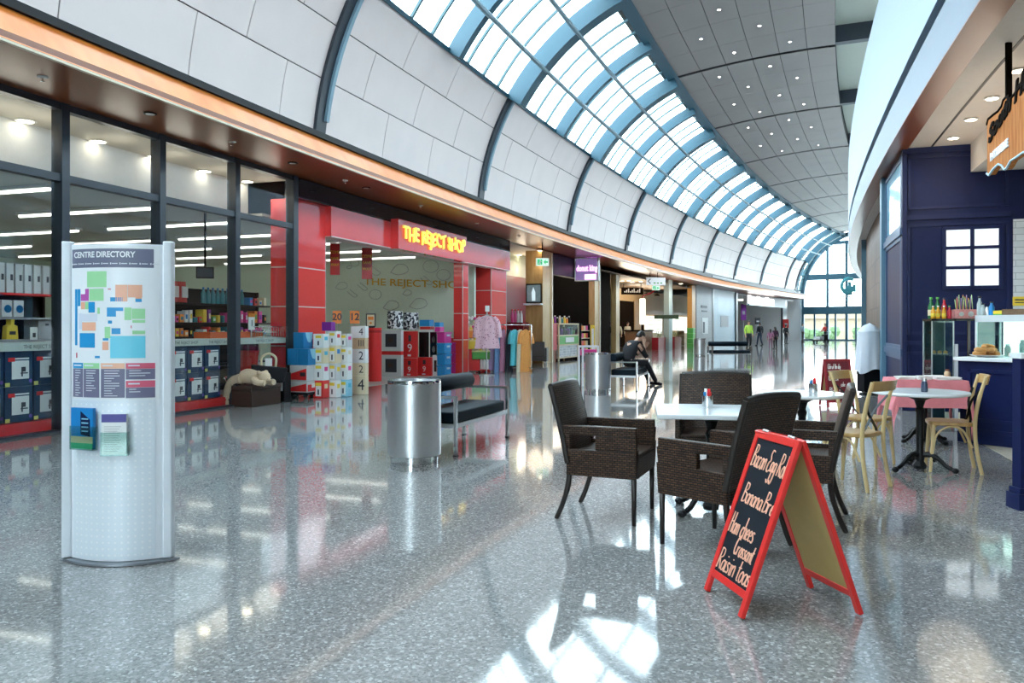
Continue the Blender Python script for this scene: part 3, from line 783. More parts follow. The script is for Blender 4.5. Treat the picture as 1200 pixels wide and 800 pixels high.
q=MB(); q.box(-.056,-.049,.07,d-.07,.05,.67); q.build('screen',mat('screen picture',(.12,.16,.17),.2,emit=(.2,.28,.3),es=.15,var=.6,scale=4),o2)
q=MB(); q.prism([(-.059,d*.40,.08),(-.059,d*.6,.08),(-.059,d*.62,.4),(-.059,d*.52,.6),(-.059,d*.40,.4)],(.004,0,0)); q.build('picture_figure',mat('screen figure',(.5,.6,.62),.3,emit=(.6,.75,.8),es=.3),o2)
q=MB(); q.box(-.25,-.001,0,d,-.08,-.02); o3=q.build('wall_shelf',MT['white'],None); o3.location=o2.location; o3.rotation_euler=(0,0,o.rotation_euler.z); tag(o3,'white shelf under the wall screen on the tan pillar','shelf')
zc=ZP(378,YP)
o3=thing('maroon_cabinet','maroon low cabinet in front of the tan pillar','cabinet',o.location,o.rotation_euler.z)
q=MB(); q.box(-.6,-.01,.55,d+.5,0.35,zc); q.build('carcass',MT['maroon'],o3); q=MB(); q.box(-.58,-.02,.59,d+.46,0,.35); q.build('plinth',MT['black'],o3)
for i in range(4):
    b=thing('sauce_bottle',['pink topped bottle on the maroon cabinet, nearest the maroon wall','pink bottle second along the maroon cabinet','white bottle third along the maroon cabinet','white bottle at the tan end of the maroon cabinet'][i],'bottle',o3.matrix_basis@V((-.3,d+.42-.12*i,zc)))
    q=MB(); q.lathe([(.05,0),(.055,.1),(.05,.3),(.025,.38),(.02,.45)],10); q.build('bottle_body',[MT['pink'],MT['pink'],MT['paper'],MT['paper']][i],b)
    q=MB(); q.lathe([(.026,.45),(.026,.5)],8); q.build('cap',MT['red'],b)
# header, back units
q=MB(); q.arc(RS+.05,RS+.3,3.42,4.22,TT(650),TT(692)); struct(q,'trim_14',MT['black'])
r=RS+2.6
q=MB(); q.arc(r,r+.1,2.75,3.4,TT(651,r),TT(676,r)); o=q.build('menu_board',MT['navy']); tag(o,'dark blue menu board above the donut counter','sign')
r=RS+3.2; o=thing('back_fridge','black back unit with white bottles behind the donut counter','fridge',pol(r,TT(676,r),0.004),hall_rot(TT(676,r)))
q=MB(); q.box(-1.5,1.6,0,.6,0,2.4); q.build('carcass',MT['black'],o)
q=MB()
for i in range(5): q.box(-1.2+.5*i,-1.05+.5*i,-.02,.01,1.5,1.9+.1*(i%2))
q.build('lit_product',MT['paper'],o)
q=MB(); q.box(-1.4,1.5,-.05,.0,2.3,2.38); q.build('strip_light',MT['tube'],o)
r=RS+3.4
for i in range(3):
    t=TT(660+13*i,r); strip(t,r-1.0,r+1.4,3.9,'white strip light above the donut counter','strip lights above the donut counter')
YC=pol(RS,TT(658)).y+.3
o=thing('display_counter','cream framed display counter with a green panel at the donut shop','counter',pol(RS+.1,TT(658),0.004),hall_rot(TT(657)))
L_=2.6
q=MB()
for x in (0,L_-.06):
    q.box(x,x+.06,0,.06,0,1.52); q.box(x,x+.06,.64,.7,0,1.52)
for z in (0.1,.62,1.0,1.46): q.box(0,L_,0,.05,z,z+.05)
q.box(0,L_,0,.7,1.48,1.52); q.build('frame',MT['creambox'],o)
q=MB(); q.box(.06,L_-.06,.01,.04,.67,1.0); q.build('green_panel',MT['green'],o)
q=MB(); q.box(.8,1.9,-.01,.02,.74,.94); q.build('white_plaque',MT['paper'],o)
MT['grid']=brickmat('white grid',(.7,.72,.74),(.3,.34,.4),(.75,.75,.75),.12,.1,.015,.4,.2,off=0)
q=MB(); q.box(.06,L_-.06,.06,.66,.1,.62); q.build('lower_grid',MT['grid'],o)
q=MB(); q.box(.06,L_-.06,.012,.018,1.05,1.46); q.build('glass',MT['case_glass'],o)
q=MB(); q.box(.06,L_-.06,.3,.6,1.0,1.2); q.build('inner_tray',MT['paper'],o)
rj=random.Random(11); base=o
for i in range(7):
    p=base.matrix_basis@V((.25+.32*i,.07,1.052)); 
    b=thing('pastry_pack','small coloured food pack in the row inside the cream display counter','food',p,base.rotation_euler.z,'packs inside the display counter')
    q=MB(); q.box(-.1,.1,0,.16,0,.18+.07*(i%3)); q.build('pack_body',rj.choice(cols),b,bevel=.01)
for i in range(8):
    p=base.matrix_basis@V((.2+.30*i,.35,1.522))
    b=thing('jar','small jar or bottle in the row on top of the cream display counter','jar',p,0,'jars on top of the display counter')
    q=MB(); q.lathe([(.05,0),(.055,.03),(.05,.16+.06*(i%2)),(.03,.2+.06*(i%2))],8); q.build('jar_body',rj.choice(cols),b); q=MB(); q.lathe([(.035,.2+.06*(i%2)),(.035,.25+.06*(i%2))],8); q.build('lid',MT['white'],b)
o=thing('red_end_panel','coral red end panel standing left of the cream display counter','panel',pol(RS+.15,TT(651),.004),hall_rot(TT(651)))
q=MB(); q.box(0,.62,0,.6,.45,1.5); q.build('panel',mat('coral red',(.62,.08,.09),.4),o); q=MB(); q.box(.02,.6,.03,.57,0,.45); q.build('plinth',MT['brown'],o)
o=thing('snack_rack','tiered rack of colourful snack packs right of the cream display counter','rack',pol(RS+.1,TT(683.5),.004),hall_rot(TT(683)))
q=MB(); q.box(0,1.3,.35,.4,0,1.5); q.box(0,.04,0,.4,0,1.5); q.box(1.26,1.3,0,.4,0,1.5); q.build('frame',MT['black'],o)
for i in range(4):
    q=MB(); q.box(.04,1.26,.02,.36,.2+.33*i,.23+.33*i); q.build('shelf',MT['creambox'],o)
for i in range(4):
    for j in range(4):
        b=thing('snack_pack','bright snack pack in the rows on the tiered rack','food',o.matrix_basis@V((.2+.3*j,.08,.233+.33*i)),o.rotation_euler.z,'snack packs on the tiered rack')
        q=MB(); q.box(-.12,.12,0,.2,0,.2); q.build('pack_body',[MT['orange'],MT['creambox'],MT['pink'],MT['yellow'],MT['red']][(i*3+j)%5],b,bevel=.01)
o=thing('yellow_banner_stand','narrow yellow banner stand beside the snack rack','sign',pol(RS-.1,TT(692),.004),R(10))
q=MB(); q.box(-.1,.1,0,.02,.1,1.45); q.build('panel',MT['yellow'],o); q=MB(); q.box(-.05,.05,-.004,0,.3,1.3); q.build('printed_strip',MT['paper'],o); q=MB(); q.box(-.12,.12,-.12,.14,0,.1); q.build('foot',MT['black'],o)
o,l,d=block('pillar','tan laminate pillar with a pale edge right of the donut counter','pillar',697,690,703,4.22,MT['tan'],pol(RS,TT(697)).y)
q=MB(); q.box(l-.12,l+.02,-.03,d,0,4.2); q.build('corner_post',MT['fascia_lip'],o)
o=thing('pink_table','pink topped stand with white legs in front of the donut counter','table',G(703,413.5),R(15))
q=MB(); q.box(-.45,.45,-.3,.3,.72,1.02); q.build('top',MT['pink'],o)
for x in (-.4,.4):
    for y in (-.25,.25):
        q=MB(); q.box(x-.03,x+.03,y-.03,y+.03,0,.72); q.build('leg',MT['white'],o)
# blade sign
t=TT(675); o=thing('blade_sign','purple lit lightbox sign with pink lettering under the soffit','sign',pol(RS-.5,t,3.28),hall_rot(t))
q=MB()
for y in (-.5,.48): q.box(-.1,.1,y,y+.05,0,.96)
for z in (0,.92): q.box(-.1,.1,-.5,.53,z,z+.04)
q.build('frame',MT['white'],o)
q=MB(); q.box(-.08,.08,-.46,.48,.04,.92); q.build('lightbox',mat('lilac lightbox',(.28,.18,.38),.4,emit=(.45,.28,.75),es=.10),o)
q=MB()
q.text('donut king',.34,lambda x,y,z: V((-.085-z,-x*.62,.52+y)),0,'CENTER',.004,.012)
q.box(-.084,-.079,-.40,.1,.06,.28)
q.build('lettering',mat('pink lettering',(.9,.5,.8),.4,emit=(1,.42,.85),es=.8),o)
glow(pol(RS-.55,t-dth(.35),3.95),10,(.65,.15,1),.2)
# exit sign
MT['exit']=mat('exit sign green',(.03,.35,.12),.4,emit=(.05,.75,.25),es=.25)
def exitsign(label,px0,px1,py0,py1,Y,top,rz):
    c=W((px0+px1)/2,py1,Y); w=(px1-px0)/FPX*Y/2; h=(py1-py0)/FPX*Y
    o=thing('exit_sign',label,'sign',c,rz)
    q=MB(); q.box(-w,w,-.05,.05,0,h); q.build('casing',mat('exit sign body',(.75,.85,.75),.4,emit=(.75,.95,.8),es=.15),o)
    q=MB(); q.box(-w*.8,-w*.05,-.055,-.049,h*.15,h*.85); q.build('picture_panel',MT['exit'],o)
    q=MB(); q.sphere((-w*.35,-.058,h*.70),h*.09,8); q.bar([(-w*.35,-.058,h*.62),(-w*.45,-.058,h*.38)],.05,.006,0,(0,1,0)); q.bar([(-w*.45,-.058,h*.4),(-w*.3,-.058,h*.2)],.03,.006,0,(0,1,0)); q.bar([(-w*.45,-.058,h*.4),(-w*.62,-.058,h*.25)],.03,.006,0,(0,1,0)); q.bar([(-w*.38,-.058,h*.58),(-w*.2,-.058,h*.5)],.03,.006,0,(0,1,0)); q.build('running_figure',MT['paper'],o)
    q=MB(); q.prism([(w*.15,-.056,h*.5),(w*.5,-.056,h*.2),(w*.5,-.056,h*.4),(w*.85,-.056,h*.4),(w*.85,-.056,h*.6),(w*.5,-.056,h*.6),(w*.5,-.056,h*.8)],(0,.006,0)); q.build('arrow',MT['exit'],o)
    q=MB(); q.tube([(0,0,h),(0,0,top-c.z)],.015,6); q.build('rod',MT['dark'],o)
exitsign('green exit sign hanging in front of the tan pillar',628,643,302.5,311.5,27,4.26,R(8))
# grey armchair at the maroon wall
def armchair(o,mm):
    q=MB(); q.box(-.36,.36,-.34,.36,.14,.42); q.build('seat',mm,o,bevel=.03)
    q=MB(); q.box(-.36,.36,.22,.40,.3,.84); q.build('backrest',mm,o,bevel=.03)
    for s in (-1,1):
        q=MB(); q.box(s*.36-.07,s*.36+.07,-.34,.36,.12,.62); q.build('armrest',mm,o,bevel=.03)
        for y in (-.3,.32):
            q=MB(); q.lathe([(.02,0),(.025,.14)],8,(s*.35,y,0)); q.build('leg',MT['steel'],o)
MT['armchair']=mat('dark grey leather',(.085,.075,.07),.45,bump=.1,scale=40)
o=thing('armchair','dark grey leather armchair in front of the maroon wall','armchair',G(628,427),R(172)); armchair(o,MT['armchair'])
# --- dark recess and bakery cafe
E3_=TT(816)
q=MB(); q.arc(RS+.1,293,4.0,4.05,E2,E3_); struct(q,'ceiling_bakery',mat('bakery ceiling',(.25,.17,.10),.6))
q=MB(); q.arc(292.5,292.6,0,4.0,E2,E3_); struct(q,'wall_bakery_back',mat('bakery cream wall',(.72,.55,.33),.6))
q=MB(); q.arc(RS+.3,293,0,4.9,E2,E2-dth(.1)); struct(q,'wall_bakery_near',MT['dark'])
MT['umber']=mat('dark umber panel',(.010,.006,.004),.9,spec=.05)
r=RS+.3
q=MB(); q.arc(r,r+.3,.004,4.0,TT(704,r),TT(715,r)); struct(q,'wall_umber',MT['umber'])
o,l,d=block('pillar','tan timber pillar next to the dark umber panel','pillar',722,716,726,4.0,MT['tan'],pol(r,TT(722,r)).y)
rb=RS+4.5
def onarc(px0,px1,z0,z1,r,mm,name,label,cat,th_=.1,bevel=0,emitter=None):
    q=MB(); q.arc(r,r+th_,z0,z1,TT(px0,r),TT(px1,r)); o=q.build(name,mm); tag(o,label,cat); return o
YB=pol(rb,TT(760,rb)).y
q=MB(); q.arc(rb,rb+.2,0,4,TT(726,rb),TT(806,rb)); struct(q,'wall_bakery',mat('bakery panel wall',(.66,.47,.24),.5))
onarc(728,743,.004,ZP(355,YB),rb-.11,MT['umber'],'door_3','dark umber doorway in the bakery back wall','door')
bpy.data.objects['door_3']['kind']='structure'
onarc(743.5,751,.004,ZP(354,YB),rb-.11,MT['tan'],'timber_cladding','tan timber panel right of the dark bakery doorway','panel')
onarc(752,805,ZP(368,YB),ZP(364,YB),rb-.11,MT['tan'],'timber_rail','tan timber rail above the white menu boards','trim')
MT['menu']=mat('lit menu board',(.85,.85,.8),.5,emit=(1,1,.93),es=.45)
for a,b in ((757,766),(767,776),(788.5,797),(797.8,805)):
    o=onarc(a,b,ZP(391,YB),ZP(370,YB),rb-.12,MT['menu'],'menu_board','white lit menu board in the row on the bakery wall','sign'); o['group']='lit menu boards'
    q=MB()
    for i in range(6): q.arc(rb-.125,rb-.12,ZP(373+2.6*i,YB),ZP(372.4+2.6*i,YB),TT(a+1,rb),TT(b-2-(i%3),rb))
    q.build('text_line',MT['green'],o)
for px,py in ((729,329),(737,328.5),(751,329.5),(798,332),(741,330),(773,350)):
    if py>340: continue
    p=lampdisc(px,py,4.0,'round warm downlight in the bakery ceiling','bakery downlights',.13); glow(p-V((0,0,.7)),18)
for px in (770,758,745):  # fill lights added to brighten the bakery, pendants added to carry them
    r=RS+2.5; p=pol(r,TT(px,r),4.0); glow(p-V((0,0,.6)),35)
    o=thing('added_pendant','brown pendant added to carry a fill light inside the bakery','lamp',p-V((0,0,.45)),0,'added bakery pendants'); q=MB(); q.tube([(0,0,.12),(0,0,.45)],.012,5); q.build('cord',MT['black'],o); q=MB(); q.lathe([(.20,-.02),(.16,.06),(.05,.12),(1e-4,.125)],16); q.build('lamp_shade',MT['umber'],o); q=MB(); q.lathe([(1e-4,.0),(.10,.0)],12,smooth=False); q.build('bulb',MT['lamp'],o)
c=pol(RS+2,TT(741,RS+2)); Y=c.y
o=thing('hanging_sign','dark hanging bakery sign with pale lettering on two rods','sign',V((c.x,c.y,ZP(345,Y))),R(12)); w_=13.5/FPX*Y
q=MB(); q.box(-w_,w_,-.03,.03,0,.42); q.build('board',MT['umber'],o)
q=MB()
for i in range(9): q.box(-w_*.75+i*w_*.17,-w_*.65+i*w_*.17,-.036,-.029,.12,.2+.08*(i%3))
q.build('lettering',MT['paper'],o)
for x in (-w_*.8,w_*.8):
    q=MB(); q.tube([(x,0,.42),(x,0,4.0-ZP(345,Y))],.02,5); q.build('rod',MT['dark'],o)
o=thing('column_lamp','tall white glowing column lamp at the bakery counter','lamp',pol(RS+2.6,TT(753,RS+2.6),.004)); Y=o.location.y
q=MB(); q.lathe([(.18,ZP(380,Y)),(.18,ZP(350,Y))],12); q.build('lamp_shade',mat('glowing shade',(.9,.88,.8),.5,emit=(1,.93,.78),es=1.2),o); q=MB(); q.lathe([(.1,0),(.1,ZP(380,Y))],10); q.build('base',MT['umber'],o)
q=MB(); q.tube(smooth([(0,0,ZP(350,Y)),(.1,.1,ZP(346,Y)),(.6,.2,ZP(343,Y)),(.9,.2,ZP(338,Y))],4),.06,6); q.build('arm',MT['maroon'],o)
o=thing('bakery_counter','brown timber bakery counter below the column lamp','counter',pol(RS+1.1,TT(748,RS+1.1),.004),hall_rot(TT(749)))
q=MB(); q.box(0,3.2,0,.8,0,1.12); q.build('carcass',mat('walnut',(.20,.10,.05),.4),o); q=MB(); q.box(-.05,3.25,-.05,.85,1.12,1.2); q.build('worktop',MT['umber'],o)
q=MB(); q.box(3.25,4.3,0,.7,0,1.0); q.build('cream_end',MT['creambox'],o)
YG=pol(RS,TT(783)).y
o,l,d=block('pillar','grey green round-edged pillar in front of the bakery','pillar',784,778,788,4.25,mat('grey green paint',(.34,.42,.40),.5),YG)
q=MB(); q.box(-.03,.0,-.6,d+.6,ZP(373.5,YG),ZP(369,YG)); o2=q.build('pillar_sign',mat('dark green',(.01,.05,.02),.4)); o2.location=o.location; o2.rotation_euler=o.rotation_euler; tag(o2,'small dark green sign across the grey green pillar','sign')
# hanging direction sign
c=W(768.5,334,42); o=thing('direction_sign','white hanging direction sign with a black arrow','sign',c,R(10)); w_=11.5/FPX*42; h=9/FPX*42
q=MB(); q.box(-w_,w_,-.04,.04,0,h); q.build('board',mat('white sign',(.85,.85,.85),.4,emit=(1,1,1),es=.1),o)
q=MB(); q.bar([(-w_*.6,-.045,h*.8),(-w_*.85,-.045,h*.5),(-w_*.6,-.045,h*.2)],.05,.006,0,(0,1,0)); q.build('arrow',MT['ink'],o)
q=MB()
for i in range(3): q.box(-w_*.25+i*w_*.35,-w_*.05+i*w_*.35,-.045,-.04,h*.2,h*.35)
q.build('lettering',MT['green'],o)
for x in (-w_*.6,w_*.2):
    q=MB(); q.tube([(x,0,h),(x,0,4.26-c.z)],.02,5); q.build('rod',MT['dark'],o)
exitsign('green exit sign hanging under the white direction sign',764,773,334.5,340,42,ZP(334,42),R(10))
o,l,d=block('pillar','bright orange timber pillar at the end of the bakery','pillar',811,805.5,815,4.2,woodmat('orange timber',(.55,.24,.04),(.66,.32,.07),.4),pol(RS,TT(811)).y)
for i in range(4):
    b=thing('green_crate','green plastic crate, %s of the stack by the orange pillar'%['bottom','second','third','top'][i],'crate',V((0,0,.004+.33*i))+pol(RS-.45,TT(809,RS-.4)),hall_rot(TT(809)))
    q=MB(); q.box(-.28,.28,-.2,.2,0,.30); q.build('crate_body',MT['green'],b,bevel=.02); q=MB(); q.box(-.3,.3,-.22,.22,.28,.325); q.build('rim',mat('light green',(.2,.6,.15),.4),b)
for px,lab in ((772,'leafy plant in a low maroon planter left of the grey green pillar'),(791,'leafy plant in a low maroon planter right of the grey green pillar')):
    r=RS+.3; b=thing('potted_plant',lab,'plant',pol(r,TT(px,r),.004),hall_rot(TT(px)))
    q=MB(); q.box(-.8,.8,-.2,.2,0,.75); q.build('planter',MT['maroon'],b)
    q=MB(); rr=random.Random(px)
    for i in range(26):
        a=rr.uniform(0,2*PI); e=rr.uniform(.2,.55); bx=rr.uniform(-.6,.6)
        q.prism([(bx,0,.75),(bx+e*.5*math.cos(a)-.03,e*.3*math.sin(a),.75+e*.7),(bx+e*math.cos(a)*.7,e*.4*math.sin(a),.75+e),(bx+e*.5*math.cos(a)+.05,e*.3*math.sin(a)+.02,.75+e*.65)],(0,.006,0))
    q.build('leaves',mat('leaf green',(.05,.20,.05),.5),b)
o=thing('cream_shelf','low cream shelf unit under the menu boards','shelf',pol(RS+2,TT(793,RS+2),.004),hall_rot(TT(793)))
q=MB(); q.box(0,2.2,0,.5,0,.06)
for z in (.4,.75,1.08): q.box(0,2.2,0,.5,z,z+.04)
for x in (0,2.16): q.box(x,x+.04,0,.5,0,1.1)
q.box(0,2.2,.46,.5,0,1.1); q.build('body',MT['creambox'],o)
# --- stone wall, shutter, bright shop
q=MB(); q.arc(RS-.02,RS+.5,.004,4.26,TT(816),TT(834.5)); struct(q,'wall_stone',brickmat('pale stone wall',(.42,.42,.42),(.37,.38,.38),(.3,.3,.3),.9,.6,.01,.5,.2))
for a,b,y0,y1,nm,lab,mm in ((821,828,357.5,360.5,'wall_plaque','dark line of lettering on the pale stone wall, upper one',MT['ink']),(822,828,363.5,365,'wall_plaque','dark line of lettering on the pale stone wall, lower one',MT['ink']),(822,829,372,391,'wall_poster','black and white poster on the pale stone wall',MT['paper'])):
    Y=pol(RS,TT(a)).y; q=MB(); q.arc(RS-.05,RS-.02,ZP(y1,Y),ZP(y0,Y),TT(a),TT(b)); o=q.build(nm,mm); tag(o,lab,'sign')
    if nm=='wall_poster':
        q=MB(); q.arc(RS-.06,RS-.05,ZP(y1-1,Y),ZP(y0+5,Y),TT(a+1),TT(a+3)); q.build('printed_strip',MT['ink'],o)
YS=pol(RS,TT(849)).y
sh=MB(); sh.arc(RS+.05,RS+.1,.004,ZP(326,YS),TT(835.5),TT(862.5)); so=struct(sh,'door_4',brickmat('pale blue roller shutter',(.40,.52,.60),(.38,.50,.58),(.30,.40,.47),9,.09,.008,.4,.5,off=0))
q=MB(); q.arc(RS-.05,RS+.3,ZP(326,YS),4.26,TT(834.5),TT(864)); q.arc(RS-.05,RS+.3,0,4.2,TT(834.5),TT(836)); q.arc(RS-.05,RS+.3,0,4.2,TT(862),TT(864)); q.build('door_frame',MT['mullion'],parent=so)
q=MB(); q.arc(RS+.03,RS+.05,ZP(383,YS),ZP(370,YS),TT(845),TT(854)); o=q.build('shutter_notice',MT['grey']); tag(o,'square grey notice stuck on the pale blue roller shutter','notice')
E5_=TH_END+.1
q=MB(); q.arc(RS+.1,293,4.1,4.15,TT(864),E5_); struct(q,'ceiling_bright_shop',MT['white'])
q=MB(); q.arc(289,289.2,0,4.1,TT(864),E5_); struct(q,'wall_bright_shop_back',MT['white'])
q=MB(); q.arc(RS+.3,RS+.5,0,4.1,TT(921),TT(926)); struct(q,'wall_end_post',MT['mullion'])
q=MB(); q.arc(RS+.05,RS+.35,3.3,4.2,TT(876),TT(921)); struct(q,'trim_15',MT['grey'])
Y=pol(RS,TT(890)).y
t0,t1=TT(877),TT(907)
sg=thing('shop_sign','row of white lit sign letters over the bright far shop','sign',pol(RS,TT(890),3.4)); 
q=MB()
for i in range(9):
    ta=t0+(t1-t0)*i/9; tb=ta+(t1-t0)*.07; q.arc(RS-.1,RS+.04,3.45,4.0+(.12 if i%3==0 else 0),ta,tb); 
    if i%2: q.arc(RS-.1,RS+.04,3.45,3.58,ta,ta+(t1-t0)*.1)
a=q.build('lettering',mat('lit white letters',(.9,.9,.9),.4,emit=(1,1,1),es=1.2),sg); a.location=-sg.location
q=MB(); q.arc(RS-.06,RS+.04,3.28,3.4,t0,t1); a=q.build('base_rail',MT['teal'],sg); a.location=-sg.location
for i in range(3):
    t=TT(874+11*i,RS+2); strip(t,RS+1,RS+4,4.04,'white strip light in the ceiling of the bright far shop','strip lights of the far shop')
for px,y0,y1,nm,lab,mm in ((871.5,356,375,'purple_banner','tall purple banner at the left of the bright far shop','purple'),(888,372,380,'dark_poster','dark poster standing inside the bright far shop','ink'),(921,374,384,'red_poster','red poster on the dark post by the far doors','red_deep')):
    r=RS-.15 if px>900 else RS+.6; t=TT(px,r); c=pol(r,t); Y=c.y; o=thing(nm,lab,'poster',V((c.x,c.y,ZP(y1,Y))),R(20)); w_=(3.6 if px<900 else 4)/FPX*Y; h=(y1-y0)/FPX*Y
    q=MB(); q.box(-w_,w_,0,.04,0,h); q.build('panel',MT[mm],o)
    q=MB(); q.box(-w_*.5,w_*.5,-.01,.001,h*.35,h*.55); q.build('printed_strip',MT['grey'] if mm!='ink' else MT['paper'],o)
    if ZP(y1,Y)>.3:
        q=MB(); q.box(-.03,.03,.0,.04,-ZP(y1,Y)+.004,0); q.build('post',MT['steel'],o)

# small fittings on the timber soffit over the shopfronts
MT['rosette']=mat('white ceiling rosette',(.75,.72,.68),.4)
first=None
for px,py in ((50,89.5),(272,166),(404.5,211),(493,240.5),(559,261.5),(608,276),(650,288.5)):
    Y=(4.26-EYE)*FPX/(HY-py); p=V(((px-600)/FPX*Y,Y,4.259))
    if first is None:
        first=thing('sprinkler','small white fire sprinkler in the row on the timber soffit','sprinkler',p,0,'sprinklers on the soffit')
        q=MB(); q.lathe([(.06,0),(.055,-.012),(.02,-.02)],14); q.build('rosette',MT['rosette'],first)
        q=MB(); q.tube([(0,0,-.01),(0,0,-.055)],.010,6); q.lathe([(.004,-.055),(.026,-.058),(.004,-.062)],10); q.build('nozzle',MT['chrome'],first)
    else: dup(first,p,0)
first=None
for px,py in ((176,132.5),(343,190.5),(429,219.5)):
    Y=(4.26-EYE)*FPX/(HY-py); p=V(((px-600)/FPX*Y,Y,4.259))
    if first is None:
        first=thing('soffit_light','small round dark rimmed light in the timber soffit','light',p,0,'lights in the soffit')
        q=MB(); q.lathe([(.085,0),(.09,-.012),(.06,-.016)],16); q.build('rim',MT['black'],first)
        q=MB(); q.lathe([(1e-4,-.02),(.06,-.016)],16,smooth=False); q.build('lens',MT['rosette'],first)
    else: dup(first,p,0)
# ================================================================ RIGHT SIDE: PATISSERIE
tn=R(TH_NAVY); dn=V((math.cos(tn),math.sin(tn),0)); qn=V((-math.sin(tn),math.cos(tn),0))   # qn points toward the camera side
PN=pol(RR-.22,TH_NAVY,0)
def navy_k(px):
    t=(px-600)/FPX; return (t*PN.y-PN.x)/(dn.x-t*dn.y)
def onnavy(px,py,off=0.0):
    p=PN+dn*navy_k(px); return V((p.x,p.y,ZP(py,p.y)))+qn*off
nav=thing('navy_wall','navy panelled cafe wall with mouldings','wall',PN,0); nav['kind']='structure'; nav.name='wall_navy'
for k_ in ('label','category'): del nav[k_]
# local frame of the wall: x = distance to the right of the corner, z up, y toward the camera
MW=Matrix(((-dn.x,qn.x,0,PN.x),(-dn.y,qn.y,0,PN.y),(0,0,1,0),(0,0,0,1)))
ML=Matrix.Translation(-PN)@MW
def nx(px): return -navy_k(px)
def nz(px,py): return onnavy(px,py).z
q=MB(); q.box(0,9.6,-.14,0,.004,4.25,0,ML); q.build('wall_body',MT['navy'],nav)
q=MB()
def mould(x0,x1,z0,z1,w=.045,d=.022):
    for a,b,c,e in ((x0,x1,z0,z0+w),(x0,x1,z1-w,z1),(x0,x0+w,z0,z1),(x1-w,x1,z0,z1)): q.box(a,b,-.001,d,c,e,0,ML)
mould(nx(1064),nx(1182),nz(1064,246),4.12); mould(nx(1063),nx(1183),nz(1063,392),nz(1063,263)); mould(nx(1063),nx(1110),.2,nz(1063,412)); mould(nx(1112),nx(1183),.2,nz(1063,412))
q.box(0,nx(1184),-.001,.035,nz(1063,256)-.03,nz(1063,256)+.05,0,ML); q.box(0,nx(1184),-.001,.03,nz(1063,402)-.03,nz(1063,402)+.04,0,ML); q.box(0,9.6,-.001,.03,.004,.16,0,ML); q.box(0,.07,-.001,.03,0,4.25,0,ML); q.box(0,9.6,-.001,.04,4.16,4.25,0,ML)
q.build('moulding',MT['navy_lt'],nav)
# six-pane window
x0,x1,z0,z1=nx(1106),nx(1172.5),nz(1106,337),nz(1106,268)
wn=MB()
for i in range(3):
    x=x0+(x1-x0)*i/2; wn.box(x-.028,x+.028,.0,.045,z0-.03,z1+.03,0,ML@Matrix.Translation((0,0,0)))
for i in range(4):
    z=z0+(z1-z0)*i/3; wn.box(x0-.03,x1+.03,0,.045,z-.025,z+.025,0,ML)
wo=wn.build('window_60',MT['navy_lt']); wo.location=PN; wo['kind']='structure'
q=MB(); q.box(x0,x1,.003,.012,z0,z1,0,ML); q.build('glass',mat('bright frosted pane',(.75,.80,.84),.08,emit=(.9,.97,1),es=.3,var=.1,scale=2),wo)
# white tile area
MT['tiles']=brickmat('white metro tiles',(.72,.74,.76),(.62,.65,.68),(.40,.42,.45),.30,.10,.006,.12,.4)
q=MB(); q.box(nx(1187),9.6,-.001,.02,1.2,nz(1187,257),0,ML); q.build('tiling',MT['tiles'],nav)
# bulkhead hanging below the ceiling
tb=th_at(1136,RR)  # placeholder angle, replaced below
pb=PN+dn*navy_k(1136); rb_=rad(pb); zb=nz(1136,203)
q=MB(); q.arc(263,rb_,zb,4.25,TH_NAVY+.02,168); struct(q,'ceiling_bulkhead',mat('white bulkhead',(.70,.66,.62),.6))
# side of the navy shopfront along the mall
ta=TH_NAVY; tbb=th_at(1037,RR-.22,True)
q=MB(); q.arc(RR-.36,RR-.24,.004,4.25,ta,tbb-.02); sd=struct(q,'wall_navy_side',MT['navy'])
Ya=pol(RR-.22,(ta+tbb)/2).y
q=MB()
def sframe(z0,z1,w=.06):
    a,b=ta-dth(.12),tbb+dth(.15)
    q.arc(RR-.25,RR-.215,z0,z0+w,a,b); q.arc(RR-.25,RR-.215,z1-w,z1,a,b); q.arc(RR-.25,RR-.215,z0,z1,a,a-dth(w)); q.arc(RR-.25,RR-.215,z0,z1,b+dth(w),b)
sframe(2.98,4.15); sframe(1.0,2.85); sframe(.12,.88); 
q.arc(RR-.26,RR-.19,2.86,2.97,ta,tbb); q.arc(RR-.26,RR-.20,.88,1.0,ta,tbb)
q.build('moulding',mat('blue trim',(.03,.08,.17),.3),parent=sd)
q=MB(); q.arc(RR-.245,RR-.232,3.05,4.08,ta-dth(.2),tbb+dth(.22)); q.build('glass',mat('pale blue side glass',(.28,.50,.62),.06),parent=sd)
q=MB(); q.arc(RR-.45,RR-.16,.004,4.24,tbb,tbb-dth(.32)); struct(q,'trim_16',mat('blue pilaster',(.10,.22,.31),.4))
q=MB(); q.arc(262.4,262.5,0,4.25,TH_NAVY,168); struct(q,'wall_cafe_back',MT['navy'])
q=MB(); q.arc(262.4,RR-.3,0,4.25,168,168.05); struct(q,'wall_cafe_near',MT['navy'])
first=None
for px,py in ((1193.5,81.6),(1162.5,114),(1138,139),(1117,160.7)):
    p=lampdisc(px,py,4.25,'round warm downlight in the row on the cafe ceiling','cafe ceiling downlights',.085)
    glow(p-V((0,0,.6)),3)
for th in (163.2,164.2,165.2):  # out-of-view fill lights for the cafe, with downlight fixtures added above them
    for r in (270,266):
        p=pol(r,th,4.0)
        glow(p,8)
        o=thing('downlight','unseen downlight added to the cafe ceiling for a fill light','light',pol(r,th,4.248),0,'added downlights behind the cafe counter'); q=MB(); q.lathe([(.1,0),(.115,-.015),(.08,-.02)],14); q.build('rim',MT['white'],o); q=MB(); q.lathe([(1e-4,-.026),(.08,-.022)],14,smooth=False); q.build('lens',MT['lamp'],o)
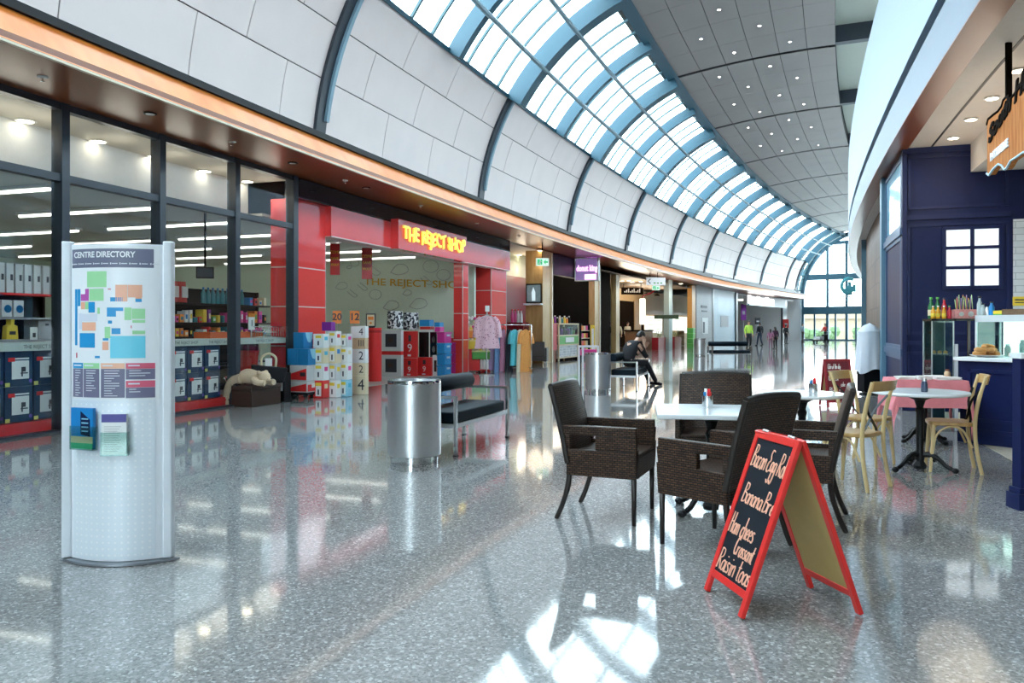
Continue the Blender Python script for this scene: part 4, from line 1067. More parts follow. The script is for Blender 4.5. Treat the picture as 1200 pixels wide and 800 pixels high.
# --- counter
A=G(1125,517.5); Bp=G(1196,526); cd=(Bp-A).normalized(); ang=math.atan2(cd.y,cd.x)
ct=thing('cafe_counter','navy panelled cafe counter with a white top','counter',V((A.x,A.y,.004)),ang)
LC=1.45
q=MB(); q.box(0,LC,0,.75,.0,.955); q.build('carcass',MT['navy'],ct)
q=MB()
q.box(-.02,LC,-.02,.77,0,.13); q.box(-.01,LC,-.012,.76,.13,.17)
for a,b,c,e in ((.09,LC,.25,.29),(.09,LC,.82,.86),(.09,.13,.25,.86)): q.box(a,b,-.015,.001,c,e)
for a,b,c,e in ((.08,.67,.25,.29),(.08,.67,.82,.86),(.08,.12,.25,.86),(.63,.67,.25,.86)): q.box(-.015,.001,a,b,c,e)
q.build('moulding',MT['navy_lt'],ct)
q=MB(); q.box(-.05,LC,-.06,.80,.955,1.0); q.build('worktop',MT['marble'],ct,bevel=.008)
cm=ct.matrix_basis
dc=thing('display_case','lit glass display case on the white cafe counter','display case',cm@V((0.06,.22,1.001)),ang)
HC=.46
q=MB()
for x in (0.0,LC-.1):
    for y in (0,.56): q.box(x,x+.02,y,y+.02,0,HC)
q.box(0,LC,0,.58,HC,HC+.03); q.box(0,LC,0,.03,HC-.05,HC); q.build('frame',mat('pale case frame',(.7,.74,.76),.3),dc)
q=MB(); q.box(.02,LC,.002,.008,0,HC-.05); q.box(.002,.008,.02,.56,0,HC); q.build('glass',MT['case_glass'],dc)
q=MB(); q.box(.06,LC,.54,.56,0.01,HC-.03); q.build('back_panel',mat('lit case lining',(.85,.9,.88),.5,emit=(.85,1,.94),es=1.0),dc)
q=MB(); q.box(.05,LC-.1,.30,.53,.26,.272); q.build('shelf',MT['case_glass'],dc)
q=MB(); q.box(.05,LC,.03,.07,HC-.045,HC-.02); q.build('strip_light',MT['tube'],dc)
rj=random.Random(21)
for i in range(6):
    b=thing('glass_jar','small glass jar in the row inside the lit display case','jar',cm@V((.34+.16*i,.40,1.003)),0,'jars in the display case')
    h=.1+.05*(i%3); q=MB(); q.lathe([(.03,0),(.035,.02),(.035,h),(.02,h+.03)],12); q.build('jar_body',mat('jar grey',(.35,.42,.42),.2),b); q=MB(); q.lathe([(.025,h+.03),(.025,h+.055)],10); q.build('lid',MT['steel'],b)
pl=thing('pastry_plate','round white plate of golden croissants on the cafe counter','plate',cm@V((.25,.10,1.001)),0)
q=MB(); q.lathe([(.09,0),(.10,.008),(.17,.022),(.175,.028),(.1,.014),(1e-4,.012)],28); q.build('plate_body',MT['white'],pl)
MT['crust']=mat('baked crust',(.55,.26,.07),.5,var=.3,scale=20,bump=.3)
def croissant(p,rz,lab,s=1):
    o=thing('croissant',lab,'pastry',p,rz,'croissants on the white plate')
    q=MB(); pts=[(.065*s*math.cos(a),.05*s*math.sin(a),.028*s) for a in lin(R(-20),R(200),13)]
    q.tube(pts,[.010*s+.020*s*math.sin(PI*i/12)*(1+.13*(i%2)) for i in range(13)],10); q.build('body',MT['crust'],o)
for i in range(9):
    a=i*2.4; rr=.03+.08*((i*7)%5)/5; croissant(cm@V((.25,.10,1.001))+V((rr*math.cos(a),rr*math.sin(a),.016+.04*(i//4))),a,'golden croissant in the heap on the white counter plate')
for i in range(5):
    b=thing('wrapped_pastry','pale wrapped pastry in the row right of the croissant plate','pastry',cm@V((.56+.13*i,.07+.03*(i%2),1.002)),i*.5,'wrapped pastries on the counter')
    q=MB(); q.sphere((0,0,.035),.06,10,0,(1,.7,.58)); q.build('body',MT['paper'] if i%2 else MT['creambox'],b)
# tall glass cabinet left of the counter
YT=10.35
def Pt(px,Y): return V(((px-600)/FPX*Y,Y,0))
tc_=thing('glass_cabinet','tall dark glass cabinet at the left end of the cafe counter','cabinet',Pt(1091.5,YT)+V((0,0,.004)),R(-14))
wc=.27; q=MB()
for x in (0,wc-.015):
    for y in (0,.42): q.box(x,x+.015,y,y+.015,0,1.43)
q.box(0,wc,0,.435,0,.12); q.build('frame',MT['steel'],tc_)
q=MB(); q.box(.0,wc,-.01,.45,1.43,1.46); q.build('top',MT['black_gloss'],tc_)
q=MB(); q.box(.015,wc-.015,.004,.01,.12,1.43); q.box(.003,.009,.015,.42,.12,1.43); q.build('glass',MT['case_glass'],tc_)
q=MB(); q.box(.01,wc-.01,.40,.43,.12,1.43); q.build('back_panel',mat('dark teal panel',(.02,.05,.07),.3),tc_)
for z in (.55,.98):
    q=MB(); q.box(.012,wc-.012,.02,.4,z,z+.012); q.build('shelf',MT['case_glass'],tc_)
q=MB(); q.box(wc+.005,wc+.04,-.02,.03,0,1.13); q.build('white_post',mat('white post',(.7,.7,.74),.4),tc_)
tm=tc_.matrix_basis
for i in range(3):
    b=thing('cake_plate','small plated cake inside the tall glass cabinet','cake',tm@V((.08+.07*i,.2,.994)),0,'cakes in the glass cabinet')
    q=MB(); q.lathe([(.03,0),(.032,.004)],14); q.build('plate_body',MT['white'],b); q=MB(); q.lathe([(.025,.004),(.025,.035),(1e-4,.05)],12); q.build('cake',MT['crust'],b)
# shelf over the counter carrying bottles, straws and jars
sh=thing('bottle_shelf','black shelf above the counter carrying drinks and straws','shelf',tm@V((wc+.012,-.02,1.432)),R(-14))
q=MB(); q.box(0,.28,0,.40,0,.028); q.box(.24,.27,.34,.38,-1.428,0); q.build('shelf_board',MT['black_gloss'],sh)
def bottle(x,y,h,mm,lab,grp,cap='red',lbl=None,rr=.028):
    b=thing('drink_bottle',lab,'bottle',tm@V((x,y,1.462)),0,grp)
    q=MB(); q.lathe([(rr*.9,0),(rr,.01),(rr,h*.55),(rr*.45,h*.78),(rr*.42,h*.92)],12); q.build('bottle_body',mm,b)
    q=MB(); q.lathe([(rr*.5,h*.9),(rr*.5,h)],10); q.build('cap',MT[cap],b)
    if lbl:
        q=MB(); q.lathe([(rr*1.02,h*.15),(rr*1.02,h*.42)],12); q.build('label_band',MT[lbl],b)
MT['gbottle']=mat('green bottle',(.02,.16,.05),.12); MT['juice']=mat('orange juice',(.80,.38,.03),.2); MT['redj']=mat('red juice',(.55,.03,.05),.2); MT['clearb']=mat('grey clear bottle',(.45,.52,.52),.1)
for i,x in enumerate((.07,.15)): bottle(x,.30,.29,MT['gbottle'],'tall green bottle with a pale label in the back row above the cabinet','green bottles on the shelf','green','creambox',.038)
bottle(.23,.3,.28,MT['redj'],'tall dark red bottle behind the red juice bottle','', 'ink','purple',.035)
for i,x in enumerate((.04,.10,.17)): bottle(x,.08,.17,MT['juice'],'short orange juice bottle in the front row above the cabinet','juice bottles on the shelf','white','yellow',.027)
bottle(.235,.08,.17,MT['redj'],'short red juice bottle with a green cap next to the orange ones',None,'green',None,.026)
bx=thing('straw_box','red and white box holding straws on the shelf','box',tm@V((.29,.05,1.462)),R(-14))
q=MB(); q.box(0,.26,0,.14,0,.12); q.build('carton',mat('red white carton',(.62,.25,.24),.5,var=.5,scale=30),bx,bevel=.004)
q=MB(); q.lathe([(1e-4,0),(.035,0)],14,M=Matrix.Translation((.19,-.003,.06))@Matrix.Rotation(R(90),4,'X')); q.lathe([(1e-4,0),(.03,0)],14,M=Matrix.Translation((.08,-.003,.06))@Matrix.Rotation(R(90),4,'X')); q.build('round_label',MT['paper'],bx)
for i in range(16):
    g=i%3; b=thing('drinking_straw',['pale green straw standing in the straw box','orange straw standing in the straw box','lilac straw standing in the straw box'][g],'straw',bx.matrix_basis@V((.03+.013*i,.05+.02*(i%3),.121)),0,['green straws','orange straws','lilac straws'][g])
    q=MB(); a=rj.uniform(-.14,.14); q.tube([(0,0,0),(a*.13,.01,.13+.02*(i%4))],.005,6); q.build('straw',[mat('pale green straw',(.5,.7,.3),.4),MT['orange'],mat('lilac straw',(.5,.35,.6),.4)][g],b)
def onshelf(px,h,Y=9.9): 
    p=Pt(px,Y); return V((p.x,p.y,1.492))
cz=1.492
def oncase(px,y=.3):
    # point on the case top along the pixel column
    t=(px-600)/FPX; o=cm@V((.06,.22+y,0)); k=(t*o.y-o.x)/(cd.x-t*cd.y); p=o+cd*k; return V((p.x,p.y,cz))
for px,h,lab,mm in ((1148,.24,'clear glass bottle with a dark stopper on the display case','clearb'),(1152,.15,'squat clear glass jar next to the stoppered bottle','clearb'),(1157,.12,'small pewter cup between the jar and the blue bottle','steel'),(1162,.17,'blue glass bottle on the display case','blue')):
    b=thing('glass_bottle',lab,'bottle',oncase(px),0)
    q=MB(); q.lathe([(.028,0),(.032,.02),(.03,h*.6),(.015,h*.8),(.014,h*.92)],12); q.build('bottle_body',MT[mm],b); q=MB(); q.lathe([(.018,h*.9),(.02,h)],10); q.build('stopper',MT['ink'],b)
b=thing('card_box','small green and yellow card box on the display case','box',oncase(1171),ang); q=MB(); q.box(-.055,.055,-.03,.03,0,.06); q.build('carton',MT['yellow'],b); q=MB(); q.box(-.056,.056,-.031,.031,.001,.02); q.build('printed_strip',MT['green'],b)
b=thing('wicker_tray','long brown wicker tray on the display case','tray',oncase(1196),ang)
MT['wick_t']=brickmat('tan wicker',(.30,.17,.09),(.22,.12,.06),(.08,.04,.02),.03,.012,.003,.6,.5)
q=MB(); q.box(-.16,.3,-.1,.1,0,.015); 
for a,b_,c,e in ((-.16,.3,-.1,-.085),(-.16,.3,.085,.1),(-.16,-.145,-.1,.1),(.285,.3,-.1,.1)): q.box(a,b_,c,e,.0,.075)
q.build('body',MT['wick_t'],b)
o=thing('wall_notice','small yellow notice with dark lettering on the white tiles','sign',onnavy(1194,358,.022),0); o.rotation_euler=(0,0,math.atan2(-dn.y,-dn.x)); 
q=MB(); q.box(-.09,.12,-.004,0,0,.14); q.build('card',MT['yellow'],o); q=MB(); q.box(-.06,.09,-.007,-.003,.08,.1); q.box(-.06,.09,-.007,-.003,.04,.055); q.build('printed_strip',MT['ink'],o)
# near end panel of the counter, at the right edge
P0=G(1191.5,597.5)
o=thing('counter_end','navy counter end panel with a stepped plinth at the near cafe corner','counter',V((P0.x,P0.y,0)),R(0))
q=MB(); q.box(.03,.7,0.0,.10,.14,1.12); q.build('panel',MT['navy'],o); q=MB(); q.box(0,.7,-.03,.13,0,.12); q.box(.015,.7,-.015,.115,.12,.16); q.build('plinth',MT['navy_lt'],o); q=MB(); q.box(.02,.7,-.02,.12,1.12,1.16); q.build('worktop',MT['marble'],o)
# --- hanging shaped sign
RSG=RR-.55
def spt(px,py):
    th=th_at(px,RSG,True); p=pol(RSG,th); return V((p.x,p.y,ZP(py,p.y)))
s0=spt(1160.5,200); sth=theta(s0); st=V((-math.sin(R(sth)),math.cos(R(sth)),0)) # toward camera
def sp2(px,py):
    # flat plane through s0 along st
    t=(px-600)/FPX; k=(t*s0.y-s0.x)/(st.x-t*st.y); return k, ZP(py,s0.y+st.y*k)
outline=[(1160.3,146),(1162,139),(1168,134),(1174,129.5),(1178,124),(1180,117),(1183,113.5),(1189,115),(1193,110),(1198,103),(1206,97),(1216,90),(1230,84),(1240,110),(1240,150),(1240,166),(1228,170),(1212,177),(1204,178),(1196,183.5),(1189,188),(1184.5,196),(1182,198.5),(1178,193.5),(1174,192),(1168,198),(1163,205),(1160.5,203)]
pts=[sp2(*p) for p in outline]
sn=V((-st.y,st.x,0)); 
if sn.x>0: sn=-sn
sg=thing('hanging_sign','shaped copper patisserie sign with dark script hanging under the cafe ceiling','sign',s0,0)
def s3(k,z,off): return st*k+V((0,0,z-s0.z))+sn*off
MT['copper']=woodmat('copper timber',(.42,.13,.03),(.60,.24,.08),.75,(9,9,1)); nodes(MT['copper'])[2].inputs['Specular IOR Level'].default_value=.08
q=MB(); n=len(pts); q.raw([s3(k,z,.03) for k,z in pts]+[s3(k,z,-.03) for k,z in pts],[tuple(range(n)),tuple(range(2*n-1,n-1,-1))]+[(i,i+n,(i+1)%n+n,(i+1)%n) for i in range(n)]); q.build('board',MT['copper'],sg)
q=MB(); q.tube([s3(k,z,.03) for k,z in pts[:13]],.014,6); q.build('dark_edge',MT['umber'],sg)
q=MB(); q.tube([s3(k,z,.034) for k,z in pts[15:]],.012,6); q.build('pale_edge',mat('pale blue edge',(.40,.62,.75),.3),sg)
q=MB(); ka,za=sp2(1162.5,158); kb,zb_=sp2(1200,128)
q.text('South',.235,lambda x,y,z: s3(ka+.02+x*1.55,za-.03+y+x*.30,.036+z),0,'LEFT',.008,.010,.25); kc=ka+.02+.95*1.02
q.text('Hill',.27,lambda x,y,z: s3(kc+.0+x*1.4,za+.16+y+x*.22,.036+z),0,'LEFT',.008,.008,.25); q.build('script_lettering',MT['umber'],sg)
q=MB(); k2,z2=sp2(1165,185); q.text('PATISSERIE',.115,lambda x,y,z: s3(k2+x*1.25,z2+y+x*.03,.036+z),0,'LEFT',.006,.004); q.build('small_lettering',mat('pale letters',(.75,.78,.82),.3),sg)
k3,z3=sp2(1182,116); k4,z4=sp2(1222,92)
q=MB()
for kk,zz in ((k3,z3),(k4,z4)): q.box(-.03,.03,-.012,.012,0,4.25-zz,0,Matrix.Translation(s3(kk,zz,0)))
q.build('hanger',MT['umber'],sg)
# draped white cloth on a dark stand
c=G(1019,462); o=thing('draped_stand','white cloth draped over a dark stand between the navy front and the mall','stand',c,R(10)); s_=c.y/FPX
q=MB(); q.lathe([(.20,0),(.2,.03),(.05,.05),(.045,.75)],16); q.box(-.2,.2,-.12,.12,.06,.7); q.build('stand_body',MT['black'],o)
rr=random.Random(2)
def drp(u,v):
    a=u*2*PI; f=.23+.05*v+.022*math.sin(5*a+2*v)*v+.012*math.sin(11*a)*v
    top=1.42-.95*v+ .05*math.sin(3*a)*v
    if v<.15: f*=v/.15
    return V((f*math.cos(a),f*.75*math.sin(a),min(top+ (0.04 if v<.15 else 0),1.44)))
q=MB(); q.grid(drp,lin(0,1,41),lin(0,1,14)); q.build('cloth',mat('white draped cloth',(.72,.74,.80),.8,bump=.2,scale=8),o)
# ================================================================ GOODS IN FRONT OF THE DISCOUNT SHOP
fr_=lambda o: o.matrix_basis
# ottoman with teddy bear, handbag, black pedestal
ob=(295,477)
o,l,d,h=carton('ottoman','dark brown leather storage ottoman by the window post, under the teddy bear','ottoman',295,271.5,329,458,477,MT['brown_leather'],base=ob)
q=MB(); q.box(-.012,l+.012,-.012,d+.012,h,h+.085); q.build('lid',MT['brown_leather'],o,bevel=.02)
ot=o; oth=h+.085; OM=Matrix.Translation(o.location)@Matrix.Rotation(o.rotation_euler.z,4,'Z')
MT['plush']=mat('cream plush',(.72,.55,.38),.95,var=.12,scale=60,bump=.6)
bear=thing('teddy_bear','large cream teddy bear lying face down over the brown ottoman','toy',OM@V((.17,d*.42,oth)),ot.rotation_euler.z-R(90))
hd2=d*.58
q=MB()
q.tube(smooth([(-.16,0,.12),(-.05,0,.15),(.1,0,.14),(.2,0,.13)],4),[.08,.10,.115,.125,.13,.13,.13,.125,.12,.115,.11,.10,.085],14)
q.build('body',MT['plush'],bear)
q=MB(); q.sphere((.29,0,.14),.115,16,0,(1,1,.95)); q.sphere((.385,0,.11),.06,12,0,(1,.9,.8)); q.sphere((.26,.10,.22),.04,10); q.sphere((.26,-.10,.22),.04,10); q.build('head',MT['plush'],bear)
q=MB(); q.sphere((.44,0,.125),.017,8); q.sphere((.36,.045,.175),.011,8); q.sphere((.36,-.045,.175),.011,8); q.build('nose_and_eyes',MT['ink'],bear)
for s in (-1,1):
    q=MB(); q.tube(smooth([(.16,s*.10,.11),(.27,s*.15,.06),(.40,s*.13,.05)],4),[.055,.06,.06,.06,.055,.055,.055,.055,.05],10); q.build('arm',MT['plush'],bear)
    y=s*.10
    q=MB(); q.tube(smooth([(-.10,y,.11),(-.2,y,.10),(-hd2-.06,y*1.1,.03),(-hd2-.12,y*1.2,-.14),(-hd2-.13,y*1.3,-.24)],4),[.085]*6+[.08]*6+[.07]*4+[.06],10)
    q.sphere((-hd2-.14,y*1.3,-.30),.075,10,0,(1,.95,1.15)); q.build('leg',MT['plush'],bear)
hb=thing('handbag','black handbag with a beige loop handle on the brown ottoman','bag',OM@V((l*.95,d*.55,oth)),ot.rotation_euler.z-R(60))
q=MB(); q.prism([(-.26,-.08,0),(.26,-.08,0),(.33,-.08,.26),(-.30,-.08,.33)],(0,.16,0)); q.build('bag_body',MT['cloth_black'],hb,bevel=.02)
q=MB(); q.tube(smooth([(-.12,0,.29),(-.12,0,.45),(0,0,.52),(.12,0,.45),(.12,0,.28)],5),.022,8); q.build('handle',MT['creambox'],hb)
q=MB(); q.box(-.06,.06,-.03,-.02,.30,.44); q.build('price_tag',MT['paper'],hb)
o,l,d,h=carton('black_pedestal','tall black display pedestal with a white price tag beside the ottoman','pedestal',333,327,341,437,471,MT['black'],base=(333,471))
q=MB(); q.box(-.006,.001,.03,min(d-.03,.22),h*.38,h*.95); q.build('price_tag',MT['paper'],o); q=MB(); q.box(-.007,.001,.03,min(d-.03,.22),h*.95,h*1.05); q.build('tag_header',MT['yellow'],o)
for i,(px,py,lab) in enumerate(((290,470,'red fabric folding chair next to the window post'),(305,468,'red fabric folding chair nearer the blue boxes'))):
    p=G(px,py); o=thing('folding_chair',lab,'chair',V((p.x-.12+.30*i,p.y+.05+.55*i,0)),R(-12))
    p0=.2
    q=MB(); q.slab(lambda u,v,w: V((u*p0,.22+.05*u*u-.04*v+w,.50+.42*v)),lin(-1,1,7),lin(0,1,3),0,.02); q.build('backrest',MT['red'],o)
    q=MB(); q.slab(lambda u,v,w: V((u*p0,-.24+.46*v,.44-.03*(1-u*u)+w)),lin(-1,1,7),lin(0,1,3),0,.02); q.build('seat',MT['red'],o)
    for s in (-1,1):
        q=MB(); q.tube([(s*p0,.26,.95),(s*p0,.2,.42),(s*p0,-.26,.012)],.013,6); q.build('leg',MT['chrome'],o)
        q=MB(); q.tube([(s*p0,-.26,.44),(s*p0,.26,.012)],.013,6); q.build('leg',MT['chrome'],o)
p=G(313,466); o=thing('wire_basket','white wire basket standing on the ledge behind the folding chairs','basket',pol(RD+.2,th_at(313,RD+.2),1.165),hall_rot(th_at(313,RD)))
q=MB()
for z in (0.01,.10,.2): q.tube([(-.3,-.15,z),(.3,-.15,z),(.3,.15,z),(-.3,.15,z)],.008,6,closed=True)
for x in lin(-.3,.3,9):
    for y in (-.15,.15): q.tube([(x,y,.0),(x,y,.2)],.005,5)
q.build('wire_body',MT['chrome'],o)
# cartons: (name,label,cat, pxc,pxl,pxr,top,bottom, mat, base px)
b1=(361,468)
MT['carblue']=mat('blue carton',(.01,.20,.46),.4); MT['wave']=mat('pale wave print',(.30,.62,.78),.4)
def wave(o,l,h):
    q=MB(); q.prism([(l*.2,-.003,h*.98),(l*.95,-.003,h*.98),(l*.95,-.003,h*.6),(l*.7,-.003,h*.35),(l*.45,-.003,h*.42),(l*.3,-.003,h*.7)],(0,.004,0)); q.build('printed_wave',MT['wave'],o)
o,l,d,h=carton('blue_carton','blue carton with a pale wave print, right one of the lower pair','box',361,349,372,408.5,428,MT['carblue'],base=b1); wave(o,l,h)
Yb=G(*b1).y; p,th,_,_=boxdims(361,None,349,372,Y=Yb); rv=V((math.cos(R(th)),math.sin(R(th)),0))
c2=thing('blue_carton','blue carton at the left of the lower pair, further from the hall','box',o.location+rv*(d+.01),o.rotation_euler.z)
q=MB(); q.box(0,l,0,d,.001,h-.001); q.build('body',MT['carblue'],c2,bevel=.006)
c3=thing('blue_carton','blue carton with a pale wave print on top of the lower pair','box',o.location+rv*(d*.45)+V((0,0,h)),o.rotation_euler.z)
q=MB(); q.box(0,l,0,d,.001,h*.98); q.build('carton',MT['carblue'],c3,bevel=.006); wave(c3,l,h)
o,l,d,h=carton('toy_carton','wide grey and red picture carton under the blue cartons','box',360,339.5,368,428,446.5,MT['greywhite'],base=b1,lab2=1)
q=MB(); q.prism([(-.004,d*.05,.02),(-.004,d*.95,.02),(-.004,d*.95,h*.45),(-.004,d*.05,h*.8)],(.004,0,0)); q.build('printed_picture',MT['red'],o); q=MB(); q.box(-.006,-.002,d*.1,d*.4,h*.3,h*.55); q.build('printed_text',MT['ink'],o)
tz=o.location.z
o,l,d,h=carton('toy_carton','lower grey and red picture carton just above the wheeled dolly','box',360,339.5,384,447,460,MT['greywhite'],base=b1)
q=MB(); q.prism([(-.004,d*.05,.02),(-.004,d*.95,.02),(-.004,d*.95,h*.45),(-.004,d*.05,h*.8)],(.004,0,0)); q.box(.02,l-.02,-.004,0,.02,h*.7); q.build('printed_picture',MT['red'],o); q=MB(); q.box(l*.2,l*.8,-.007,-.003,h*.4,h*.8); q.build('printed_text',MT['paper'],o)
zb=o.location.z; rz=o.rotation_euler.z; lo=o.location.copy()
o=thing('dolly','low black dolly with chrome castors under the picture cartons','dolly',V((lo.x,lo.y,0)),rz)
q=MB(); q.box(0,l,0,d,zb-.045,zb-.003); q.build('deck',MT['black'],o)
for x in (.08,l-.08):
    for y in (.08,d-.08):
        q=MB(); q.tube([(x-.025,y,.045),(x+.025,y,.045)],.045,10); q.tube([(x,y,.045),(x,y,zb-.04)],.012,6); q.build('castor',MT['chrome'],o)
# white tagged cartons in a heap of columns
rj=random.Random(9)
MT['accent']=[MT[k] for k in ('red','yellow','cyan','creambox','pink','blue')]
def heap(px0,px1,tops,basepx,labs,mmf):
    base=(px1-2,basepx); n=len(tops)-1
    for i in range(n):
        pt,pbm=tops[i+1],tops[i]
        mm=mmf(i)
        o,l,d,h=carton('boxed_homeware',labs[i],'box',px0+(px1-px0)*.62,px0,px1,pt,pbm-.2,mm,base=base,deco=1)
        q=MB(); q.box(-.005,.001,d*.2,d*.75,h*.12,h*.7); q.build('price_tag',MT['paper'],o)
        q=MB(); q.box(-.006,.0,d*.2,d*.75,h*.7,h*.88); q.build('tag_header',MT['yellow'],o)
        q=MB(); q.box(-.008,-.004,d*.4,d*.55,h*.2,h*.5); q.build('figure',MT['ink'],o)
        q=MB(); q.box(l*.2,l*.7,-.004,.001,h*.55,h*.8); q.build('printed_panel',rj.choice(MT['accent']),o)
wb=lambda i: [MT['paper'],MT['greywhite'],MT['creambox']][i%3]
heap(367,386,[467,446,426,408,391],467,['white and red homeware carton at the floor, first column after the dolly','homeware carton with a yellow headed tag, second level of the first column','food picture carton on the third level of the first column','food picture carton at the top of the first column'],lambda i:[MT['red'],MT['paper'],MT['creambox'],MT['paper']][i])
heap(384,400,[466,446,426,405,388],466,['cream homeware carton at the floor of the second column','white homeware carton on the second level of the second column','white homeware carton on the third level of the second column','white homeware carton at the top of the second column'],wb)
heap(397,413,[465,445,425,407,391],465,['pale blue homeware carton at the floor of the third column','white homeware carton on the second level of the third column','yellow tagged carton on the third level of the third column','white homeware carton at the top of the third column'],lambda i:[MT['wave'],MT['paper'],MT['paper'],MT['greywhite']][i])
o,l,d,h=carton('purple_box','small purple box on top of the first homeware columns','box',388,377,393,377,387.5,MT['purple'],base=(386,466))
# numbered cartons
nb=(419,462.5); tops=[462.5,440.5,425.5,409,396,382]
for i,(n_,lab,mm) in enumerate((('4','cream carton marked 4 at the bottom of the numbered stack','creambox'),('2','cream carton marked 2, second from the floor in the numbered stack','creambox'),('2','cream carton marked 2 in the middle of the numbered stack','paper'),('III','tan carton with dark strokes, second from the top of the numbered stack','cardboard'),('4','pale carton marked 4 at the top of the numbered stack','paper'))):
    o,l,d,h=carton('numbered_carton',lab,'box',428,411,432,tops[i+1],tops[i]-.15,MT[mm],base=nb,deco=1)
    flattext(o,'figure',n_,h*.85,d*.28,h*.5,MT['ink'])
# price signs above
for px0,px1,py0,py1,txt,lab in ((390,400,364,379,'20','orange price sign reading 20 above the homeware cartons'),(410,421,364,379,'12','orange price sign reading 12 above the numbered cartons')):
    Y=16.6; c=W((px0+px1)/2,py1,Y); w_=(px1-px0)/FPX*Y/2; hh=(py1-py0)/FPX*Y
    o=thing('price_sign',lab,'sign',c,R(6)); q=MB(); q.box(-w_,w_,-.008,.008,0,hh); q.build('card',MT['orange'],o)
    q=MB(); q.text(txt,hh*.75,lambda x,y,z: V((x,-.012,hh*.5+y)),0,off=.005); q.build('figures',MT['ink'],o)
    q=MB(); q.tube([(0,.02,-c.z+ (.0 if txt=='20' else 0)+.02),(0,.02,.02)],.008,6); q.build('post',MT['steel'],o)
# red dump bin, framed sign on it
o=thing('dump_bin','tall red round dump bin to the right of the numbered cartons','bin',G(439,446.5),0); Y=o.location.y
rb2=8.2/FPX*Y; hb2=ZP(384,Y)
q=MB(); q.lathe([(rb2,0.0),(rb2,hb2),(rb2*.93,hb2),(rb2*.93,hb2-.15),(1e-4,hb2-.15)],24); q.build('bin_body',MT['red'],o)
q=MB(); q.lathe([(rb2*1.03,hb2-.12),(rb2*1.03,hb2-.06)],24); q.build('rim',MT['red_deep'],o)
c=W(434.5,380.5,Y); o=thing('framed_sign','small dark framed cream notice standing above the red dump bin','sign',V((c.x,c.y,hb2+.001)),R(5))
q=MB(); q.box(-.12,.12,-.01,.015,.02,.36); q.build('frame',MT['ink'],o); q=MB(); q.box(-.095,.095,-.014,-.009,.05,.33); q.build('sheet',MT['creambox'],o); q=MB(); q.box(-.07,.07,-.017,-.013,.2,.28); q.lathe([(1e-4,0),(.03,0)],10,M=Matrix.Translation((0,-.016,.12))@Matrix.Rotation(R(90),4,'X')); q.build('printed_mark',MT['orange'],o)
q=MB(); q.box(-.1,.1,-.06,.06,0,.02); q.build('foot',MT['black'],o)
# boxed ovens, red 9 boxes, black box
ov=(470,441.5)
def ovenbox(lab,y0,y1):
    o,l,d,h=carton('oven_carton',lab,'box',470,446.5,473,y0,y1,MT['greywhite'],base=ov,deco=1)
    q=MB(); q.box(-.005,.001,d*.22,d*.78,h*.2,h*.82); q.build('printed_oven',MT['ink'],o)
    q=MB(); q.box(-.008,-.004,d*.40,d*.62,h*.42,h*.62); q.build('oven_window',MT['brown_leather'],o)
    return o,l,d,h
ovenbox('white carton with a black oven picture, lower one by the dump bin',416,441.3); ovenbox('white carton with a black oven picture, upper one by the dump bin',386.5,411.5)
carton('red_slab_box','flat red box between the two oven cartons','box',470,446.5,473,411.6,415.9,MT['red'],base=ov)
def redbox(lab,c,l0,r0,y0,y1,base):
    o,l,d,h=carton('red_carton',lab,'box',c,l0,r0,y0,y1,MT['red'],base=base,deco=1)
    flattext(o,'figures','9',h*.42,d*.5,h*.36,MT['paper']); q=MB(); q.box(-.005,.001,d*.4,d*.6,h*.62,h*.85); q.build('printed_mark',MT['ink'],o); q=MB(); q.box(-.005,.001,d*.42,d*.66,h*.06,h*.13); q.build('printed_strip',MT['paper'],o)
    return o,l,d,h
rb3=(488,441)
redbox('red carton with a white 9 at the floor beside the lower oven carton',488,471.5,490,419.5,441,rb3)
redbox('red carton with a white 9 on top, beside the upper oven carton',488,472.5,490,388,419.3,rb3)
redbox('red carton with a white 9 at the floor beside the white heater carton',505,489.5,507,418.5,440.5,(505,440.5))
o,l,d,h=carton('speaker_carton','black carton with a printed loudspeaker on top of the right red carton','box',504,491,512,389,418.3,MT['black_gloss'],base=(505,440.5),deco=1)
q=MB()
for z in (.3,.7): q.lathe([(1e-4,0),(l*.22,0)],12,M=Matrix.Translation((l*.5,-.003,h*z))@Matrix.Rotation(R(90),4,'X'))
q.build('printed_speaker',MT['grey'],o); q=MB(); q.box(-.004,.001,d*.0,d*.1,0,h); q.build('printed_strip',MT['paper'],o)
carton('white_slab_box','flat white box on top of the black speaker carton','box',503,491,508,386.2,388.8,MT['paper'],base=(505,440.5))
o,l,d,h=carton('heater_carton','white carton with a printed heater at the floor beside the red cartons','box',514,506,517,416,440.3,MT['paper'],base=(514,440.3),deco=1)
q=MB(); q.box(-.005,.001,d*.3,d*.65,h*.2,h*.75); q.build('printed_heater',MT['brown_leather'],o)
MT['bw']=mat('black white print',(.4,.4,.4),.6); N,L,b=nodes(MT['bw'])
tc=N.new('ShaderNodeTexCoord'); vz=N.new('ShaderNodeTexNoise'); vz.inputs['Scale'].default_value=14; rp=N.new('ShaderNodeValToRGB'); rp.color_ramp.interpolation='CONSTANT'; rp.color_ramp.elements[0].color=(.02,.02,.03,1); rp.color_ramp.elements[1].position=.5; rp.color_ramp.elements[1].color=(.75,.75,.75,1)
L.new(tc.outputs['Object'],vz.inputs['Vector']); L.new(vz.outputs['Fac'],rp.inputs['Fac']); L.new(rp.outputs['Color'],b.inputs['Base Color'])
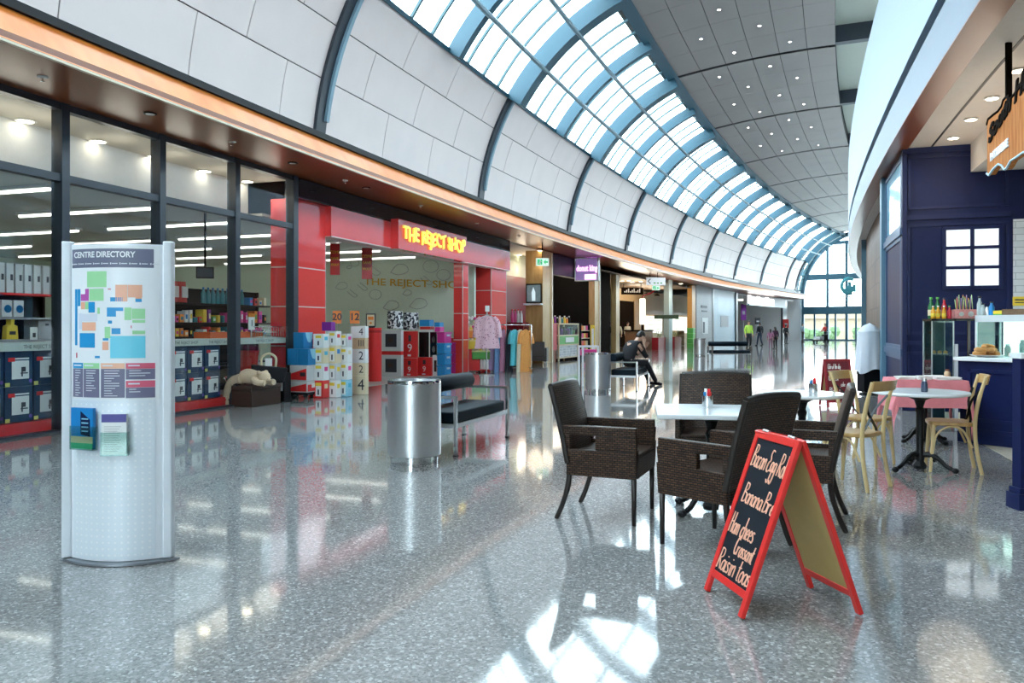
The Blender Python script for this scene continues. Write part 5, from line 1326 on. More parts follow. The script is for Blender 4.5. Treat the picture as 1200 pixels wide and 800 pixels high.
for px,lab,Y in ((463,'black and white patterned round stool on the oven cartons',21.9),(481.5,'black and white patterned round stool on the red cartons',22.3)):
    c=W(px,386,Y); o=thing('round_stool',lab,'stool',V((c.x,c.y,ZP(386.3 if px<470 else 387.6,20.2 if px<470 else 20.4)+.02)),0)
    q=MB(); q.lathe([(.205,0),(.22,.02),(.22,.40),(.20,.43)],24); q.build('stool_body',MT['bw'],o); q=MB(); q.lathe([(.215,.43),(.222,.45),(.2,.49),(1e-4,.495)],24); q.build('cushion',MT['bw'],o)
MT['crateblue']=mat('bright blue plastic',(.02,.28,.62),.35); MT['cratepink']=mat('magenta plastic',(.70,.04,.32),.35); MT['lidpale']=mat('pale lid',(.55,.62,.72),.4)
cb=(521,440.5)
def crate(lab,c,l0,r0,y0,y1,mm,base,nm='storage_box'):
    o,l,d,h=carton(nm,lab,'box',c,l0,r0,y0,y1,MT[mm],base=base,deco=1,bev=.015)
    q=MB(); q.box(-.012,l+.012,-.012,d+.012,h*.84,h*.99); q.build('lid',MT[mm],o,bevel=.006); q=MB(); q.box(l*.3,l*.7,-.018,0,h*.6,h*.78); q.build('handle',MT['lidpale'],o)
for i,(y0,y1,mm,lab) in enumerate(((428,440.5,'crateblue','blue plastic storage box at the bottom of the crate stack'),(415,427.8,'crateblue','blue plastic storage box, second from the bottom of the crate stack'),(402,414.8,'crateblue','blue plastic storage box, third from the bottom of the crate stack'),(389,401.8,'cratepink','magenta storage box on top of the three blue ones'))): crate(lab,521,512,529,y0,y1,mm,cb)
for i,(y0,y1) in enumerate(((425,437.5),(413,424.8),(401,412.8))): crate('pink plastic storage box, %s of the stack beside the blue crates'%['bottom','middle','top'][i],534,528.5,539.5,y0,y1,'cratepink',(534,437.5))
bt=(500,440.5)
carton('red_lid_box','low red box on the speaker carton, under the blue one','box',504,492,509,382.5,386,MT['red'],base=bt); carton('blue_gift_box','bright blue gift box on top of the low red box','box',503,491.5,508.5,374.5,382.2,MT['crateblue'],base=bt)
carton('magenta_gift_box','magenta gift box on the storage crates','box',515.5,509.5,520.5,383,388.8,MT['cratepink'],base=(519,441)); carton('blue_gift_box','blue gift box on top of the magenta gift box','box',515,509,520,377.5,382.8,MT['crateblue'],base=(519,441))
# red tiered stand with baskets
pb=G(560,436.5); th=theta(pb); ts=thing('tiered_stand','red stepped display stand holding three baskets of fruit colours','stand',V((pb.x,pb.y,0)),R(6)); sY=pb.y/FPX
def sx(px): return (px-560)*sY
def sz(py): return ZP(py,pb.y)
q=MB(); q.prism([(sx(528),0,.06),(sx(562),0,.06),(sx(562),0,sz(421)),(sx(553),0,sz(421)),(sx(553),0,sz(409)),(sx(543),0,sz(409)),(sx(543),0,sz(396)),(sx(528),0,sz(396))],(0,.62,0)); q.build('stepped_body',MT['red'],ts,bevel=.008)
for x in (528.5,560):
    for y in (.06,.56):
        q=MB(); q.tube([(sx(x)+.05,y-.015,.03),(sx(x)+.05,y+.015,.03)],.03,8); q.tube([(sx(x)+.05,y,.03),(sx(x)+.05,y,.07)],.01,5); q.build('castor',MT['black'],ts)
q=MB(); q.box(sx(562)+.003,sx(574),-.02,.6,.05,.09); q.build('front_tray',MT['red_deep'],ts)
for i,(a,b_,zt,zb_,mm,lab) in enumerate(((535,555,384,396,'orange','orange basket on the top step of the red stand'),(543.5,564.5,396.5,409,'yellow','yellow basket on the middle step of the red stand'),(553.2,574,409,421,'green','green basket on the lowest step of the red stand'))):
    o=thing('basket',lab,'basket',V((pb.x,pb.y,0))+Matrix.Rotation(R(6),3,'Z')@V((sx((a+b_)/2),-.02,sz(zb_)+.002)),R(6)); w_=(b_-a)*sY/2; hh=sz(zt)-sz(zb_)
    q=MB(); q.box(-w_*.92,w_*.92,0,.6,0,.02); 
    for yy in (0,.58): q.box(-w_,w_,yy,yy+.02,0,hh*.85)
    for xx in (-w_,w_-.02): q.box(xx,xx+.02,0,.6,0,hh*.85)
    q.build('basket_body',MT[mm],o)
    q=MB(); q.box(-w_*1.04,w_*1.04,-.02,.62,hh*.72,hh*.86); q.build('rim',mat('pale rim %d'%i,[(.8,.5,.2),(.85,.7,.25),(.75,.75,.35)][i],.5),o)
    for j in range(5):
        g=thing('packet',['small packet filling the orange basket','small packet filling the yellow basket','small packet filling the green basket'][i],'packet',o.matrix_basis@V((-w_*.75+j*w_*.37,.1,.03)),R(6),['packets in the orange basket','packets in the yellow basket','packets in the green basket'][i])
        q=MB(); q.box(-w_*.15,w_*.15,0,.5,0,hh*(.95+.06*(j%2))); q.build('packet_body',[MT['creambox'],MT['yellow'],MT['paper']][(i+j)%3],g,bevel=.01)
for j in range(3):
    o=thing('white_bottle','white bottle in the row on the low red tray','bottle',ts.matrix_basis@V((sx(564.5+3.4*j),.15,.092)),0,'white bottles on the red tray')
    q=MB(); q.lathe([(.04,0),(.045,.02),(.045,.26),(.02,.32)],12); q.build('bottle_body',MT['paper'],o); q=MB(); q.lathe([(.022,.32),(.022,.37)],8); q.build('cap',MT['red'],o)
# floral dress on a stand
def garment(o,w_,h,hz,mm,sleeve=.5,flare=1.25,nm='dress_cloth',thick=.06):
    def fn(u,v,s):
        ww=w_*(.75+ (flare-.75)*v); fold=.018*math.sin(u*9+v*2)*v
        if v<.12: ww=w_*(.55+.2*v/.12)
        return V((u*ww, s*thick*(1-.75*u*u)+fold, hz-h*v-.05*abs(u)*(1-v)*(v<.2)))
    q=MB(); q.slab(fn,lin(-1,1,13),lin(0,1,12),-1,1,0,True)
    if sleeve:
        for s in (-1,1): q.tube(smooth([(s*w_*.6,0,hz-.06),(s*w_*.98,.0,hz-.2),(s*w_*1.12,-.02,hz-.06-sleeve)],4),[.07]*3+[.075]*3+[.085]*3,8)
    return q.build(nm,mm,o)
MT['floral']=mat('pink floral cloth',(.72,.42,.50),.8); N,L,b=nodes(MT['floral'])
tc=N.new('ShaderNodeTexCoord'); vz=N.new('ShaderNodeTexVoronoi'); vz.inputs['Scale'].default_value=16; rp=N.new('ShaderNodeValToRGB'); rp.color_ramp.elements[0].color=(.35,.06,.16,1); rp.color_ramp.elements[0].position=.18; rp.color_ramp.elements[1].position=.3; rp.color_ramp.elements[1].color=(.80,.50,.56,1)
L.new(tc.outputs['Object'],vz.inputs['Vector']); L.new(vz.outputs['Distance'],rp.inputs['Fac']); L.new(rp.outputs['Color'],b.inputs['Base Color'])
pd=G(571,440); o=thing('floral_dress','pink floral long-sleeved dress on a display hanger behind the clothes rack','dress',V((pd.x,pd.y,0)),R(10))
Y=pd.y; garment(o,.30,.92,ZP(370,Y),MT['floral'],.55,1.2)
q=MB(); q.tube([(0,0,ZP(366,Y)),(0,0,ZP(371,Y)+.0)],.012,6); q.tube([(-.25,0,ZP(372,Y)-.02),(0,0,ZP(370,Y)+.02),(.25,0,ZP(372,Y)-.02)],.012,6); q.tube([(0,.12,.02),(0,.12,ZP(366,Y))],.015,6); q.tube([(0,.12,ZP(366,Y)),(0,0,ZP(366,Y))],.012,6); q.lathe([(.22,0),(.22,.02),(.03,.03)],16,(0,.12,0)); q.build('stand',MT['steel'],o)
q=MB(); q.box(-.06,.06,-.01,0,ZP(365,Y),ZP(358,Y)); q.build('sale_card',MT['paper'],o)
# rack with clothes
pr=G(598,435.5); Y=pr.y; rk=thing('clothes_rack','chrome clothes rail on castors in front of the red shop column','rack',V((pr.x,pr.y,0)),R(6)); k_=Y/FPX
zt=ZP(380.5,Y)
q=MB(); 
q.tube([(-.75,0,zt),(.65,0,zt)],.016,8)
for x in (-.75,.65):
    q.tube([(x,0,.06),(x,0,zt)],.016,8); q.tube([(x,-.3,.06),(x,.3,.06)],.016,8)
q.tube([(-.75,0,.12),(.65,0,.12)],.014,8); q.build('rail',MT['chrome'],rk)
for x in (-.75,.65):
    for y in (-.28,.28):
        q=MB(); q.sphere((x,y,.03),.03,8); q.build('castor',MT['black'],rk)
gs=[(-.56,.17,'lavender dress with short sleeves at the left end of the clothes rail',(.38,.25,.42),1.25),(-.38,.15,'blue dress second from the left on the clothes rail',(.16,.28,.52),1.3),(-.22,.15,'dusty pink dress third from the left on the clothes rail',(.48,.20,.30),1.28),(-.05,.13,'black dress in the middle of the clothes rail',(.012,.012,.02),1.35),(.13,.17,'cyan tunic between the black and the cream dresses',(.12,.55,.62),1.1),(.30,.16,'cream dress beside the orange dress on the rail',(.72,.62,.46),1.38),(.47,.21,'orange long dress at the right end of the clothes rail',(.80,.33,.08),1.40)]
for i,(x,w_,lab,c,ln) in enumerate(gs):
    o=thing('hanging_dress',lab,'dress',rk.matrix_basis@V((x,-.02-.03*(i%2),0)),R(44)+R(4*((i%3)-1)),None)
    garment(o,w_,ln,zt-.14,mat('dress cloth %d'%i,c,.8,bump=.2,scale=20,var=.15),.38 if i in (0,4,6) else 0,1.15)
    q=MB(); q.tube(smooth([(0,0.02,zt+.03),(.02,0.02,zt+.02),(0,0.01,zt-.03),(0,0,zt-.08)],3),.006,5); q.tube([(-w_*.6,0,zt-.16),(0,0,zt-.08),(w_*.6,0,zt-.16)],.009,5); q.build('hanger',MT['black'],o)
o,l,d,h=carton('patterned_box','small blue and white patterned box on the floor under the dresses','box',579,574.5,583.5,418,434,MT['bw'],base=(579,434.3))
# flower bunch on the stand
o=thing('flower_bunch','bunch of pink and white artificial flowers behind the orange basket','flowers',V((pb.x-.30,pb.y+.55,ZP(395.5,pb.y)+.13)),0)
q=MB(); rr=random.Random(4)
for i in range(30): 
    p=V((rr.uniform(-.2,.22),rr.uniform(-.15,.15),rr.uniform(.05,.5))); q.sphere(p,.05,7,i%3)
q.build('blossoms',[MT['pink'],MT['paper'],MT['creambox']],o)
q=MB(); q.lathe([(.10,-.13),(.13,.06)],12); q.build('pot',MT['black'],o)
# ================================================================ HALL FURNITURE
# --- directory
D0=G(141,656); DY=D0.y
dr=thing('directory_board','tall curved aluminium centre directory with a coloured map poster','directory',V((D0.x,DY,0)),0)
kx=4.62/FPX
def dx(px): return (px-140.5)*4.58/FPX
def dz(py): return ZP(py,4.56)
HWD=.292
def cy(x): return -.095*(1-(x/HWD)**2)      # front curve, toward the camera
def dfn(off=0.0): return lambda x,z: V((x,cy(x)-off,z))
def dpatch(q,x0,x1,z0,z1,off=.0015,mat=0,n=5):
    n=max(n,int(abs(x1-x0)/.012)+2); q.grid(dfn(off),lin(x0,x1,n),[z0,z1],mat,True)
# body: closed curved shell
zt=dz(286.5); zs=dz(468); 
q=MB(); q.slab(lambda x,z,w: V((x,(cy(x) if w else .055*(1-(x/HWD)**2)+.01),z)),lin(-HWD,HWD,25),[.02,zt],0,1,0,True); q.build('core',MT['alu'],dr)
MT['perf']=mat('perforated aluminium',(.82,.86,.9),.38,.15); N,L,b=nodes(MT['perf'])
uv=N.new('ShaderNodeUVMap'); mp=N.new('ShaderNodeMapping'); mp.inputs['Scale'].default_value=(28,28,28); fr=N.new('ShaderNodeVectorMath'); fr.operation='FRACTION'; sb=N.new('ShaderNodeVectorMath'); sb.operation='SUBTRACT'; sb.inputs[1].default_value=(.5,.5,.0); ln=N.new('ShaderNodeVectorMath'); ln.operation='LENGTH'
cmp_=N.new('ShaderNodeMath'); cmp_.operation='LESS_THAN'; cmp_.inputs[1].default_value=.17
sx_=N.new('ShaderNodeSeparateXYZ'); cx_=N.new('ShaderNodeCombineXYZ')
L.new(uv.outputs['UV'],mp.inputs['Vector']); L.new(mp.outputs['Vector'],fr.inputs[0]); L.new(fr.outputs[0],sx_.inputs[0]); L.new(sx_.outputs['X'],cx_.inputs['X']); L.new(sx_.outputs['Y'],cx_.inputs['Y']); L.new(cx_.outputs[0],sb.inputs[0]); L.new(sb.outputs[0],ln.inputs[0]); L.new(ln.outputs['Value'],cmp_.inputs[0])
mx=N.new('ShaderNodeMix'); mx.data_type='RGBA'; mx.inputs['A'].default_value=(.80,.84,.89,1); mx.inputs['B'].default_value=(.92,.93,.95,1); L.new(cmp_.outputs[0],mx.inputs['Factor']); L.new(mx.outputs['Result'],b.inputs['Base Color'])
q=MB(); dpatch(q,dx(88.5),dx(186),.03,zs,.002,0,21); q.build('perforated_panel',MT['perf'],dr)
MT['poster']=mat('white poster',(.84,.85,.87),.35,var=.01)
q=MB(); dpatch(q,dx(86),dx(190),zs+.004,zt-.01,.0025,0,21); q.build('poster',MT['poster'],dr)
for s in (-1,1):
    q=MB(); q.prism([(s*HWD-.032,-.035,.02),(s*HWD+.012,-.018,.02),(s*HWD+.018,.02,.02),(s*HWD-.02,.05,.02),(s*HWD-.036,.02,.02)],(0,0,zt-.0)); q.build('side_post',MT['alu'],dr,bevel=.006)
q=MB(); n=25
base=[(x,-.145*(1-(x/.345)**2)) for x in lin(-.345,.345,n)]+[(x,.10*(1-(x/.345)**2)) for x in lin(.345,-.345,n)][1:-1]
q.prism([(x,y,.004) for x,y in base],(0,0,.012)); q.build('base_plate',mat('grey base plate',(.30,.32,.35),.35,.6),dr)
# map artwork, measured on the poster
def art(name,rects,col,rough=.4,off=.0035,off2=0):
    q=MB()
    for x0,x1,y0,y1 in rects:
        X0,X1=60+x0/3.81,60+x1/3.81; Y0,Y1=270+y0/3.81,270+y1/3.81
        dpatch(q,dx(X0),dx(X1),dz(Y1),dz(Y0),off,0,6)
    return q.build(name,mat('print '+name,col,rough,var=.02),poster)
poster=[c for c in dr.children if c.name.startswith('poster')][0]
art('header_band',[(100,473,85,168)],(.16,.165,.24))
art('green_marking',[(187,283,185,255),(200,270,262,315),(177,195,320,352),(360,388,345,400),(390,441,350,395),(275,300,430,480),(392,441,400,412),(240,252,345,372),(392,441,447,462)],(.36,.70,.36))
art('blue_marking',[(117,132,262,512),(134,150,262,338),(195,228,320,367),(146,228,458,522),(300,352,300,318),(404,428,306,320),(285,325,345,385),(325,355,345,360),(306,344,436,462),(290,308,402,416),(228,252,558,568),(266,292,480,490)],(.02,.30,.62))
art('cyan_unit',[(300,442,470,568)],(.16,.62,.78))
art('orange_marking',[(322,372,245,318),(374,430,245,300),(404,428,300,306),(160,232,410,447),(264,292,495,532),(153,176,320,352)],(.88,.45,.30))
art('magenta_marking',[(153,197,285,315),(177,197,262,286)],(.50,.10,.40))
art('pale_marking',[(140,160,370,440),(160,240,372,405)],(.70,.72,.80))
for nm,x0,x1,cc in (('blue',105,165,(.02,.30,.60)),('green',168,250,(.36,.70,.36)),('orange',257,362,(.90,.50,.34))):
    art('legend_panel',[(x0,x1,615,742)],(.17,.16,.25)); art('legend_header',[(x0,x1,590,614)],cc)
art('legend_panel',[(366,478,616,662),(366,478,698,744)],(.17,.16,.25)); art('legend_header',[(366,478,590,615),(366,478,668,697)],(.72,.12,.20))
rr=random.Random(6); lines=[]
for x0,x1,y0,y1 in ((112,160,622,735),(175,245,622,720),(265,355,622,735),(372,470,622,648),(372,440,704,716)):
    y=y0
    while y<y1: lines.append((x0+8,x0+8+(x1-x0-10)*rr.uniform(.35,.95),y,y+3.2)); y+=11
for x in range(108,470,40): lines.append((x,x+24,149,153)); lines.append((x-8,x-3,147,155))
for x0,y in ((112,598),(175,598),(266,598),(376,598),(376,678)): lines.append((x0,x0+45,y,y+6))
art('text_lettering',lines,(.75,.76,.82),.4,.005)
art('map_marking',[(125,132,545,568),(386,390,424,436),(290,304,262,266)],(.65,.10,.15),.4,.005)
q=MB(); sz_=.0465; q.text('CENTRE DIRECTORY',sz_,lambda x,y,z: V((dx(60+258/3.81)+x*.86,cy(dx(60+258/3.81)+x*.86)-.0055,dz(270+112/3.81)+y)),0,off=.0012); q.build('title_lettering',MT['poster'],poster)
# acrylic pockets with leaflets
for i,(px0,px1,py0,py1,lab,mm) in enumerate(((91.5,124.5,476.5,523.5,'blue covered brochure in the left pocket of the directory','blue'),(132,159.5,483,529.5,'white leaflet with a purple header in the right pocket of the directory','paper'))):
    xa,xb,za,zb=dx(px0),dx(px1),dz(py1),dz(py0); xm=(xa+xb)/2; sl=math.atan2(cy(xb)-cy(xa),xb-xa)
    pk=MB(); w_=(xb-xa)/2
    pk.box(-w_-.004,w_+.004,-.034,-.031,-.006,(zb-za)*.55); pk.box(-w_-.004,w_+.004,-.034,.0,-.008,-.004); 
    for s in (-1,1): pk.box(s*(w_+.004)-.0015,s*(w_+.004)+.0015,-.034,.0,-.006,(zb-za)*.55)
    po=pk.build('leaflet_pocket',MT['case_glass'],dr); po.location=(xm,cy(xm)-.006,za); po.rotation_euler=(0,0,sl)
    o=thing('brochure' if i==0 else 'leaflet',lab,'leaflet',dr.location+V((xm,cy(xm)-.006,za)),sl)
    q=MB(); q.box(-w_,w_,-.028,-.008,0,zb-za); q.build('pages',MT['paper'] if i else MT['blue'],o)
    hh=zb-za
    if i==0:
        q=MB(); q.prism([(-w_*.1,-.0295,hh*.35),(w_*.75,-.0295,hh*.3),(w_*.75,-.0295,hh*.72),(-w_*.1,-.0295,hh*.92)],(0,.0015,0)); q.build('printed_building',MT['navy'],o)
        q=MB(); q.box(-w_,w_,-.0295,-.028,hh*.0,hh*.14); q.build('printed_footer',mat('print green',(.05,.4,.2),.4),o)
        q=MB(); q.box(-w_,w_,-.0293,-.028,hh*.14,hh*.30); q.build('printed_ground',MT['cardboard'],o)
        q=MB(); 
        for k in range(4): q.box(w_*.0,w_*.6,-.0305,-.029,hh*(.42+.1*k),hh*(.45+.1*k))
        q.build('printed_windows',MT['wave'],o)
    else:
        q=MB(); q.box(-w_,w_,-.0295,-.028,hh*.80,hh); q.build('printed_header',mat('print indigo',(.08,.07,.28),.4),o)
        q=MB()
        for k in range(12): q.box(-w_*.8,w_*(.3+.4*((k*7)%3)/3),-.0295,-.028,hh*(.08+.055*k),hh*(.09+.055*k))
        q.build('text_lettering',MT['grey'],o)
# --- bins
def bin_(px,py,lab,sc_=1):
    p=G(px,py); p=V((p.x,p.y+.25,0)); 
    if sc_!=1: pass
    o=thing('litter_bin',lab,'bin',p,0)
    q=MB(); q.lathe([(.262*sc_,.07),(.268*sc_,.075),(.268*sc_,.785),(.262*sc_,.79)],48); q.tube([(.0,-.2685*sc_,.08),(.0,-.2685*sc_,.78)],.0015,4); q.build('drum',MT['steel'],o)
    q=MB(); q.lathe([(.240*sc_,0),(.242*sc_,.07)],48); q.build('plinth_ring',MT['chrome'],o)
    q=MB(); q.lathe([(.268*sc_,.785),(.270*sc_,.80),(.268*sc_,.822),(.235*sc_,.822),(.235*sc_,.72),(1e-4,.70)],48); q.build('rim',MT['chrome'],o)
    q=MB(); q.lathe([(.233*sc_,.68),(1e-4,.66)],32); q.build('liner',MT['black'],o)
    return o
bin_(482,545,'brushed steel round litter bin nearest the camera, beside the bench')
bin_(702,460,'brushed steel round litter bin at the bench where the man sits')
bin_(821.5,417,'brushed steel round litter bin by the pale stone wall')
# --- benches (local x along the bench, y to the bolster side)
def bench(loc,rz,lab):
    o=thing('bench',lab,'bench',loc,rz); L_,Wd=1.55,.58
    for x in (0,L_):
        q=MB(); w_=.05
        for y in (0,Wd): q.box(x-w_/2,x+w_/2,y-.014,y+.014,0.012,.60)
        q.box(x-w_/2,x+w_/2,-.014,Wd+.014,.60,.628); q.build('end_frame',MT['chrome'],o)
        for y in (0,Wd):
            q=MB(); q.box(x-.03,x+.03,y-.02,y+.02,0,.012); q.build('foot',MT['black'],o)
    q=MB(); q.box(-.01,L_+.01,.02,.06,.285,.33); q.box(-.01,L_+.01,Wd-.06,Wd-.02,.285,.33); q.box(.03,.07,.05,Wd-.05,.285,.33); q.box(L_-.07,L_-.03,.05,Wd-.05,.285,.33); q.build('seat_frame',MT['steel'],o)
    q=MB(); q.box(.03,L_-.03,.025,Wd-.03,.331,.455); q.build('seat_cushion',MT['leather'],o,bevel=.02,seg=3)
    q=MB(); n=16; q.tube([(.0,Wd-.06,.70),(.02,Wd-.06,.70),(L_-.02,Wd-.06,.70),(L_,Wd-.06,.70)],[.085,.095,.095,.085],20); q.build('bolster',MT['leather'],o)
    for x in (.03,L_-.03):
        q=MB(); q.box(x-.02,x+.02,Wd-.03,Wd-.008,.60,.70); q.build('bolster_bracket',MT['steel'],o)
    return o
n1=G(534,534.5); f2=G(593.8,512.2); hd_=math.atan2(f2.y-n1.y,f2.x-n1.x)
bench(n1,hd_,'black cushioned bench with a bolster, next to the nearest steel bin')
n2=G(746,458.5); b2=bench(n2,R(71),'black cushioned bench with a man sitting on it')
c=G(881,424); bench(V((c.x-1.55,c.y,0)),R(2),'black bench seen from its long side before the pale roller shutter')
fs=thing('metal_frame_stand','white square tube frame stand behind the second steel bin','stand',G(683,452.5),R(8))
q=MB()
wf=.36
for x in (0,wf):
    for y in (0,.4): q.box(x-.02,x+.02,y-.02,y+.02,0,.93)
for y in (0,.4): q.box(0,wf,y-.02,y+.02,.89,.93)
for x in (0,wf): q.box(x-.02,x+.02,0,.4,.89,.93)
q.build('frame',MT['white'],fs)
q=MB(); q.box(.025,wf-.025,.03,.37,.70,.84); q.build('pink_tray',MT['pink'],fs)
# --- wicker armchairs (front faces -y)
MT['wicker']=brickmat('dark brown wicker',(.11,.054,.030),(.042,.019,.011),(.004,.003,.0025),.034,.0145,.0032,.42,1.0); nodes(MT['wicker'])[2].inputs['Specular IOR Level'].default_value=.3
MT['wleg']=mat('dark brown leg',(.020,.014,.012),.35)
def wicker(loc,rz,lab):
    o=thing('wicker_armchair',lab,'chair',loc,rz)
    W_,Dp=.28,.25
    def side(s):
        q=MB(); x0,x1=(s*W_-.022,s*W_+.022)
        q.box(x0,x1,-Dp,Dp,.315,.50); q.box(x0,x1,-Dp,.04,.50,.60); q.box(x0,x1,-Dp,Dp+.03,.60,.665)
        q.box(x0,x1,Dp-.03,Dp+.02,.50,.60)
        return q
    for s in (-1,1): side(s).build('arm_panel',MT['wicker'],o,bevel=.008)
    q=MB(); q.box(-W_+.022,W_-.022,-Dp,-Dp+.03,.315,.445); q.box(-W_+.022,W_-.022,Dp-.03,Dp,.315,.445); q.build('seat_skirt',MT['wicker'],o)
    q=MB(); q.box(-W_+.024,W_-.024,-Dp+.0,Dp-.02,.446,.475); q.build('seat',MT['wicker'],o,bevel=.01)
    q=MB(); q.slab(lambda u,v,w: V((u*(W_+.02-.012*v), Dp-.01+.02*w+.10*v+.03*(v*v)-.02*(1-u*u), .40+.545*v-.012*u*u*v)),lin(-1,1,9),lin(0,1,8),-1,1,0,True); q.build('backrest',MT['wicker'],o)
    q=MB()
    for s in (-1,1): q.tube([V((s*(W_+.02-.012*v),Dp-.01+.10*v+.03*v*v,.40+.545*v-.012*v)) for v in lin(0,1,8)],.021,8)
    q.tube([V((u*(W_+.008),Dp-.01+.13-.02*(1-u*u),.945-.012*u*u)) for u in lin(-1,1,9)],.021,8); q.build('back_edging',MT['wleg'],o)
    for s in (-1,1):
        q=MB(); q.tube([(s*W_,-Dp+.02,.34),(s*W_,-Dp+.02,.0)],[.019,.015],10); q.build('leg',MT['wleg'],o)
        q=MB(); q.tube(smooth([(s*W_,Dp-.02,.40),(s*W_,Dp-.01,.25),(s*W_,Dp+.035,.10),(s*W_,Dp+.08,0)],4),[.020]*6+[.018]*6+[.015],10); q.build('leg',MT['wleg'],o)
    return o
def face(dx_,dy_): return math.atan2(dy_,dx_)+PI/2     # rotation so that local -y points along (dx,dy)
def feet(*pp): 
    ps=[G(*p) for p in pp]; return sum(ps,V((0,0,0)))/len(ps)
c1=feet((657,605),(687,592),(738,615),(768,597)); wicker(V((c1.x+.03,c1.y-.0,0)),face(.92,-.38),'dark wicker armchair at the left end of the square table')
c2=feet((778,634),(830,620),(912,638)); f2=(G(778,634)+G(830,620))/2
dv=V((-.66,.75)); c2=V((f2.x-dv.x*.25,f2.y-dv.y*.25,0)); wicker(c2,face(dv.x,dv.y),'dark wicker armchair behind the red chalkboard sign, turned to the table')
wicker(V((1.70,6.66,0)),face(-.28,-.96),'dark wicker armchair on the far side of the square table')
m4=(G(990,622)+G(990,604))/2; d4=V((-.92,.39)); wicker(V((m4.x+d4.x*.32,m4.y+d4.y*.32,0)),face(d4.x,d4.y),'dark wicker armchair at the right end of the square table')
# --- tables with cast iron feet
def ironbase(o,h,nf,reach=.30,rot=0):
    q=MB(); q.lathe([(.055,.02),(.06,.05),(.035,.09),(.045,.14),(.032,.2),(.034,h*.75),(.045,h*.8),(.03,h*.84),(.05,h-.05),(.11,h-.02),(.11,h)],20); q.build('column',MT['iron'],o)
    for i in range(nf):
        a=rot+2*PI*i/nf; c_,s_=math.cos(a),math.sin(a)
        q=MB(); prof=[(.03,.15),(.09,.155),(.16,.12),(.22,.065),(.27,.04),(reach,.035)]
        q.tube(smooth([(r*c_,r*s_,z) for r,z in prof],4),[.026]*8+[.02]*8+[.017]*4+[.02],8); q.sphere((reach*c_,reach*s_,.028),.028,10,0,(1.2,1.2,.95)); q.sphere((.12*c_,.12*s_,.11),.02,8); q.build('leg',MT['iron'],o)
tt=thing('square_table','square white marble cafe table in the middle of the four wicker armchairs','table',V((1.46,5.80,0)),R(-9))
ironbase(tt,.715,4,.31,R(45))
q=MB(); q.box(-.40,.40,-.40,.40,.716,.75); q.build('tabletop',MT['marble'],tt,bevel=.008)
def rtable(loc,lab,r,rot=0):
    o=thing('round_table',lab,'table',loc,0); ironbase(o,.715,3,.30,rot)
    q=MB(); q.lathe([(r-.03,.716),(r,.725),(r+.003,.738),(r-.004,.75)],48); q.build('tabletop',MT['marble'],o); return o
t2=rtable(G(1078,551),'round white cafe table with two wooden chairs, before the pink tablecloth',.42,R(200))
t1=rtable(V((2.66,7.25,0)),'round white cafe table beyond the square one, by the red menu board',.38,R(40))
def caddy(loc,lab,cut=True,h=.115):
    o=thing('sugar_caddy',lab,'caddy',loc,0)
    q=MB(); q.lathe([(.036,0),(.04,.004),(.042,h*.75),(.039,h*.75),(.036,.01),(1e-4,.008)],20); q.build('holder',MT['chrome'],o)
    cs=[MT['red'],MT['pink'],MT['paper'],MT['blue'],MT['paper'],MT['red']]
    for i in range(6):
        a=i*1.05; q=MB(); q.box(-.012,.012,-.002,.002,.02,h+.012*(i%3),0,Matrix.Translation((.018*math.cos(a),.018*math.sin(a),0))@Matrix.Rotation(a,4,'Z')); q.build('sachet',cs[i],o)
c=W(829,474,5.95); caddy(V((c.x,c.y,.7505)),'steel sugar caddy with red sachets on the square table')
c=V((2.66+.10,7.25,.7505)); caddy(c,'steel sugar caddy on the round table by the menu board')
c=V((t2.location.x-.02,t2.location.y-.12,.7505)); o=thing('salt_shaker','dark glass shaker on the round table before the pink tablecloth','shaker',c,0)
q=MB(); q.lathe([(.026,0),(.03,.01),(.028,.07),(.022,.1)],16); q.build('glass_body',mat('dark glass',(.05,.07,.12),.1),o); q=MB(); q.lathe([(.024,.1),(.022,.125),(1e-4,.13)],14); q.build('cap',MT['steel'],o)
# folded brown paper item on the far chair's back
o=thing('paper_bag','crumpled tan paper bag on the floor behind the far wicker armchair','bag',V((3.05,10.6,0)),R(20))
q=MB(); rr=random.Random(8); q.slab(lambda u,v,w: V((u*.14+.02*math.sin(7*v),w*(.08-.05*v)+.01*math.sin(9*u),v*.26+.012*math.sin(13*u))),lin(-1,1,7),lin(0,1,6),-1,1,0,False); q.build('bag_body',MT['cardboard'],o)
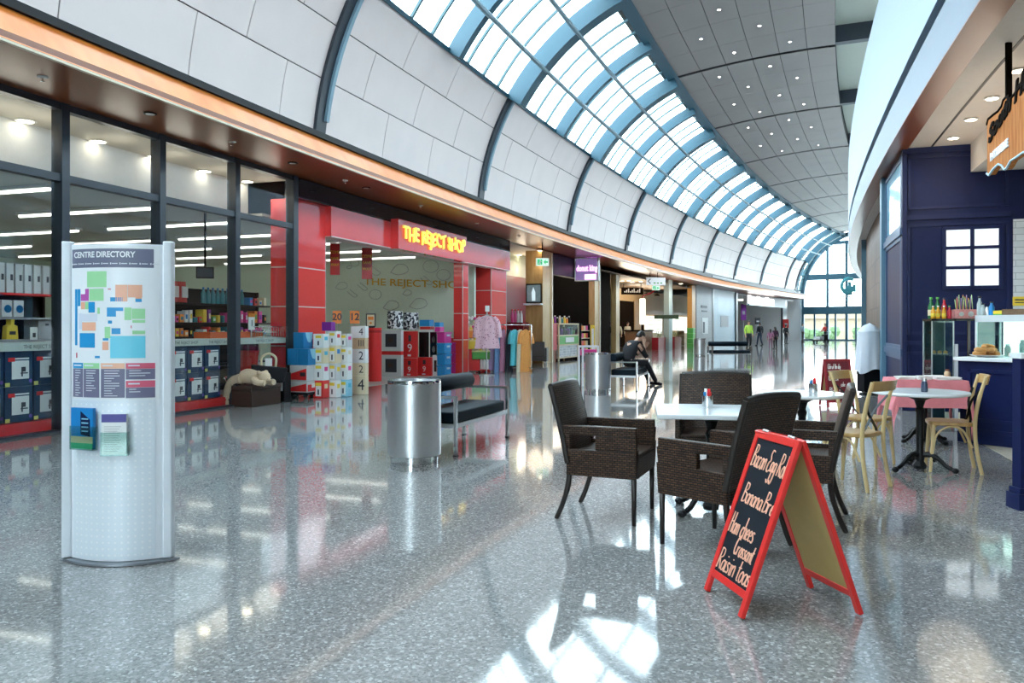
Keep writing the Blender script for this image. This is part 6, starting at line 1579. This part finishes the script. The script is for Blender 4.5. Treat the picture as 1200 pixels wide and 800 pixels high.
# --- bentwood chairs
MT['bent']=woodmat('pale bentwood',(.62,.44,.20),(.70,.52,.27),.4,(3,3,.5)); MT['seatw']=woodmat('honey seat',(.42,.24,.08),(.52,.31,.12),.35,(2,8,2))
def bentwood(loc,rz,lab):
    o=thing('crossback_chair',lab,'chair',loc,rz)
    q=MB(); pts=[(.19*1.0*math.cos(a)*(1 if True else 1),.19*math.sin(a)-.0,0) for a in lin(0,2*PI,33)[:-1]]
    def sq(a): 
        c_,s_=math.cos(a),math.sin(a); k=1/ (abs(c_)**4+abs(s_)**4)**.25; return (.205*c_*k,.20*s_*k)
    poly=[sq(a) for a in lin(0,2*PI,33)[:-1]]
    q.prism([(x,y,.435) for x,y in poly],(0,0,.035)); q.build('seat',MT['seatw'],o,bevel=.01)
    for s in (-1,1):
        q=MB(); q.tube(smooth([(s*.20,.235,0),(s*.19,.195,.22),(s*.185,.18,.45),(s*.185,.21,.68),(s*.195,.27,.90)],5),[.017]*8+[.018]*9+[.015]*4,10); q.build('back_leg',MT['bent'],o)
        q=MB(); q.tube(smooth([(s*.185,-.185,0),(s*.175,-.165,.25),(s*.165,-.155,.44)],4),[.014]*3+[.017]*6,10); q.build('leg',MT['bent'],o)
        q=MB(); q.tube(smooth([(s*.178,-.16,.20),(s*.178,-.13,.35),(s*.178,-.03,.425),(s*.18,.08,.40),(s*.185,.16,.24)],5),.010,8); q.build('side_brace',MT['bent'],o)
        q=MB(); q.bar(smooth([(s*.185,.222,.78),(s*.06,.165,.65),(-s*.13,.15,.47),(-s*.19,.03,.448)],5),.004,.022,0,(0,1,.2)); q.build('cross_strap',MT['iron'],o)
    q=MB(); q.tube(smooth([(-.17,-.16,.20),(-.13,-.165,.36),(0,-.168,.425),(.13,-.165,.36),(.17,-.16,.20)],5),.010,8); q.build('front_brace',MT['bent'],o)
    q=MB(); q.slab(lambda u,v,w: V((u*.205,.285+.035*(1-u*u)+.010*w-.02*(1-v),.825+.085*v)),lin(-1,1,11),[0,1],-1,1,0,True); q.build('top_rail',MT['seatw'],o,bevel=.004)
    return o
# back feet mid + facing -> centre
def bw(b0,b1,f,lab):
    mid=(G(*b0)+G(*b1))/2; f=V(f).normalized(); bentwood(V((mid.x+f.x*.235,mid.y+f.y*.235,0)),face(f.x,f.y),lab)
bw((1017.4,577),(1043,570),(-.64,.77),'pale cross-back wooden chair nearest the wicker armchairs, facing the menu board')
f=V((.64,-.77)); bentwood(V((3.40+f.x*.2,8.02+f.y*.2,0)),face(f.x,f.y),'pale cross-back wooden chair left of the round table, facing it')
bw((1149,556),(1143.5,548.5),(-.92,.36),'pale cross-back wooden chair on the right of the round table')
# --- table with the pink cloth
pt=V((( 1083-600)/FPX*9.3,9.3,0)); po=thing('cloth_table','cafe table hidden under a pink tablecloth beside the glass cabinet','table',pt,R(-12)); ironbase(po,.715,4,.30,R(30))
q=MB(); q.box(-.36,.36,-.32,.32,.716,.745); q.build('tabletop',MT['marble'],po)
cl=thing('tablecloth','pink checked tablecloth hanging in folds over the cafe table','tablecloth',pt+V((0,0,.7475)),R(-12))
MT['pinkcloth']=mat('pink cloth',(.72,.22,.25),.85,bump=.3,scale=14,var=.12)
def clf(u,v):
    # u,v in -1..1 over the cloth; beyond the table edge it hangs
    ex,ey=.375,.335; x=u*.74; y=v*.66; dx_=max(abs(x)-ex,0); dy_=max(abs(y)-ey,0); dd=math.hypot(dx_,dy_)
    zz=-.95*dd - (.16*min(dx_,dy_)*4 if dx_>0 and dy_>0 else 0); f=.022*math.sin(9*u+4*v)*min(dd*6,1)
    xx=(ex+dx_*.12+f)*(1 if x>0 else -1) if dx_>0 else x; yy=(ey+dy_*.12+f)*(1 if y>0 else -1) if dy_>0 else y
    return V((xx,yy,zz+.0015))
q=MB(); q.grid(clf,lin(-1,1,45),lin(-1,1,45)); q.build('cloth',MT['pinkcloth'],cl)
pm=Matrix.Translation(pt)@Matrix.Rotation(R(-12),4,'Z')
for i,(x,y,w_,d_,n_) in enumerate(((-.25,-.16,.09,.10,3),(-.06,-.2,.07,.07,4),(.19,-.18,.13,.09,3),(-.12,.08,.1,.08,2),(.14,.1,.1,.08,3))):
    z=.752
    for j in range(n_):
        o=thing('menu_booklet','white booklet in the low stacks laid out on the pink tablecloth','booklet',pm@V((x,y,z)),R(-12+6*((i+j)%3-1)),'booklets on the pink tablecloth'); q=MB(); q.box(-w_,w_,-d_,d_,0,.0095); q.build('pages',MT['paper'],o); z+=.0105
o=thing('ribbed_jar','small brown jar behind the booklets on the pink tablecloth','jar',pm@V((.31,.2,.752)),0); q=MB(); q.lathe([(.03,0),(.034,.02),(.034,.06),(.022,.08)],14); q.build('jar_body',MT['cardboard'],o); q=MB(); q.lathe([(.024,.08),(.024,.1)],12); q.build('lid',MT['brown'],o)
# --- chalkboard A-frame
GL={ # single-stroke letters, unit x-height .5, cap height 1
'B':[[(0,0),(.02,1)],[(.02,1),(.3,.95),(.32,.7),(.05,.55),(.36,.45),(.36,.1),(0,0)]],'a':[[(.34,.42),(.2,.5),(.04,.35),(.05,.08),(.2,0),(.34,.2),(.36,.48)],[(.35,.4),(.38,.05),(.44,0)]],
'c':[[(.32,.42),(.18,.5),(.03,.3),(.08,.04),(.22,0),(.36,.1)]],'o':[[(.18,.5),(.03,.3),(.08,.03),(.22,0),(.34,.2),(.3,.45),(.18,.5)]],'n':[[(.02,.5),(.04,0)],[(.04,.3),(.18,.5),(.3,.45),(.32,0)]],
'E':[[(.34,.95),(.1,1),(.02,.8),(.2,.55),(.02,.4),(0,.12),(.16,0),(.36,.1)]],'g':[[(.32,.42),(.16,.5),(.03,.32),(.1,.08),(.28,.15),(.34,.48)],[(.34,.48),(.32,-.3),(.16,-.45),(.02,-.3)]],
'R':[[(0,0),(.03,1)],[(.03,1),(.32,.95),(.34,.65),(.04,.5)],[(.1,.5),(.38,0)]],'l':[[(.04,1),(.05,.1),(.14,0)]],'H':[[(.02,1),(0,0)],[(0,.5),(.36,.55)],[(.38,1),(.36,0)]],'m':[[(.02,.5),(.03,0)],[(.03,.3),(.14,.5),(.22,.4),(.22,0)],[(.22,.3),(.34,.5),(.42,.4),(.43,0)]],
'h':[[(.03,1),(.02,0)],[(.02,.3),(.16,.5),(.28,.42),(.3,0)]],'e':[[(.04,.26),(.3,.3),(.26,.48),(.12,.48),(.03,.25),(.1,.02),(.32,.08)]],'s':[[(.28,.45),(.12,.5),(.06,.38),(.26,.18),(.2,.02),(.02,.05)]],'C':[[(.38,.85),(.24,1),(.04,.75),(.02,.25),(.2,0),(.4,.12)]],
'r':[[(.03,.5),(.04,0)],[(.04,.28),(.14,.48),(.28,.44)]],'t':[[(.12,.9),(.1,.08),(.24,0)],[(0,.58),(.26,.6)]],'i':[[(.06,.5),(.07,.05),(.14,0)],[(.07,.72),(.08,.76)]],' ':[],'y':[[(.02,.5),(.1,.15),(.24,.2)],[(.3,.5),(.22,-.2),(.05,-.4)]],'f':[[(.3,.95),(.14,.95),(.1,.0)],[(0,.5),(.26,.52)]],'d':[[(.3,.42),(.14,.5),(.03,.25),(.12,.0),(.3,.12)],[(.34,1),(.32,0)]],'k':[[(.03,1),(.02,0)],[(.28,.5),(.04,.22),(.3,0)]],'p':[[(.03,.5),(.02,-.4)],[(.03,.4),(.2,.5),(.3,.3),(.18,.02),(.03,.1)]]}
ADV={'m':.54,'l':.2,'i':.2,' ':.28,'H':.5,'t':.3,'B':.45,'R':.44,'C':.46,'E':.42}
def chalk(q,text,x,z,h,fn,rad_,slant=.12,rise=0.0,sx=1.0,maxx=None):
    cx_=0
    for ch in text:
        for st_ in GL.get(ch,[]):
            P=[]
            for a,b in smooth([(p[0],p[1],0) for p in st_],3) if False else [(v.x,v.y) for v in smooth([(p[0],p[1],0) for p in st_],3)]:
                X=x+(cx_+a)*h*sx+b*h*slant
                if maxx is not None and X>maxx: X=maxx
                P.append(fn(X,z+b*h+rise*(cx_+a)*h))
            q.tube(P,rad_,5)
        cx_+=ADV.get(ch,.40)
FL,FR_,BR,BL=G(826,692),G(870,727),G(1011,722),G(948,688)
ap_l=(FL+BL)/2+V((0,0,.822)); ap_r=(FR_+BR)/2+V((0,0,.822))
MT['signred']=mat('glossy sign red',(.72,.03,.025),.3,var=.1,scale=30); MT['slate']=mat('chalkboard slate',(.010,.012,.018),.7,var=.35,scale=5,spec=.2); MT['ply']=mat('tan hardboard',(.46,.33,.12),.6,var=.08,scale=8); MT['chalk']=mat('peach chalk',(.90,.46,.32),.8)
MT['chalkw']=mat('white chalk',(.8,.78,.75),.8)
def aboard(name,label,a_l,a_r,f_l,f_r,g_l,g_r,writing,slate,backm=None,legs=.09):
    """leaf 1: feet f_l,f_r ; leaf 2: feet g_l,g_r ; ridge a_l,a_r (all world points)"""
    org=(f_l+f_r+g_l+g_r)/4; org.z=0
    o=thing(name,label,'sign',org,0)
    for li,(b_l,b_r,sgn_) in enumerate(((f_l,f_r,1),(g_r,g_l,1))):
        t_l,t_r=(a_l,a_r) if li==0 else (a_r,a_l)
        wv=(b_r-b_l); w_=wv.length; ux=wv.normalized(); up=((t_l+t_r)/2-(b_l+b_r)/2); H_=up.length; up.normalize(); nn=ux.cross(up).normalized()  # outward normal
        def F(x,z,y=0.0): return b_l-org+ux*x+up*z+nn*y
        M4=Matrix(((ux.x,nn.x,up.x,(b_l-org).x),(ux.y,nn.y,up.y,(b_l-org).y),(ux.z,nn.z,up.z,(b_l-org).z),(0,0,0,1)))
        # local: x across, y outward, z up the slope
        lf=MB(); r_=.036; th_=.011
        lf.box(0,r_,-th_,th_,.008,H_,0,M4); lf.box(w_-r_,w_,-th_,th_,.008,H_,0,M4); lf.box(r_,w_-r_,-th_,th_,H_-r_*1.1,H_,0,M4); lf.box(r_,w_-r_,-th_,th_,legs,legs+r_,0,M4)
        lo=lf.build('leaf_frame',MT['signred'],o,bevel=.003)
        q=MB(); q.box(r_-.004,w_-r_+.004,.0,.005,legs+r_-.004,H_-r_,0,M4); bo=q.build('slate',slate,lo)
        q=MB(); q.box(r_-.004,w_-r_+.004,-.006,-.0005,legs+r_-.004,H_-r_,0,M4); q.build('backing',backm or MT['ply'],lo)
        if li==0 and writing:
            q=MB(); writing(q,lambda x,z: F(x,z,.0065),w_,H_); q.build('chalk_lettering',MT['chalk'] if name=='chalkboard_sign' else MT['chalkw'],lo)
    q=MB()
    for f_ in (.22,.78):
        c_=a_l.lerp(a_r,f_)-org; d_=(a_r-a_l).normalized(); q.tube([c_-d_*.03+V((0,0,.004)),c_+d_*.03+V((0,0,.004))],.008,8)
    q.build('hinge',MT['steel'],o)
    return o
def write1(q,fn,w_,H_):
    mx_=w_-.040
    chalk(q,'Bacon Egg Rol',.05,H_*.79,.11,fn,.0037,.10,-.02,.62,mx_)
    chalk(q,'Banana Bre',.075,H_*.575,.10,fn,.0037,.10,-.02,.80,mx_)
    chalk(q,'Ham chees',.045,H_*.385,.105,fn,.0037,.10,-.0,.66,mx_)
    chalk(q,'Crossant',.16,H_*.285,.088,fn,.0037,.10,.0,.68,mx_)
    chalk(q,'Raisin toas',.045,H_*.165,.105,fn,.0037,.10,.0,.86,mx_)
aboard('chalkboard_sign','red framed A-frame chalkboard listing Bacon Egg Roll and other snacks','x','y','z','w','v','u',None,None) if False else aboard('chalkboard_sign','red framed A-frame chalkboard with peach writing, nearest the camera',ap_l,ap_r,FL,FR_,BL,BR,write1,MT['slate'])
# second, dark red menu board further back
SL,SR=G(969.5,478),G(1010,480); SL=V((SL.x,SL.y,0)); SR=V((SR.x,SL.y,0)); hgt=ZP(421,SL.y+.22)
bk=V((.05,.5,0)); t_l=SL+bk*.5+V((.03,0,hgt)); t_r=SR+bk*.5+V((-.02,0,hgt))
def write2(q,fn,w_,H_):
    chalk(q,'Cake of the day',.06,H_*.80,.085,fn,.004,.15,.01,.46,w_-.045); chalk(q,'Chocol',.06,H_*.56,.10,fn,.004,.1,0,.75,w_-.05); chalk(q,'cake',.26,H_*.44,.075,fn,.004,.1,0,.6,w_-.05); chalk(q,'Black f',.06,H_*.30,.10,fn,.004,.1,0,.75,w_-.05)
    q.tube([fn(x,H_*.74+.012*math.sin(x*18)) for x in lin(.06,w_-.06,14)],.004,5)
_sr=MT['signred']; MT['signred']=mat('dark sign red',(.30,.02,.03),.4)
aboard('menu_board','dark red A-frame cake menu with white chalk writing behind the round tables',t_l,t_r,SL,SR,SL+bk,SR+bk,write2,mat('dark red slate',(.16,.012,.02),.6,var=.3,scale=6))
MT['signred']=_sr
# hanging emblem near the far doors
Yh=70; c=W(994,344,Yh); o=thing('hanging_emblem','teal round emblem with a row of small lettering hanging near the far doors','sign',c,R(10)); k_=Yh/FPX
q=MB(); q.tube([(9.5*k_*math.cos(a)+1*k_,0,14*k_*math.sin(a)*.62+9*k_) for a in lin(R(60),R(290),20)],.16,6)
for i,(x,h) in enumerate(((-4,6),(-1,9),(2,14),(5,9),(8,11))): q.box((x-1.6)*k_,(x+1.6)*k_,-.05,.05,2*k_,h*k_)
q.build('emblem',mat('teal emblem',(.05,.25,.28),.4),o)
q=MB()
for i in range(8): q.box((-9+2.5*i)*k_,(-7.4+2.5*i)*k_,-.03,.03,-4.5*k_,-2.5*k_)
for i in range(5): q.box((-4+2.5*i)*k_,(-2.4+2.5*i)*k_,-.03,.03,-8.5*k_,-7*k_)
q.build('lettering',MT['grey'],o)
q=MB(); q.tube([(2*k_,0,14*k_),(2*k_,0,11.1-c.z)],.02,5); q.tube([(-4*k_,0,9*k_),(-4*k_,0,11.1-c.z)],.015,5); q.box(-9.5*k_,10*k_,-.025,-.02,-9*k_,-1*k_); q.build('suspension',MT['sky_glass'],o)
# ================================================================ PEOPLE
def skinmesh(name, verts, edges, radii, m, parent, sub=2, root=0):
    me=bpy.data.meshes.new(name); me.from_pydata(verts,edges,[]); me.materials.append(m)
    o=bpy.data.objects.new(name,me); COL.objects.link(o); o.parent=parent
    md=o.modifiers.new('skin','SKIN'); md.use_smooth_shade=True; md.branch_smoothing=.3
    sv=me.skin_vertices[0].data
    for i,r in enumerate(radii):
        rr=r if isinstance(r,tuple) else (r,r); sv[i].radius=rr; sv[i].use_root=(i==root)
    s=o.modifiers.new('sub','SUBSURF'); s.levels=sub; s.render_levels=sub
    return o
STAND=dict(pelvis=(0,0,.93),waist=(0,-.005,1.08),chest=(0,0,1.30),neck=(0,.0,1.47),head=(0,-.02,1.60),
  shL=(.18,0,1.40),elL=(.24,.03,1.13),haL=(.25,-.05,.88),shR=(-.18,0,1.40),elR=(-.24,.03,1.13),haR=(-.25,-.05,.88),
  hipL=(.09,0,.88),knL=(.10,-.02,.48),anL=(.10,.03,.08),toL=(.11,-.11,.03),hipR=(-.09,0,.88),knR=(-.10,-.02,.48),anR=(-.10,.03,.08),toR=(-.11,-.11,.03))
def person(label, loc, rz, top, legs, shoes, hair, pose={}, scale=1.0, longhair=False, bald=False, cat='person', longsleeve=True):
    J=dict(STAND); J.update(pose); J={k:V(v) for k,v in J.items()}
    o=thing('person',label,cat,loc,rz); o.scale=(scale,)*3
    names=['pelvis','waist','chest','neck','head','shL','elL','haL','shR','elR','haR','hipL','knL','anL','toL','hipR','knR','anR','toR']
    vs=[J[n] for n in names]; ix={n:i for i,n in enumerate(names)}
    es=[('pelvis','waist'),('waist','chest'),('chest','neck'),('neck','head'),('chest','shL'),('shL','elL'),('elL','haL'),('chest','shR'),('shR','elR'),('elR','haR'),('pelvis','hipL'),('hipL','knL'),('knL','anL'),('anL','toL'),('pelvis','hipR'),('hipR','knR'),('knR','anR'),('anR','toR')]
    es=[(ix[a],ix[b]) for a,b in es]
    rd={'pelvis':(.13,.10),'waist':(.12,.09),'chest':(.14,.10),'neck':.050,'head':.085,'sh':.055,'el':.038,'ha':.026,'hip':.082,'kn':.052,'an':.036,'to':.03}
    rs_=[rd.get(n,rd.get(n[:-1])) for n in names]
    # fingers: five short chains per hand rooted in the palm
    for s in 'LR':
        h=J['ha'+s]; d=(h-J['el'+s]).normalized(); side=d.cross(V((0,1,.2))).normalized(); 
        for k in range(5):
            off=(k-1.5)*.020 if k<4 else -.045
            ln=[.075,.085,.08,.062,.05][k]
            p1=h+d*.055+side*off if k<4 else h+d*.02+side*off
            p2=p1+d*ln*.6+V((0,-.012,0)); i0=len(vs); vs+= [p1,p2,p2+d*ln*.4+V((0,-.015,0))]; rs_+=[.011,.009,.008]; es+=[(ix['ha'+s],i0),(i0,i0+1),(i0+1,i0+2)]
    skinmesh('body',vs,es,rs_,MT['skin'],o)
    # face: nose, ears, mouth and eyes on a shaped head
    hd=J['head']; fwd=V((0,-1,0)) if 'face' not in J else J['face'].normalized()
    up=(J['head']-J['neck']).normalized(); rt=fwd.cross(up).normalized(); fw=up.cross(rt).normalized()
    HM=Matrix(((rt.x,-fw.x,up.x,hd.x),(rt.y,-fw.y,up.y,hd.y),(rt.z,-fw.z,up.z,hd.z),(0,0,0,1)))  # x right, -y forward, z up
    q=MB(); q.lathe([(.02,-.115),(.05,-.105),(.066,-.07),(.076,-.01),(.078,.04),(.066,.085),(.035,.112),(1e-4,.118)],16,(0,0,.02),0,True,HM@Matrix.Diagonal((.98,1.18,1,1)))
    q.prism([(-.012,-.085,-.02),(.012,-.085,-.02),(.006,-.09,.03),(-.006,-.09,.03)],(0,-.02,0),0,HM)
    for s in (-1,1): q.sphere((s*.078,.005,.01),.022,8,0,(.4,.8,1.2),HM)
    q.build('head',MT['skin'],o)
    q=MB(); 
    for s in (-1,1): q.sphere((s*.03,-.084,.03),.009,6,0,(1,.6,.7),HM)
    q.box(-.022,.022,-.087,-.08,-.052,-.046,0,HM); q.build('eyes_and_mouth',MT['hair'],o)
    q=MB(); prof=[(.082,.02),(.088,.06),(.076,.105),(.045,.135),(1e-4,.142)]
    q.lathe(prof,16,(0,.012,.015),0,True,HM@Matrix.Diagonal((1,1.15,1,1)))
    q.sphere((0,.045,.01),.083,12,0,(1,.85,1.15),HM)
    if longhair: q.tube([HM@V((0,.055,.02)),HM@V((0,.075,-.08)),HM@V((0,.075,-.2))],[.08,.08,.05],10)
    q.build('hair',MT['hair'] if hair is None else hair,o)
    def sub_(nm,ns,ee,k,mm):
        i2={n:i for i,n in enumerate(ns)}; skinmesh(nm,[J[n] if n in J else V(ex[n]) for n in ns],[(i2[a],i2[b]) for a,b in ee],k,mm,o)
    ex={'wrL':J['elL'].lerp(J['haL'],.82 if longsleeve else .05),'wrR':J['elR'].lerp(J['haR'],.82 if longsleeve else .05),'hem':J['pelvis'].lerp(J['waist'],-.05),'col':J['chest'].lerp(J['neck'],.85),'belt':J['pelvis'].lerp(J['waist'],.75)}
    sub_('shirt',['hem','waist','chest','col','shL','elL','wrL','shR','elR','wrR'],[('hem','waist'),('waist','chest'),('chest','col'),('chest','shL'),('shL','elL'),('elL','wrL'),('chest','shR'),('shR','elR'),('elR','wrR')],[(.155,.12),(.155,.125),(.175,.145),.085,.092,.056,.046,.092,.056,.046],top)
    sub_('trousers',['belt','pelvis','hipL','knL','anL','hipR','knR','anR'],[('belt','pelvis'),('pelvis','hipL'),('hipL','knL'),('knL','anL'),('pelvis','hipR'),('hipR','knR'),('knR','anR')],[(.135,.11),(.15,.12),.098,.067,.055,.098,.067,.055],legs)
    for s in 'LR':
        a,t=J['an'+s],J['to'+s]; q=MB(); d=(t-a); d.z=0; d.normalize(); q.tube([a-d*.04+V((0,0,-.02)),a.lerp(t,.5)+V((0,0,-.012)),t+d*.05],[.045,.045,.034],10); q.build('shoe',shoes,o)
    return o
cb_=MT['cloth_black']; dk=mat('charcoal cloth',(.03,.03,.035),.8); jean=mat('dark denim',(.02,.03,.06),.8)
# seated man, built around the pelvis point in world axes
sx0,sy0=2.58,17.62
def rel(x,y,z): return (x-sx0,y-sy0,z)
sit=dict(pelvis=rel(2.58,17.62,.56),waist=rel(2.60,17.65,.70),chest=rel(2.72,17.77,.93),neck=rel(2.82,17.87,1.06),head=rel(2.90,17.93,1.13),face=(.75,.55,-.45),
 shL=rel(2.60,17.92,.98),elL=rel(2.86,18.10,.74),haL=rel(3.02,18.02,.92),shR=rel(2.84,17.62,.97),elR=rel(3.00,17.78,.72),haR=rel(2.98,17.86,1.02),
 hipL=rel(2.56,17.74,.55),knL=rel(2.95,18.13,.56),anL=rel(3.22,18.55,.09),toL=rel(3.32,18.64,.03),hipR=rel(2.66,17.56,.55),knR=rel(3.04,17.92,.56),anR=rel(3.34,18.32,.09),toR=rel(3.44,18.40,.03))
person('man in black sitting hunched on the far bench with his legs stretched out',V((sx0,sy0,0)),0,cb_,cb_,MT['black'],None,sit,longsleeve=False)
p=G(713,412.5); person('person in dark clothes standing beside the pink stand at the donut counter',p,R(60),cb_,cb_,MT['black'],None,dict(elR=(-.22,-.14,1.14),haR=(-.12,-.32,1.12),elL=(.22,-.14,1.14),haL=(.1,-.32,1.12)),.97)
YB2=pol(RS+4,TT(724,RS+4)).y
p=pol(RS+4.1,TT(724,RS+4.1)); cream_c=mat('cream shirt',(.62,.55,.40),.8)
seat_p=dict(pelvis=(0,.05,.55),waist=(0,.05,.70),chest=(0,.03,.95),neck=(0,.02,1.12),head=(0,0,1.25),shL=(.18,.02,1.05),elL=(.24,-.05,.78),haL=(.16,-.28,.70),shR=(-.18,.02,1.05),elR=(-.24,-.05,.78),haR=(-.16,-.28,.70),hipL=(.09,0,.53),knL=(.11,-.42,.53),anL=(.11,-.42,.10),toL=(.11,-.56,.03),hipR=(-.09,0,.53),knR=(-.11,-.42,.53),anR=(-.11,-.42,.10),toR=(-.11,-.56,.03))
for px,lab in ((724,'person in a cream shirt standing by the tan pillar at the bakery'),(735.5,'person in a cream shirt standing before the dark bakery doorway')):
    r=RS+3.4; p=pol(r,TT(px,r)); person(lab,p,R(30 if px>730 else -20),cream_c,dk,MT['black'],None,{},.98)
hv=mat('yellow green safety vest',(.45,.72,.10),.6,emit=(.5,.8,.1),es=.05)
p=G(877.5,409.8); hp=person('person in a yellow green safety vest standing behind the far bench',p,R(15),hv,dk,MT['black'],None,{},1.02)
p=G(890.5,405); person('person in black with a dark jacket walking past the bright far shop',p,R(200),cb_,jean,MT['black'],None,dict(knL=(.10,-.12,.48),anL=(.10,-.2,.08),toL=(.1,-.34,.03),anR=(-.1,.16,.10),toR=(-.1,.03,.03)),1.0)
p=G(903,409); person('child in a dusky pink coat in front of the bright far shop',p,R(160),mat('dusky pink cloth',(.35,.14,.24),.8),mat('mauve cloth',(.25,.12,.18),.8),MT['black'],None,{},.72,True)
p=G(908.5,408.5); person('person in dark purple clothes next to the child in pink',p,R(190),mat('plum cloth',(.05,.015,.04),.8),cb_,MT['black'],None,{},.80,True)
p=G(921,402.5); person('person in black standing under the red poster',p,R(120),cb_,cb_,MT['black'],None,{},.92)
p=G(940.5,400.8); person('person in a grey blue top near the left door leaf',p,R(90),mat('grey blue cloth',(.22,.30,.34),.8),dk,MT['black'],None,{},1.0)
p=G(967,400.8); person('person in a red top standing behind the dark trolley by the doors',p,R(-80),MT['red_deep'],dk,MT['black'],None,dict(elR=(-.2,-.16,1.12),haR=(-.14,-.38,1.02),elL=(.2,-.16,1.12),haL=(.14,-.38,1.02)),.98)
c=G(962,401.5); o=thing('luggage_trolley','low dark trolley with pale bags in front of the far doors','trolley',V((c.x,c.y,0)),R(10))
q=MB(); q.box(-.7,.7,-.3,.3,.16,.24); q.build('deck',MT['black'],o)
q=MB(); q.tube([(.7,-.28,.2),(.78,-.28,1.0),(.78,.28,1.0),(.7,.28,.2)],.025,6); q.build('handle',MT['steel'],o)
for x in (-.55,.55):
    for y in (-.25,.25):
        q=MB(); q.tube([(x,y-.03,.08),(x,y+.03,.08)],.08,10); q.build('wheel',MT['black'],o)
for i,(x,mm,h) in enumerate(((-.4,'paper',.28),(.0,'grey',.34),(.4,'black',.5))):
    b=thing('bag',['pale bag at the front of the dark trolley','grey bag in the middle of the dark trolley','black bag at the handle end of the dark trolley'][i],'bag',o.matrix_basis@V((x,0,.241)),R(10)); q=MB(); q.box(-.17,.17,-.24,.24,0,h); q.build('bag_body',MT[mm],b,bevel=.04)
# far planter bench by the doors
WORLD=4.5; EXPO=1.53
# ================================================================ LIGHT, CAMERA
w=bpy.data.worlds.new('World'); sc.world=w; w.use_nodes=True
N=w.node_tree.nodes; L=w.node_tree.links; bg=N['Background']
tc=N.new('ShaderNodeTexCoord'); sp=N.new('ShaderNodeSeparateXYZ'); rp=N.new('ShaderNodeValToRGB')
nz=N.new('ShaderNodeTexNoise'); nz.inputs['Scale'].default_value=3.0; nz.inputs['Detail'].default_value=5
L.new(tc.outputs['Generated'],sp.inputs[0]); L.new(sp.outputs['Z'],rp.inputs['Fac']); L.new(tc.outputs['Generated'],nz.inputs['Vector'])
rp.color_ramp.elements[0].position=0; rp.color_ramp.elements[0].color=(.90,.95,1,1)
rp.color_ramp.elements[1].position=1; rp.color_ramp.elements[1].color=(.55,.79,1,1)
mx=N.new('ShaderNodeMix'); mx.data_type='RGBA'; mx.inputs['B'].default_value=(.93,.975,1,1)
mr=N.new('ShaderNodeMapRange'); mr.inputs['From Min'].default_value=.42; mr.inputs['From Max'].default_value=.62
L.new(nz.outputs['Fac'],mr.inputs['Value']); L.new(mr.outputs['Result'],mx.inputs['Factor']); L.new(rp.outputs['Color'],mx.inputs['A'])
L.new(mx.outputs['Result'],bg.inputs['Color']); bg.inputs['Strength'].default_value=WORLD
cam=bpy.data.cameras.new('camera'); co=bpy.data.objects.new('camera',cam); COL.objects.link(co)
co.location=(0,0,EYE); co.rotation_euler=(R(90),0,0); cam.sensor_width=36; cam.lens=36*FPX/1200; cam.shift_y=-(400-HY)/1200
cam.clip_start=.05; cam.clip_end=1500
sc.camera=co
vs=sc.view_settings; vs.view_transform='Standard'; vs.look='None'; vs.gamma=1; vs.use_curve_mapping=False; vs.exposure=EXPO
cy=sc.cycles; cy.use_denoising=True; cy.max_bounces=10; cy.diffuse_bounces=5; cy.glossy_bounces=5; cy.transparent_max_bounces=16; cy.transmission_bounces=4
cy.sample_clamp_indirect=6; cy.caustics_reflective=False; cy.caustics_refractive=False
